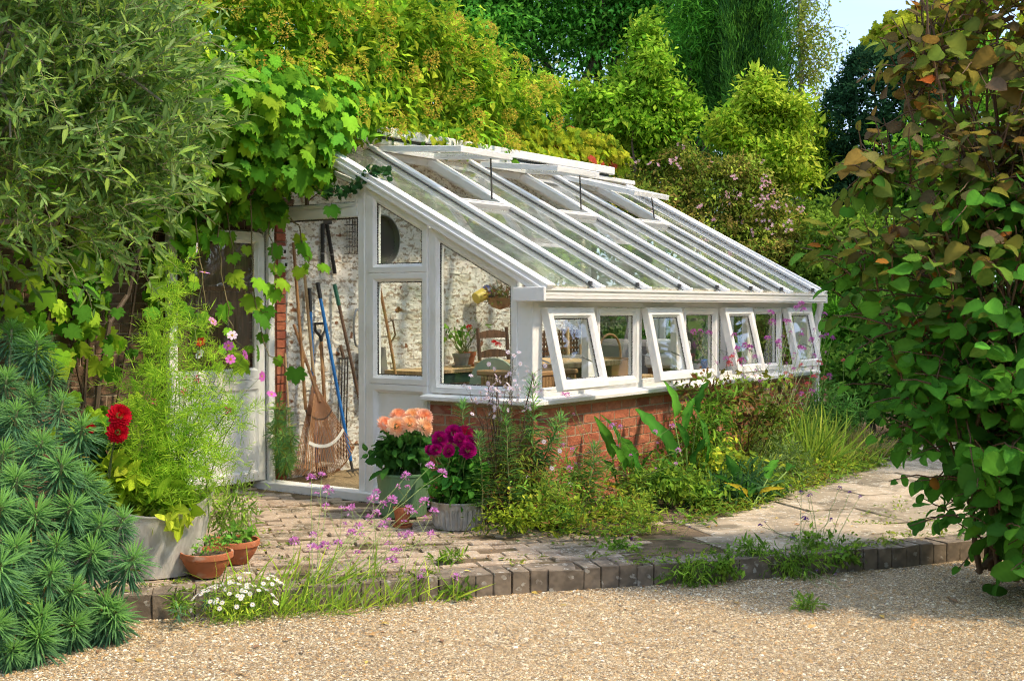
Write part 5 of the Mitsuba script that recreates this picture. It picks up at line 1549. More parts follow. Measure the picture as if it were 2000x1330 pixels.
# ------------------------------------------------------------------ flower bed along the greenhouse
r = np.random.default_rng(50)
t = thing('ground_cover', 'low weedy mixed ground cover spilling from the bed onto the paving', 'ground cover', kind='stuff')
n = 2300
u = r.uniform(-0.75, 5.2, n); v = -0.12 - 0.95 * r.random(n) ** 0.8
v = np.where(u < 0.1, r.uniform(-0.95, 0.28, n), v)
keep = (u > -0.75 + 0.3 * r.random(n)) & (vfbm(np.stack([u * 3, v * 3, u * 0], -1), 3) > 0.36)
u, v = u[keep], v[keep]
hgt = 0.02 + 0.36 * np.clip((v + 1.05) / 0.8, 0, 1) * r.random(len(u))
cp = gw(np.stack([u, v, hgt], 1))
m = MB()
for tpl, sz, cols, s in ((OVAL2, 0.042, [(0.186, 0.326, 0.0388), (0.341, 0.449, 0.0465), (0.093, 0.202, 0.031)], 0), (LANCE, 0.07, [(0.155, 0.31, 0.0465), (0.279, 0.388, 0.0465)], 1), (OVAL2, 0.03, [(0.403, 0.434, 0.0465), (0.20, 0.12, 0.04)], 2)):
    c = cp[s::3]; idx = np.repeat(np.arange(len(c)), 9); k = len(idx)
    P = c[idx] + r.normal(0, 0.045, (k, 3)) * [1, 1, 0.6]; P[:, 2] = np.maximum(P[:, 2], 0.004)
    m.add(leaves(tpl, P, norm(rdir(r, k) * [1, 1, 0.5] + [0, 0, 0.25]), norm(rdir(r, k) * 0.5 + [0, 0, 1]), sz * np.exp(r.normal(0, 0.3, k)), pick(r, cols, len(c), 0.25)[idx]))
part(t, None, m, 'leaf')


def foxtail(t, r, path, n, L, cols, top=0.75, m=None):
    path = np.asarray(path, float)
    tt = np.linspace(0, 1, len(path))
    s = 1 - r.random(n) * top
    P = np.stack([np.interp(s, tt, path[:, j]) for j in range(3)], 1)
    ax = norm(np.stack([np.gradient(path[:, j]) for j in range(3)], 1)); A = np.stack([np.interp(s, tt, ax[:, j]) for j in range(3)], 1)
    rd = rdir(r, n); rd = norm(rd - (rd * A).sum(1, keepdims=True) * A)
    D = norm(rd + A * (0.25 + 1.3 * s[:, None] ** 8))
    c = pick(r, cols, n, 0.18) * (0.85 + 0.5 * s[:, None] ** 6)
    m.add(leaves(NARROW, P, D, norm(A + rdir(r, n) * 0.2), L * (1.1 - 0.5 * s ** 6) * np.exp(r.normal(0, 0.15, n)), c))


r = np.random.default_rng(51)
GT = [(0.139, 0.326, 0.093), (0.217, 0.419, 0.093), (0.093, 0.232, 0.0775)]
for base, tip, lab in (((-0.338, 8.204, 0.000), (-0.326, 8.350, 0.836), 'upright stem of narrow leaves behind the magenta dahlias'), ((0.126, 8.707, 0.000), (0.148, 8.400, 0.995), 'tallest narrow leaved stem rising past the white corner post'),
                       ((-0.184, 8.110, 0.000), (-0.219, 8.200, 0.628), 'short narrow leaved stem right of the magenta dahlias'), ((0.091, 8.815, 0.000), (0.343, 8.500, 0.720), 'narrow leaved stem arching right in front of the brick base'), ((0.491, 8.499, 0.000), (0.584, 8.700, 0.512), 'narrow leaved stem left of the big upright leaves'),
                       ((0.000, 8.110, 0.000), (-0.051, 8.300, 0.789), 'narrow leaved stem under the lilac asters')):
    t = thing('narrow_leaved_spurge', lab, 'plant', 'narrow leaved stems along the bed')
    pth = limb_path(r, np.array(base) * [1, 1, 0], tip, 0.05 if 'arching' in lab else 0.0, 10, 0.02)
    m = MB(); foxtail(t, r, pth, 340, 0.098, GT, 0.75, m)
    part(t, 'leaves', m, 'leaf')
    part(t, 'stem', thin(pth, 0.006, 0.003, (0.248, 0.248, 0.093), 5), 'stem')

# lilac asters
r = np.random.default_rng(52)
t = thing('aster_plant', 'tall aster with a cloud of tiny lilac flowers at the white corner post', 'flower')
a0 = np.array((-0.053, 8.499, 0.000)) * [1, 1, 0]
st, fl = MB(), []
for i in range(16):
    tip = np.array((-0.095, 8.250, 0.912)) + r.normal(0, 1, 3) * [0.09, 0.06, 0.10]
    if i == 0: tip = np.array((0.007, 8.300, 1.147))
    pth = limb_path(r, a0 + r.normal(0, 0.05, 3) * [1, 1, 0], tip, 0.03, 9, 0.02)
    st.add(thin(pth, 0.004, 0.002, (0.09, 0.055, 0.035), 4))
    for q in pth[4:]:
        for _ in range(3):
            e2 = q + r.normal(0, 0.055, 3) + [0, 0, 0.03]
            st.add(thin([q, e2], 0.0016, 0.001, (0.171, 0.139, 0.0697)))
            if q[2] > 0.78: fl.append(e2)
for p in fl[:280]:
    part(t, 'flower', daisy(r, p, norm(rdir(r, 1)[0] + [0.3, -0.8, 0.3]), 0.019, np.array((0.74, 0.64, 0.84)) * r.uniform(0.85, 1.15), (0.6, 0.45, 0.2), 8), 'petal')
part(t, 'stem', st, 'stem')
part(t, 'foliage', clump_leaves(r, [(a0 + [0.02, 0.0, 0.42], (0.16, 0.14, 0.40)), (a0 + [0.1, 0, 0.3], (0.2, 0.15, 0.25))], 260, 8, 0.04, LANCE, 0.05, [(0.217, 0.326, 0.0465), (0.31, 0.388, 0.062), (0.124, 0.155, 0.0465), (0.15, 0.07, 0.035)], lo=0.1), 'leaf')
for i, (x, z) in enumerate(((0.30, 0.62), (0.36, 0.42), (0.18, 0.35), (0.42, 0.55), (0.22, 0.2), (0.02, 0.28), (-0.12, 0.45), (0.12, 0.15), (0.5, 0.3))):
    p = a0 + [x * 0.9, -0.05, z * 0.9]
    part(t, 'flower', daisy(r, p, [0.2, -0.8, 0.3], 0.019, np.array((0.70, 0.62, 0.78)), (0.6, 0.45, 0.2), 9), 'petal')

# big upright leaves
r = np.random.default_rng(53)
BL = [(0.06, 0.22, 0.03), (0.10, 0.30, 0.035), (0.05, 0.16, 0.025)]
BIG = [('clump of crinkled broad upright leaves against the brick base', (0.860, 9.276, 0.000), [((0.759, 9.000, 0.687)), ((0.655, 9.050, 0.593)), ((0.862, 8.950, 0.595)), ((0.901, 8.900, 0.475)), ((0.685, 8.850, 0.371)), ((0.993, 9.000, 0.434)), ((0.779, 8.800, 0.457))]),
       ('taller clump of broad wavy leaves reaching the white sill', (1.354, 9.524, 0.000), [((1.194, 9.750, 0.919)), ((1.348, 9.700, 0.814)), ((1.114, 9.600, 0.595)), ((1.483, 9.800, 0.888)), ((1.251, 9.500, 0.604)), ((1.540, 9.600, 0.642)), ((1.019, 9.600, 0.702)), ((1.362, 9.400, 0.458)), ((1.149, 9.300, 0.400)), ((1.564, 9.500, 0.455))]),
       ('few broad leaves at the path edge in front of the red leaved bush', (1.774, 9.156, 0.000), [((2.024, 9.600, 0.306)), ((1.663, 9.500, 0.279)), ((2.189, 9.700, 0.314)), ((1.800, 9.400, 0.252)), ((1.478, 9.200, 0.221))])]
for lab, b, tips in BIG:
    t = thing('broad_leaf_plant', lab, 'plant', 'broad leaved plants in the bed')
    b = np.array(b) * [1, 1, 0]
    for tp in tips:
        tp = np.array(tp); d = tp - b; L = np.linalg.norm(d)
        Lf = min(0.74 * L, r.uniform(0.22, 0.33))
        s = b + d * (1 - Lf / L) + r.normal(0, 0.015, 3)
        part(t, 'leaf', leaves(CRINKLE[r.integers(4)], s[None], norm(d + [0, 0, 0.15] + r.normal(0, 0.12, 3) * L)[None], norm(np.array([0.25, -0.6, 0.45]) + r.normal(0, 0.8, 3))[None], np.array([Lf * 1.03]), pick(r, BL, 1, 0.25)), 'leaf', smooth=True)
        part(t, 'stalk', thin([b + r.normal(0, 0.02, 3) * [1, 1, 0], s], 0.006, 0.005, (0.217, 0.341, 0.0775), 5), 'stem')
    yl = pick(r, [(0.42, 0.34, 0.03)], 2, 0.1)
    part(t, 'yellowed_leaf', leaves(CRINKLE[3], np.repeat(b[None], 2, 0) + [[0.05, -0.02, 0.1], [-0.05, -0.05, 0.08]], norm(np.array([[0.5, -0.4, 0.5], [-0.3, -0.5, 0.7]])), np.array([[0.2, -0.6, 0.7]] * 2), np.array([0.15, 0.18]), yl), 'leaf', smooth=True, kind='stuff')

# red leaved bush
r = np.random.default_rng(54)
t = thing('red_leaved_rose', 'bronze and red tinted rose bush below the middle windows', 'rose bush')
rb = [((1.924, 10.400, 0.745), (0.42, 0.25, 0.22)), ((1.679, 10.200, 0.422), (0.32, 0.25, 0.30)), ((2.160, 10.500, 0.478), (0.36, 0.25, 0.30)), ((1.552, 10.200, 0.801), (0.22, 0.2, 0.2))]
part(t, 'foliage', clump_leaves(r, fracture(r, rb, 6, 0.4), 210, 8, 0.045, OVAL2, 0.055, [(0.15, 0.28, 0.035), (0.22, 0.34, 0.04), (0.202, 0.186, 0.0543), (0.155, 0.248, 0.0465), (0.20, 0.085, 0.035), (0.09, 0.055, 0.035)], lo=0.2), 'leaf')
st = MB(); b = np.array((1.963, 10.830, 0.000)) * [1, 1, 0]
for i in range(12):
    q, _ = blob_points(r, rb, 1, 0.3)
    st.add(thin(limb_path(r, b + r.normal(0, 0.07, 3) * [1, 1, 0], q[0], 0.04), 0.006, 0.003, (0.13, 0.06, 0.035), 5))
part(t, 'stem', st, 'stem')

# mixed perennials that fill the bed
for k, (nm, lab, blobs, tpl, sz, cols) in enumerate((
        ('geum_plant', 'yellow green leafy perennial low in the bed beside the path', [((1.758, 9.700, 0.153), (0.40, 0.25, 0.16)), ((1.518, 9.700, 0.274), (0.3, 0.25, 0.2))], OVAL2, 0.06, [(0.31, 0.465, 0.0465), (0.527, 0.558, 0.0543), (0.139, 0.264, 0.0388)]),
        ('dark_dahlia_foliage', 'dark green cut leaved plant at the front edge of the bed', [((1.752, 9.450, 0.129), (0.3, 0.18, 0.14)), ((1.516, 9.200, 0.088), (0.22, 0.16, 0.11))], LANCE, 0.09, [(0.0465, 0.116, 0.0465), (0.0775, 0.186, 0.062)]),
        ('leafy_weed', 'light green leafy weeds between the broad leaves and the corner', [((0.471, 8.800, 0.276), (0.22, 0.2, 0.16)), ((0.927, 9.000, 0.174), (0.3, 0.2, 0.16)), ((0.210, 8.500, 0.246), (0.2, 0.18, 0.16))], LANCE, 0.065, [(0.186, 0.341, 0.062), (0.295, 0.449, 0.0697), (0.124, 0.232, 0.0465)]),
        ('penstemon_plant', 'fresh green leafy perennial at the far end of the bed', [((3.265, 12.400, 0.401), (0.25, 0.2, 0.24)), ((3.011, 12.200, 0.519), (0.22, 0.2, 0.25))], LANCE, 0.09, [(0.155, 0.372, 0.0775), (0.248, 0.496, 0.093), (0.093, 0.217, 0.0465)]),
        ('bushy_perennial', 'bushy green perennial under the last windows', [((2.533, 11.400, 0.440), (0.35, 0.25, 0.38)), ((2.198, 10.900, 0.306), (0.3, 0.2, 0.3))], LANCE, 0.06, [(0.202, 0.341, 0.0543), (0.31, 0.434, 0.0697), (0.109, 0.202, 0.0388)]))):
    r = np.random.default_rng(60 + k)
    t = thing(nm, lab, 'plant')
    part(t, 'foliage', clump_leaves(r, blobs, 130, 9, 0.05, tpl, sz, cols, lo=0.1), 'leaf')
    st = MB()
    for i in range(10):
        q, _ = blob_points(r, blobs, 1, 0.2)
        st.add(thin(limb_path(r, (q[0][0] + r.normal(0, 0.06), q[0][1] + 0.05, -0.01), q[0], 0.03), 0.004, 0.002, (0.186, 0.217, 0.0775), 4))
    part(t, 'stem', st, 'stem')

# grasses
r = np.random.default_rng(70)
for nm, lab, c, n, h, sp, cols in (('green_grass_clump', 'clump of upright green grass stalks in the bed', (2.645, 11.170, 0.000), 420, 0.55, 0.20, [(0.248, 0.419, 0.0465), (0.434, 0.527, 0.0775), (0.155, 0.279, 0.0465)]),
                               ('dry_grass_tuft', 'dry straw coloured grass tuft at the path edge', (3.269, 12.121, 0.000), 800, 0.30, 0.24, [(0.42, 0.34, 0.12), (0.465, 0.496, 0.093), (0.50, 0.38, 0.18)]),
                               ('dry_grass_tuft', 'second straw grass tuft nearer to the green stalks', (2.851, 11.348, 0.000), 600, 0.24, 0.20, [(0.558, 0.512, 0.139), (0.372, 0.465, 0.0775)])):
    t = thing(nm, lab, 'grass')
    c = np.array(c) * [1, 1, 0] + [0, 0.12, 0]
    P = c + np.stack([r.normal(0, sp * 0.6, n), r.normal(0, sp * 0.6, n), np.zeros(n)], 1)
    part(t, 'blades', leaves(BLADE, P, norm((P - c) * 1.1 + [0, 0, 0.45] + r.normal(0, 0.12, (n, 3))), norm(r.normal(0, 1, (n, 3)) + [0, -1, 0]), h * r.uniform(0.5, 1.15, n), pick(r, cols, n, 0.2)), 'leaf')


def verbena(name, lab, heads, bases, seed, cols, R=0.022, group=None, grey=(0.232, 0.31, 0.093)):
    r = np.random.default_rng(seed)
    t = thing(name, lab, 'flower', group)
    st = MB()
    for h in heads:
        h = np.array(h)
        b = np.array(bases[r.integers(len(bases))]) + r.normal(0, 0.05, 3) * [1, 1, 0]
        pth = limb_path(r, b, h, 0.03, 9, 0.012)
        st.add(thin(pth, 0.0028, 0.0014, grey, 4))
        part(t, 'flower_head', dome(r, h, norm(pth[-1] - pth[-2] + [0, 0, 0.5]), R * r.uniform(0.75, 1.2), cols, 36), 'petal')
        if r.random() < 0.6:
            q = pth[6]; e2 = q + r.normal(0, 0.05, 3) + [0, 0, 0.07]
            st.add(thin([q, (q + e2) / 2 + [0, 0, -0.005], e2], 0.0016, 0.0011, grey))
            part(t, 'flower_head', dome(r, e2, (0, 0, 1), R * 0.6, cols, 20), 'petal')
    part(t, 'stem', st, 'stem')
    return t


VB_ = [(0.66, 0.28, 0.62), (0.78, 0.44, 0.78), (0.55, 0.16, 0.46)]
t = verbena('verbena_plant', 'leaning verbena with many small purple pink heads in front of the pots', [(-1.163, 7.200, 0.478), (-1.103, 7.200, 0.493), (-1.068, 7.200, 0.409), (-1.062, 7.100, 0.330), (-0.912, 7.000, 0.329), (-0.764, 7.000, 0.424), (-0.796, 7.100, 0.365), (-0.727, 7.000, 0.361), (-0.759, 6.950, 0.317), (-0.678, 7.000, 0.381), (-0.608, 7.100, 0.503), (-0.468, 7.100, 0.559), (-0.401, 7.100, 0.518), (-0.496, 7.000, 0.369), (-0.438, 6.950, 0.325), (-0.575, 6.900, 0.345), (-0.791, 6.900, 0.299), (-0.717, 6.900, 0.262), (-0.847, 6.850, 0.257), (-0.609, 6.900, 0.202), (-0.565, 6.850, 0.211), (-0.446, 6.850, 0.214), (-0.655, 6.750, 0.084), (-0.645, 6.800, 0.125), (-0.878, 6.800, 0.229), (-0.947, 6.750, 0.185), (-1.088, 6.800, 0.221), (-1.192, 6.800, 0.181), (-0.841, 6.750, 0.129), (-1.024, 6.800, 0.159), (-0.498, 6.700, 0.006), (-0.309, 6.800, -0.011), (-1.078, 6.700, 0.167)],
            [(-1.182, 6.503, -0.100), (-1.030, 6.560, -0.100), (-0.867, 6.560, -0.100), (-0.711, 6.617, -0.100), (-1.075, 6.503, -0.100)], 71, VB_, 0.029)
r = np.random.default_rng(72)
n = 620
x = r.uniform(-1.55, -0.30, n); y = kerb_y(x) + r.normal(-0.05, 0.07, n)
dens = np.clip((-x - 0.25) / 0.8, 0.25, 1); m_ = r.random(n) < dens; x, y = x[m_], y[m_]; n = len(x)
P = np.stack([x, y, np.where(y > kerb_y(x) + 0.01, 0.0, -0.122)], 1)
part(t, 'basal_leaves', leaves(BLADE, P, norm(np.array([0.25, 0, 0.8]) + r.normal(0, 0.42, (n, 3))), norm(r.normal(0, 1, (n, 3)) + [0, -1, 0.3]), r.uniform(0.08, 0.26, n), pick(r, [(0.279, 0.465, 0.0465), (0.434, 0.558, 0.062), (0.171, 0.31, 0.0388)], n, 0.2)), 'leaf')
verbena('verbena_plant', 'tall wiry verbena with purple heads in front of the last windows', [(2.644, 11.400, 1.495), (2.597, 11.400, 1.462), (2.691, 11.500, 1.439), (2.343, 11.300, 1.416), (2.357, 11.300, 1.333), (3.005, 12.000, 1.398), (3.016, 12.000, 1.275), (3.031, 12.000, 1.201), (2.982, 12.000, 1.176), (3.080, 12.000, 1.166), (2.650, 11.400, 1.214), (2.763, 11.500, 1.165), (2.637, 11.400, 1.097), (2.683, 11.500, 1.080), (2.061, 11.000, 1.128), (1.988, 11.000, 1.101), (2.101, 11.000, 1.110), (2.142, 11.000, 1.029), (1.965, 11.000, 1.223), (2.300, 11.200, 1.187), (2.397, 11.200, 1.150), (2.451, 11.200, 1.343), (2.505, 11.300, 1.333), (2.812, 11.600, 1.019), (2.532, 11.200, 0.910), (2.173, 10.900, 0.822), (1.855, 10.800, 1.019), (2.016, 10.900, 0.997), (2.556, 11.000, 0.703), (2.694, 11.200, 0.712), (3.007, 11.800, 0.817), (1.676, 10.600, 1.245), (1.587, 10.500, 1.265), (1.531, 10.500, 1.256)],
        [(2.231, 10.830, 0.000), (2.524, 11.348, 0.000), (2.752, 11.722, 0.000), (1.948, 10.510, 0.000)], 73, [(0.44, 0.13, 0.42), (0.52, 0.20, 0.50), (0.36, 0.08, 0.28)], 0.030)
verbena('verbena_plant', 'verbena sprig standing against the brick base under the first window', [(0.363, 9.000, 0.839), (0.400, 9.000, 0.835), (0.366, 9.000, 0.791), (0.710, 8.800, 0.632), (0.768, 8.800, 0.624), (1.037, 9.000, 0.568), (1.159, 9.000, 0.609), (0.831, 8.700, 0.433), (1.204, 9.000, 0.434), (1.173, 8.900, 0.350), (0.354, 8.600, 0.516), (0.418, 8.600, 0.487), (0.392, 8.500, 0.369)], [(0.405, 8.926, 0.000), (0.755, 9.156, 0.000), (1.147, 9.276, 0.000)], 74, VB_, 0.019)
verbena('persicaria_plant', 'coral red flower spikes above the far end of the bed', [(2.599, 11.600, 0.828), (2.553, 11.500, 0.787), (2.757, 11.600, 0.747), (2.838, 11.700, 0.808), (2.984, 11.900, 0.787), (2.507, 11.400, 0.863), (2.959, 12.000, 0.930), (2.693, 11.600, 0.924), (3.237, 12.300, 0.663), (3.328, 12.500, 0.933), (1.926, 10.900, 1.024), (1.886, 10.800, 0.975), (1.993, 10.900, 0.997), (3.628, 12.600, 0.410)], [(2.703, 11.722, 0.000), (2.945, 11.918, 0.000), (3.249, 12.331, 0.000)], 75, [(0.66, 0.14, 0.12), (0.60, 0.16, 0.22)], 0.028)
verbena('verbena_plant', 'low verbena with deep violet heads over the path near the big bush', [(1.839, 7.900, 0.293), (1.898, 7.900, 0.277), (1.882, 7.900, 0.267), (1.810, 7.700, 0.164), (1.826, 7.700, 0.154), (1.952, 7.600, 0.171), (1.560, 7.800, 0.098), (2.110, 8.000, 0.308), (2.176, 8.000, 0.278), (2.242, 8.000, 0.252), (1.724, 7.600, 0.055), (1.287, 7.300, -0.059), (1.824, 6.900, -0.196), (1.909, 6.900, -0.153), (1.763, 7.000, -0.141), (0.769, 7.900, -0.004)], [(1.814, 7.449, -0.050), (1.643, 7.374, -0.050), (1.925, 7.526, -0.050)], 76, [(0.16, 0.06, 0.36), (0.24, 0.10, 0.44)], 0.014)

# ------------------------------------------------------------------ weeds along the kerb, daisies, fallen leaves
r = np.random.default_rng(80)
DM = np.array((-1.410, 6.263, -0.120))
t = thing('daisy_mound', 'mound of small white yellow eyed daisies on the gravel at the kerb', 'flower')
part(t, 'foliage', clump_leaves(r, [(DM + [0, 0.05, 0.06], (0.21, 0.15, 0.11)), (DM + [0.08, 0.12, 0.14], (0.16, 0.1, 0.08))], 110, 9, 0.03, LANCE, 0.032, [(0.31, 0.465, 0.0465), (0.434, 0.558, 0.062), (0.155, 0.31, 0.0388)], lo=0.3, up=0.8), 'leaf')
p, o_ = blob_points(r, [(DM + [0, 0.04, 0.07], (0.23, 0.16, 0.12)), (DM + [0.07, 0.10, 0.15], (0.17, 0.11, 0.08))], 190, 0.97)
m_ = (o_[:, 2] > -0.1) & (o_[:, 1] < 0.6)
for q, o in list(zip(p[m_], o_[m_]))[:74]:
    part(t, 'flower', daisy(r, q, norm(o + [0.1, -0.3, 0.4]), 0.0145, np.array((0.84, 0.83, 0.80)), (0.70, 0.50, 0.06), 12), 'petal')
part(t, 'stem', thin([DM, DM + [0, 0.05, 0.12]], 0.004, 0.002, STEMG, 4), 'stem')

for k, (c, rr, n, lab) in enumerate((((1.013, 7.116, -0.100), (0.20, 0.09, 0.09), 60, 'bushy weed sprouting where kerb meets gravel, left of the longest kerb gap'), ((1.208, 7.136, -0.060), (0.14, 0.08, 0.08), 34, 'smaller bushy weed right beside the first kerb weed'), ((1.672, 7.300, -0.080), (0.26, 0.10, 0.09), 70, 'wide weedy tuft hiding the kerb toward the big bush'), ((1.967, 7.449, -0.050), (0.20, 0.10, 0.08), 46, 'weeds between kerb and the big leaved bush'),
                                 ((1.551, 6.530, -0.120), (0.075, 0.05, 0.035), 20, 'low weed alone on the open gravel at the right'), ((-0.307, 6.761, -0.120), (0.12, 0.07, 0.05), 24, 'pointed leaved weed below the kerb at the middle'), ((-0.369, 7.161, 0.000), (0.09, 0.05, 0.035), 24, 'moss and weed cushion in the brick paving'), ((0.673, 7.590, 0.000), (0.16, 0.05, 0.02), 26, 'strip of weeds in the paving near the ground cover'),
                                 ((1.426, 7.354, 0.000), (0.16, 0.06, 0.05), 30, 'weeds in the slab joint above the kerb'), ((1.847, 7.590, 0.000), (0.14, 0.08, 0.07), 30, 'leafy seedling cluster on the slabs beside the big bush'), ((-1.689, 6.243, -0.050), (0.06, 0.05, 0.06), 14, 'spurge seedling on the kerb beside the daisies'))):
    r = np.random.default_rng(90 + k)
    t = thing('weed_tuft', lab, 'weed', 'weeds along kerb and paving')
    c = np.array(c)
    part(t, 'foliage', clump_leaves(r, [(c + [0, 0.02, rr[2] * 0.6], rr)], n, 8, 0.022, LANCE if k % 2 == 0 else OVAL2, 0.05 if k % 2 == 0 else 0.035, [(0.171, 0.326, 0.0388), (0.295, 0.449, 0.0543), (0.109, 0.217, 0.031)], lo=0.1, up=0.6), 'leaf')
for c, lab in (((-1.651, 6.150, -0.015), 'small bottlebrush spurge seedling left of the white daisies'), ((-1.540, 6.300, 0.015), 'tiny bottlebrush spurge seedling behind the white daisies')):
    t = thing('spurge_seedling', lab, 'plant', 'spurge seedlings at the kerb')
    c = np.array(c)
    part(t, 'leaf_whorl', whorl(r, c, (0.1, -0.1, 1), 46, 0.062, col, 1.0, NARROW, 0.06), 'leaf', smooth=True)
    part(t, 'stem', thin([c * [1, 1, 0] + [0, 0, -0.1], c], 0.004, 0.003, (0.248, 0.279, 0.109), 4), 'stem')

r = np.random.default_rng(99)
t = thing('joint_seedlings', 'moss and tiny seedlings in the joints of the paving', 'weeds', kind='stuff')
n = 900
x = r.uniform(-2.2, 3.0, n); y = kerb_y(x) + r.uniform(0.12, 2.4, n) * r.random(n)
keep = vfbm(np.stack([x * 2.2, y * 2.2, x * 0], -1), 3) > 0.5
c = np.stack([x[keep], y[keep], np.full(keep.sum(), 0.004)], 1)
idx = np.repeat(np.arange(len(c)), 6); k = len(idx)
P = c[idx] + r.normal(0, 0.018, (k, 3)) * [1.6, 0.6, 0.2]; P[:, 2] = 0.003
part(t, None, leaves(OVAL2, P, norm(rdir(r, k) * [1, 1, 0.4] + [0, 0, 0.35]), norm(rdir(r, k) * 0.5 + [0, 0, 1]), 0.02 * np.exp(r.normal(0, 0.4, k)), pick(r, [(0.186, 0.31, 0.0388), (0.295, 0.357, 0.0465), (0.124, 0.186, 0.031)], k, 0.2)), 'leaf')
t = thing('fallen_leaves', 'scattered dry tan and yellow leaves on paving, gravel and kerb', 'leaves', kind='stuff')
n = 260
x = r.uniform(-2.2, 2.6, n); y = kerb_y(x) + np.where(r.random(n) < 0.45, -r.random(n) ** 2 * 1.2 - 0.01, r.random(n) * 1.8)
z = np.where(y > kerb_y(x) - 0.005, 0.006, -0.117)
part(t, None, leaves(OVAL2, np.stack([x, y, z], 1), norm(rdir(r, n) * [1, 1, 0.15]), norm(rdir(r, n) * 0.3 + [0, 0, 1]), 0.034 * np.exp(r.normal(0, 0.4, n)), pick(r, [(0.32, 0.19, 0.07), (0.24, 0.13, 0.06), (0.45, 0.33, 0.07), (0.17, 0.09, 0.045)], n, 0.2)), 'stem')

for k, (nm, lab, blobs, tpl, sz, cols, cnt) in enumerate((
        ('campanula_plant', 'light green leafy perennial in front of the taller broad leaves', [((1.112, 9.000, 0.211), (0.26, 0.18, 0.16)), ((1.387, 9.100, 0.160), (0.22, 0.16, 0.14))], OVAL2, 0.055, [(0.20, 0.36, 0.04), (0.30, 0.44, 0.05), (0.10, 0.22, 0.03)], 110),
        ('phlox_plant', 'tall leafy stems between broad leaves and the red tinted rose', [((1.645, 10.000, 0.649), (0.16, 0.14, 0.34)), ((1.452, 9.800, 0.464), (0.16, 0.14, 0.26))], LANCE, 0.085, [(0.16, 0.32, 0.035), (0.24, 0.42, 0.045), (0.09, 0.20, 0.03)], 90),
        ('nepeta_plant', 'grey green bushy perennial by the path before the grass stalks', [((2.039, 9.900, 0.126), (0.3, 0.2, 0.2)), ((2.248, 10.300, 0.200), (0.25, 0.2, 0.22))], LANCE, 0.05, [(0.16, 0.26, 0.08), (0.24, 0.34, 0.10), (0.09, 0.16, 0.05)], 150),
        ('euphorbia_seedling', 'yellow green low plant spilling onto the paving by the ribbed tub', [((0.000, 8.000, 0.119), (0.26, 0.12, 0.09)), ((0.270, 8.200, 0.103), (0.26, 0.14, 0.10)), ((0.631, 8.500, 0.070), (0.26, 0.14, 0.09))], OVAL2, 0.04, [(0.26, 0.38, 0.03), (0.36, 0.44, 0.04), (0.14, 0.25, 0.03)], 170))):
    r = np.random.default_rng(130 + k)
    t = thing(nm, lab, 'plant')
    part(t, 'foliage', clump_leaves(r, blobs, cnt, 9, 0.045, tpl, sz, cols, lo=0.1), 'leaf')
    st = MB()
    for i in range(12):
        q, _ = blob_points(r, blobs, 1, 0.2)
        st.add(thin(limb_path(r, (q[0][0] + r.normal(0, 0.04), q[0][1] + 0.03, -0.01), q[0], 0.03), 0.004, 0.002, (0.12, 0.16, 0.05), 4))
    part(t, 'stem', st, 'stem')
r = np.random.default_rng(140)
t = thing('doorway_spurge', 'green narrow leaved plant growing at the left foot of the open doorway', 'plant')
m, st = MB(), MB()
for tip in ((-1.824, 9.750, 0.770), (-1.756, 9.700, 0.674), (-1.865, 9.750, 0.670), (-1.770, 9.600, 0.504), (-1.688, 9.650, 0.479), (-1.818, 9.600, 0.405), (-1.730, 9.550, 0.332)):
    pth = limb_path(r, np.array((-1.986, 10.668, 0.000)) + r.normal(0, 0.04, 3) * [1, 1, 0], tip, 0.02, 9, 0.02)
    foxtail(t, r, pth, 150, 0.085, GT + [(0.26, 0.30, 0.05)], 0.7, m)
    st.add(thin(pth, 0.005, 0.003, (0.16, 0.16, 0.06), 4))
part(t, 'leaves', m, 'leaf')
part(t, 'stem', st, 'stem')

# ------------------------------------------------------------------ tools against the back wall (greenhouse coordinates)
r = np.random.default_rng(110)


def pole(t, name, a, b, rad, mat, n=8):
    return part(t, name, tube([a, b], rad, n), mat, M=GH, smooth=40)


def lerp(a, b, s):
    return np.asarray(a) + (np.asarray(b) - np.asarray(a)) * s


def fan_rake(lab, top, joint, ends, wood, band=True, group='fan rakes leaning in the doorway'):
    t = thing('fan_rake', lab, 'rake', group)
    top, joint, ends = np.array(top), np.array(joint), np.array(ends)
    pole(t, 'handle', top, joint, 0.013, wood)
    pole(t, 'socket', lerp(joint, top, 0.08), joint + (joint - top) * 0.12, 0.018, 'bamboo')
    k = len(ends)
    mid = ends.mean(0)
    for i, e2 in enumerate(ends):
        s = joint + (ends[i] - mid) * 0.10
        q = lerp(s, e2, 0.72) + [0, -0.012, 0]
        part(t, 'tine', tube([s, lerp(s, e2, 0.4) + [0, -0.012, 0], q, lerp(s, e2, 0.93) + [0, -0.02, 0], e2 + [0, 0.03, 0]], [0.0035, 0.004, 0.004, 0.004, 0.003], 4), 'bamboo', M=GH)
    for f, w, mat, nm in (((0.30, 0.006, 'dark_metal', 'wire'), (0.62, 0.028, 'white_plastic', 'band')) if band else ((0.34, 0.006, 'dark_metal', 'wire'),)):
        pts = np.array([lerp(joint + (e2 - mid) * 0.10, e2, f) + [0, -0.022, 0] for e2 in ends])
        m = MB()
        for a, b in zip(pts[:-1], pts[1:]):
            m.add(bar(a - (b - a) * 0.05, b + (b - a) * 0.05, 0.006, w, up=(0, 0, 1), c=0.001))
        part(t, nm, m, mat, M=GH)
    return t


def arc(a, mid, b, n):
    s = np.linspace(0, 1, n)[:, None]
    a, mid, b = np.array(a), np.array(mid), np.array(b)
    c = 2 * mid - (a + b) / 2
    return (1 - s) ** 2 * a + 2 * s * (1 - s) * c + s ** 2 * b


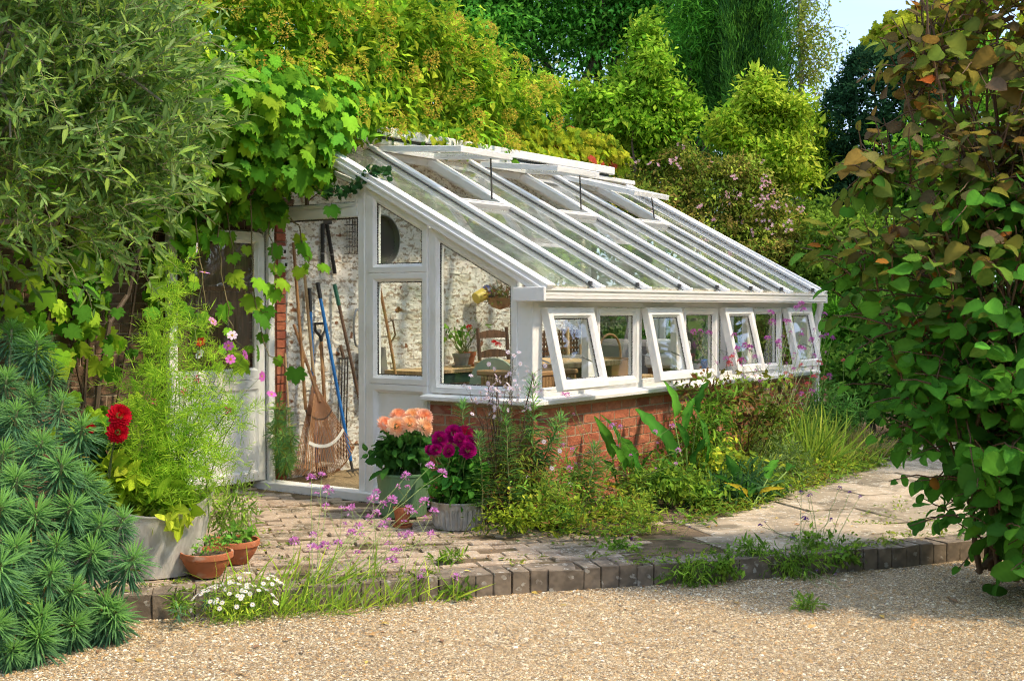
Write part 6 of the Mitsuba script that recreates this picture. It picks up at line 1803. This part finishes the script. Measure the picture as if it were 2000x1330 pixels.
fan_rake('bamboo fan rake with a white band, largest in the doorway', (0.406, 2.740, 1.324), (0.414, 2.480, 0.749), arc((0.055, 2.300, 0.125), (0.412, 2.300, 0.064), (0.682, 2.300, 0.244), 26), 'wood')
fan_rake('second bamboo fan rake half hidden behind the first, pale handle', (0.541, 2.750, 1.801), (0.527, 2.620, 0.807), arc((0.078, 2.440, 0.111), (0.314, 2.440, 0.073), (0.623, 2.440, 0.118), 18), 'pale_wood', False)
t = thing('long_handled_hoe', 'long brown wooden handled tool at the left of the doorway', 'hoe')
pole(t, 'handle', (0.415, 2.750, 2.020), (0.361, 2.560, 0.611), 0.0135, 'wood')
part(t, 'blade', MB().add(cbox(0.44, 0.56, 2.50, 2.51, 0.02, 0.12)).add(bar(np.array((0.361, 2.560, 0.611)), np.array([0.5, 2.505, 0.10]), 0.012, 0.012)), 'dark_metal', M=GH)
for lab, a, b, gr, mat, gm in (('blue handled tool with a dark grip, standing left and behind the rakes', (0.602, 2.750, 1.635), (0.451, 2.520, 0.160), 0.14, 'blue_paint', 'black_plastic'), ('longest bright blue handled tool slanting to the right', (0.713, 2.760, 1.686), (0.761, 2.420, 0.149), 0.09, 'blue_paint', 'black_plastic'),
                           ('brown handled tool with a dark green grip by the white post', (0.925, 2.760, 1.675), (0.988, 2.500, 0.572), 0.17, 'dark_wood', 'green_plastic')):
    t = thing('garden_tool', lab, 'garden tool', 'long handled tools in the doorway')
    a, b = np.array(a), np.array(b)
    pole(t, 'handle', lerp(a, b, gr), b, 0.0145, mat)
    pole(t, 'grip', a, lerp(a, b, gr), 0.018, gm)
    e2 = b + (b - a) / np.linalg.norm(b - a) * 0.10
    e2[2] = max(e2[2], 0.03)
    m = MB().add(bar(b, e2, 0.02, 0.02))
    for s in np.linspace(-0.07, 0.07, 4):
        m.add(tube([e2 + [s, 0, 0.02], e2 + [s, -0.05, -0.02]], 0.004, 4))
    part(t, 'head', m.add(bar(e2 + [-0.075, 0, 0.02], e2 + [0.075, 0, 0.02], 0.014, 0.014)), 'dark_metal', M=GH)
t = thing('spade', 'wooden shafted spade with a black D shaped grip', 'spade')
a, b = np.array((0.734, 2.740, 1.168)), np.array((0.651, 2.620, 0.633))
pole(t, 'shaft', a, b, 0.016, 'wood')
g0 = a + [0, 0, 0.0]
part(t, 'grip', tube([g0, g0 + [-0.012, 0, 0.05], g0 + [-0.062, 0.01, 0.10], g0 + [-0.062, 0.01, 0.16], g0 + [0.062, 0.01, 0.16], g0 + [0.062, 0.01, 0.10], g0 + [0.012, 0, 0.05], g0], 0.013, 7), 'black_plastic', M=GH, smooth=50)
d_ = norm(b - a)
pole(t, 'socket', b, b + d_ * 0.22, 0.021, 'dark_metal')
part(t, 'blade', MB().add(bar(b + d_ * 0.20, b + d_ * 0.50, 0.18, 0.006, up=(0, 1, 0.3))), 'steel', M=GH)
t = thing('fork', 'slim steel tined fork beside the white post', 'garden fork')
a, b = np.array((1.018, 2.740, 1.016)), np.array((0.910, 2.660, 0.434))
m = MB()
for s in (-0.055, -0.018, 0.018, 0.055):
    m.add(tube([a + [s, 0, 0], b + [s, 0, 0], b + [s, 0, -0.3]], 0.006, 5))
m.add(bar(a + [-0.06, 0, 0], a + [0.06, 0, 0], 0.015, 0.02))
part(t, 'tines', m, 'dark_metal', M=GH)
part(t, 'shaft', tube([a, a + [-0.01, 0.03, 0.12]], 0.015, 7), 'dark_wood', M=GH)
t = thing('hay_hook', 'curved grey metal tool hanging behind the white post', 'garden tool')
c = np.array((1.201, 2.740, 1.287))
part(t, None, tube([c + [0.05 * math.cos(q), 0, 0.17 * math.sin(q)] for q in np.linspace(0.8, 5.2, 16)] + [c + [0.04, -0.02, -0.6]], 0.010, 6), 'steel', M=GH, smooth=50)
t = thing('loppers', 'pair of black handled loppers hanging high on the white wall', 'loppers')
for a, b, nm in (((0.790, 2.770, 2.202), (0.788, 2.770, 1.781), 'handle'), ((0.841, 2.770, 2.205), (0.943, 2.770, 1.771), 'handle')):
    pole(t, nm, a, b, 0.017, 'black_plastic')
    pole(t, 'collar', lerp(a, b, 0.60), lerp(a, b, 0.63), 0.019, 'steel')
part(t, 'pivot', MB().add(cbox(0.80, 0.90, 2.76, 2.775, 2.20, 2.235)), 'dark_metal', M=GH)
t = thing('wire_rack', 'dark wire rack hanging on the white wall beside the door post', 'rack')
m = MB()
for i in range(9):
    m.add(tube([(1.09 + 0.035 * i, 2.70, 1.95), (1.10 + 0.034 * i, 2.70, 2.27)], 0.004, 4)); m.add(tube([(1.10 + 0.034 * i, 2.77, 1.95), (1.10 + 0.034 * i, 2.77, 2.27)], 0.003, 4))
for j in range(6):
    z = 1.95 + 0.064 * j
    m.add(tube([(1.085, 2.70, z), (1.385, 2.70, z)], 0.004, 4)); m.add(tube([(1.085, 2.70, z), (1.085, 2.785, z)], 0.004, 4))
part(t, None, m, 'dark_metal', M=GH)
t = thing('riddle', 'round dark grey sieve hanging on the white wall behind the upper gable pane', 'sieve')
M = np.eye(4); M[:3, 1], M[:3, 2] = (0, 0, 1), (0, -1, 0); M[:3, 3] = (1.53, 2.77, 2.09)
part(t, 'rim', lathe([(0.225, -0.02), (0.235, -0.02), (0.235, 0.06), (0.225, 0.06), (0.225, -0.02)], 40), 'steel', M=GH @ M)
part(t, 'mesh', lathe([(0, 0.0), (0.225, 0.0)], 40), 'dark_metal', M=GH @ M)
t = thing('scythe', 'old wooden scythe handle leaning behind the lower gable pane', 'scythe')
pth = arc((1.502, 2.740, 1.660), (1.523, 2.660, 1.283), (1.515, 2.550, 0.816), 10)
part(t, 'handle', tube(np.vstack([pth, pth[-1:] + (pth[-1:] - pth[-3:-2]) * 1.2]), 0.014, 8), 'wood', M=GH, smooth=40)
part(t, 'grip', tube([pth[4], pth[4] + [0.05, -0.03, 0.02], pth[5] + [0.06, -0.03, -0.02], pth[6] + [0.0, 0, 0]], 0.009, 6), 'dark_wood', M=GH, smooth=40)
t = thing('canes', 'thin wooden stick at the foot of the bare red bricks', 'stick')
pole(t, None, (0.323, 2.760, 1.082), (0.231, 2.600, 0.189), 0.008, 'pale_wood')
t = thing('slate_panel', 'dark grey panel leaning against the white wall behind the scythe', 'panel')
part(t, None, MB().add(bar(np.array([1.42, 2.70, 0.62]), np.array([1.42, 2.76, 1.10]), 0.36, 0.02, up=(0, 1, -0.1))), 'grey_fabric', M=GH)

# ------------------------------------------------------------------ bucket and basket on the wall
t = thing('plastic_bucket', 'small yellow and navy bucket hung on the white wall', 'bucket')
M = np.eye(4); x, y, z = frame_of(norm(np.array([0.75, -0.2, 0.33])), (0, -1, 0.2)); M[:3, 0], M[:3, 1], M[:3, 2], M[:3, 3] = y * 0.78, z * 0.78, x * 0.78, (2.90, 2.68, 1.56)
part(t, 'body', lathe([(0, 0), (0.075, 0.0), (0.085, 0.15), (0.0, 0.15)], 24), 'yellow_plastic', M=GH @ M, smooth=40)
part(t, 'rim', lathe([(0.0855, 0.148), (0.093, 0.22), (0.099, 0.222), (0.099, 0.23), (0.0, 0.22)], 24), 'navy_plastic', M=GH @ M, smooth=40)
t = thing('hanging_basket', 'hanging basket of brownish plants on the white wall', 'hanging basket')
hb = np.array((3.070, 2.500, 1.565))
part(t, 'basket', lathe([(0, -0.12), (0.09, -0.09), (0.14, 0.0), (0.135, 0.0), (0.0, -0.03)], 20), 'wicker', M=GH @ rotz(0, hb), smooth=40)
part(t, 'plants', clump_leaves(r, [(gw(hb + [0, 0, 0.02]), (0.17, 0.15, 0.09))], 60, 8, 0.03, OVAL2, 0.04, [(0.16, 0.15, 0.04), (0.25, 0.10, 0.05), (0.10, 0.18, 0.03)], lo=0.3), 'leaf')
part(t, 'hanger', tube([hb + [0, 0, 0.05], hb + [0, 0.1, 0.32], hb + [0, 0.28, 0.33]], 0.004, 4), 'green_plastic', M=GH)

# ------------------------------------------------------------------ furniture
t = thing('potting_bench', 'weathered bench with a dark green apron along the white wall', 'bench')
part(t, 'top', MB().add(cbox(1.55, 3.3, 2.28, 2.76, 0.855, 0.89)), 'pale_wood', M=GH)
part(t, 'apron', MB().add(cbox(1.58, 3.27, 2.30, 2.32, 0.76, 0.853)), 'dark_green_paint', M=GH)
for u in (1.6, 3.22):
    for v in (2.33, 2.72):
        part(t, 'leg', MB().add(cbox(u - 0.03, u + 0.03, v - 0.03, v + 0.03, 0.01, 0.853)), 'dark_green_paint', M=GH)
part(t, 'shelf', MB().add(cbox(1.6, 3.2, 2.34, 2.70, 0.40, 0.43)), 'dark_wood', M=GH)
for nm, mat, c, s, lab in (('grey_pot', 'grey_fabric', (2.36, 2.45, 0.891), 1.0, 'grey pot of geranium on the potting bench'), ('stacked_terracotta_pot', 'terracotta', (2.58, 2.55, 0.891), 1.05, 'terracotta pot on a saucer on the potting bench')):
    t = thing(nm, lab, 'plant pot')
    M = rotz(0, c, s)
    part(t, 'body', lathe([(0, 0.015), (0.06, 0.015), (0.078, 0.10), (0.085, 0.10), (0.088, 0.135), (0.08, 0.135), (0.07, 0.11), (0, 0.11)], 28), mat, M=GH @ M, smooth=40)
    part(t, 'saucer', lathe([(0, 0), (0.085, 0), (0.1, 0.022), (0.094, 0.022), (0.08, 0.008), (0, 0.008)], 28), mat, M=GH @ M, smooth=40)
    t = thing('geranium', 'red flowered geranium in the grey pot inside the greenhouse' if nm == 'grey_pot' else 'leggy geranium in the terracotta pot inside the greenhouse', 'flower')
    q = gw(np.array(c) + [0, 0, 0.12]); st = MB()
    for i in range(6):
        tip = q + r.normal(0, 0.09, 3) * [1, 1, 0.3] + [0, 0, r.uniform(0.08, 0.30)]
        st.add(thin(limb_path(r, q, tip, 0.03), 0.006, 0.004, (0.16, 0.20, 0.05), 5))
        part(t, 'leaf_cluster', clump_leaves(r, [(tip, (0.04, 0.04, 0.02))], 2, 3, 0.03, OVAL, 0.055, [(0.10, 0.25, 0.03), (0.18, 0.34, 0.04)], lo=0.1, up=1.0), 'leaf')
    part(t, 'stem', st, 'stem')
    for o in (((0.06, -0.05, 0.38), (-0.45, -0.1, 0.30)) if nm == 'grey_pot' else ((0.32, -0.1, 0.22), (0.36, -0.12, 0.20))):
        part(t, 'flower_head', dome(r, gw(np.array(c) + o), (0, 0, 1), 0.032, [(0.62, 0.015, 0.02)], 40), 'petal')
        part(t, 'flower_stalk', thin([q, gw(np.array(c) + o)], 0.003, 0.002, (0.16, 0.2, 0.05)), 'stem')
t = thing('ladder_back_chair', 'brown ladder back chair behind the table', 'chair')
for u in (2.10, 2.56):
    part(t, 'post', tube([(u, 1.98, 0.01), (u, 2.0, 0.6), (u, 2.06, 1.28)], [0.02, 0.021, 0.017], 8), 'dark_wood', M=GH, smooth=40)
    part(t, 'front_leg', tube([(u, 1.56, 0.01), (u, 1.56, 0.55)], 0.02, 8), 'dark_wood', M=GH, smooth=40)
for z in (0.82, 1.03, 1.21):
    s = np.linspace(0, 1, 12)
    poly = [(2.10 + 0.46 * q, z - 0.028) for q in s] + [(2.10 + 0.46 * q, z + 0.018 + 0.03 * math.sin(math.pi * q)) for q in s[::-1]]
    v, f = prism(poly, 0, 0.016)
    part(t, 'slat', (np.stack([v[:, 0], 2.0 + 0.088 * (z - 0.6) + v[:, 2] - 0.008, v[:, 1]], 1), f), 'dark_wood', M=GH)
part(t, 'seat', MB().add(cbox(2.08, 2.58, 1.54, 2.0, 0.54, 0.575, 0.01)), 'wicker', M=GH)
t = thing('rustic_table', 'rustic wooden table with a pale thick top near the corner windows', 'table')
for i in range(4):
    part(t, 'plank', MB().add(cbox(0.95, 1.95, 0.42 + 0.205 * i, 0.42 + 0.205 * i + 0.2, 0.985, 1.03 - 0.002 * (i % 2), 0.006)), 'pale_wood', M=GH)
for u in (1.05, 1.85):
    for v in (0.52, 1.14):
        part(t, 'leg', tube([(u, v, 0.01), (u + 0.04, v, 0.5), (u, v, 0.984)], [0.035, 0.028, 0.05], 8), 'dark_wood', M=GH, smooth=40)
part(t, 'rail', MB().add(cbox(1.0, 1.9, 0.5, 0.53, 0.90, 0.984)).add(cbox(1.0, 1.03, 0.5, 1.16, 0.90, 0.984)), 'dark_wood', M=GH)
t = thing('green_chair', 'sage green round backed chair just inside the gable window', 'chair')
s = np.linspace(0, math.pi, 22)
poly = [(-0.215 * math.cos(q), 0.30 * math.sin(q) ** 0.75) for q in s]
v, f = prism(poly, 0, 0.02)
part(t, 'back', (np.stack([0.40 - 0.10 * (v[:, 1] - 0.3) + v[:, 2], 0.64 + v[:, 0] * 1.12, 0.79 + v[:, 1]], 1), f), 'sage_paint', M=GH)
part(t, 'seat', MB().add(cbox(0.40, 0.82, 0.43, 0.85, 0.44, 0.47, 0.01)), 'sage_paint', M=GH)
for u, v, z in ((0.43, 0.47, 0.75), (0.43, 0.81, 0.75), (0.79, 0.47, 0.44), (0.79, 0.81, 0.44)):
    part(t, 'leg', tube([(u, v, 0.01), (u, v, z)], 0.016, 8), 'sage_paint', M=GH, smooth=40)
t = thing('wicker_hamper', 'brown wicker hamper by the first open window', 'hamper')
m = MB()
for i in range(14):
    m.add(cbox(0.30 + 0.042 * i, 0.335 + 0.042 * i, 0.20, 0.22, 0.50, 0.96)); m.add(cbox(0.28, 0.30, 0.22 + 0.032 * i, 0.245 + 0.032 * i, 0.50, 0.96))
part(t, 'weave', m, 'wicker', M=GH)
part(t, 'body', MB().add(cbox(0.302, 0.885, 0.222, 0.67, 0.48, 0.955)), 'dark_wood', M=GH)
part(t, 'lid', MB().add(cbox(0.27, 0.90, 0.19, 0.70, 0.962, 1.0, 0.01)), 'wicker', M=GH)
t = thing('low_stool', 'wooden stool under the wicker hamper', 'stool')
part(t, 'top', MB().add(cbox(0.28, 0.90, 0.20, 0.70, 0.44, 0.478)), 'pale_wood', M=GH)
for u in (0.32, 0.86):
    for v in (0.24, 0.66):
        part(t, 'leg', MB().add(cbox(u - 0.02, u + 0.02, v - 0.02, v + 0.02, 0.01, 0.44)), 'pale_wood', M=GH)
t = thing('trug_basket', 'wicker basket with a tall arched handle in the second window', 'basket')
q = np.array([2.80, 1.05, 0.0])
part(t, 'body', MB().add(lathe([(0, 0.84), (0.17, 0.84), (0.20, 0.99), (0.21, 1.0), (0.19, 1.0), (0.16, 0.87), (0, 0.87)], 28)), 'wicker', M=GH @ rotz(0, q), smooth=30)
part(t, 'handle', tube([q + [0.20 * math.cos(s), 0.0, 0.98 + 0.24 * math.sin(s) ** 0.7] for s in np.linspace(0.001, math.pi - 0.001, 18)], 0.011, 7), 'wicker', M=GH, smooth=40)
t = thing('side_table', 'grey side table carrying the trug basket', 'table')
part(t, 'top', MB().add(cbox(2.45, 3.2, 0.8, 1.35, 0.81, 0.838)), 'pale_wood', M=GH)
for u in (2.5, 3.15):
    for v in (0.85, 1.3):
        part(t, 'leg', MB().add(cbox(u - 0.02, u + 0.02, v - 0.02, v + 0.02, 0.01, 0.809)), 'pale_wood', M=GH)
t = thing('grey_sofa', 'grey upholstered sofa at the far end of the greenhouse', 'sofa')
part(t, 'seat', MB().add(cbox(3.75, 4.95, 1.5, 2.3, 0.25, 0.62, 0.05)), 'grey_fabric', M=GH, smooth=40)
for i in range(2):
    part(t, 'back_cushion', MB().add(cbox(4.55, 4.85, 1.5 + 0.41 * i, 1.89 + 0.41 * i, 0.62, 1.12, 0.07)), 'grey_fabric', M=GH, smooth=40)
part(t, 'arm', MB().add(cbox(3.75, 4.95, 2.31, 2.5, 0.02, 0.95, 0.04)), 'grey_fabric', M=GH, smooth=40)
for lab, c in (('pale cushion on the grey sofa seen through the third window', (4.3, 1.25, 0.0)),):
    t = thing('cushioned_stool', 'stack of two pale padded seats seen through the third window', 'seat')
    part(t, 'lower_pad', MB().add(cbox(4.05, 4.40, 1.0, 1.4, 0.85, 1.0, 0.045)), 'white_plastic', M=GH, smooth=40)
    part(t, 'upper_pad', MB().add(cbox(4.06, 4.39, 1.01, 1.39, 1.003, 1.14, 0.045)), 'white_plastic', M=GH, smooth=40)
    part(t, 'base', MB().add(cbox(4.08, 4.36, 1.04, 1.36, 0.01, 0.848)), 'dark_wood', M=GH)
t = thing('blue_watering_can', 'small blue watering can on the shelf inside the fourth window', 'watering can')
q = np.array([4.62, 0.95, 0.80])
part(t, 'body', lathe([(0, 0), (0.07, 0), (0.072, 0.12), (0.04, 0.13), (0.0, 0.13)], 20), 'blue_paint', M=GH @ rotz(0, q), smooth=40)
part(t, 'spout', tube([q + [0.06, 0, 0.03], q + [0.13, 0, 0.10], q + [0.16, 0, 0.15]], [0.013, 0.01, 0.014], 7), 'blue_paint', M=GH, smooth=40)
part(t, 'handle', tube([q + [-0.06, 0, 0.11], q + [-0.11, 0, 0.10], q + [-0.10, 0, 0.03], q + [-0.065, 0, 0.02]], 0.007, 6), 'blue_paint', M=GH, smooth=40)
t = thing('far_shelf', 'wooden shelf unit holding the blue watering can', 'shelf')
part(t, 'top', MB().add(cbox(4.45, 4.98, 0.2, 1.2, 0.77, 0.799)), 'wood', M=GH)
for u in (4.5, 4.93):
    for v in (0.25, 1.15):
        part(t, 'leg', MB().add(cbox(u - 0.02, u + 0.02, v - 0.02, v + 0.02, 0.01, 0.77)), 'wood', M=GH)
t = thing('wicker_screen', 'dark woven screen standing against the wall seen through the first window', 'screen')
m = MB()
for i in range(18):
    m.add(tube([(3.75 + 0.06 * i, 2.66, 0.05), (3.75 + 0.06 * i, 2.66, 1.22)], 0.012, 5))
for j in range(22):
    m.add(bar(np.array([3.72, 2.655 + 0.01 * (j % 2), 0.08 + 0.052 * j]), np.array([4.80, 2.655 + 0.01 * (j % 2), 0.08 + 0.052 * j]), 0.012, 0.03))
part(t, None, m, 'dark_wood', M=GH)
for i, lab in enumerate(('taller peeled pole leaning on the woven screen', 'shorter peeled pole leaning on the woven screen')):
    t = thing('leaning_pole', lab, 'pole', 'peeled poles on the screen')
    pole(t, None, (4.45 + 0.28 * i, 2.58, 1.25 - 0.2 * i), (4.15 + 0.25 * i, 2.35, 0.02), 0.02, 'pale_wood')
t = thing('young_vine_pole', 'brown pipe and bare twig behind the pane above the door', 'pipe')
part(t, 'pipe', tube([(0.55, 2.72, 2.27), (0.56, 2.74, 2.9)], 0.018, 8), 'dark_wood', M=GH)
part(t, 'twig', tube([(0.56, 2.72, 2.38), (0.68, 2.70, 2.46), (0.84, 2.70, 2.60)], 0.006, 5), 'dark_wood', M=GH)
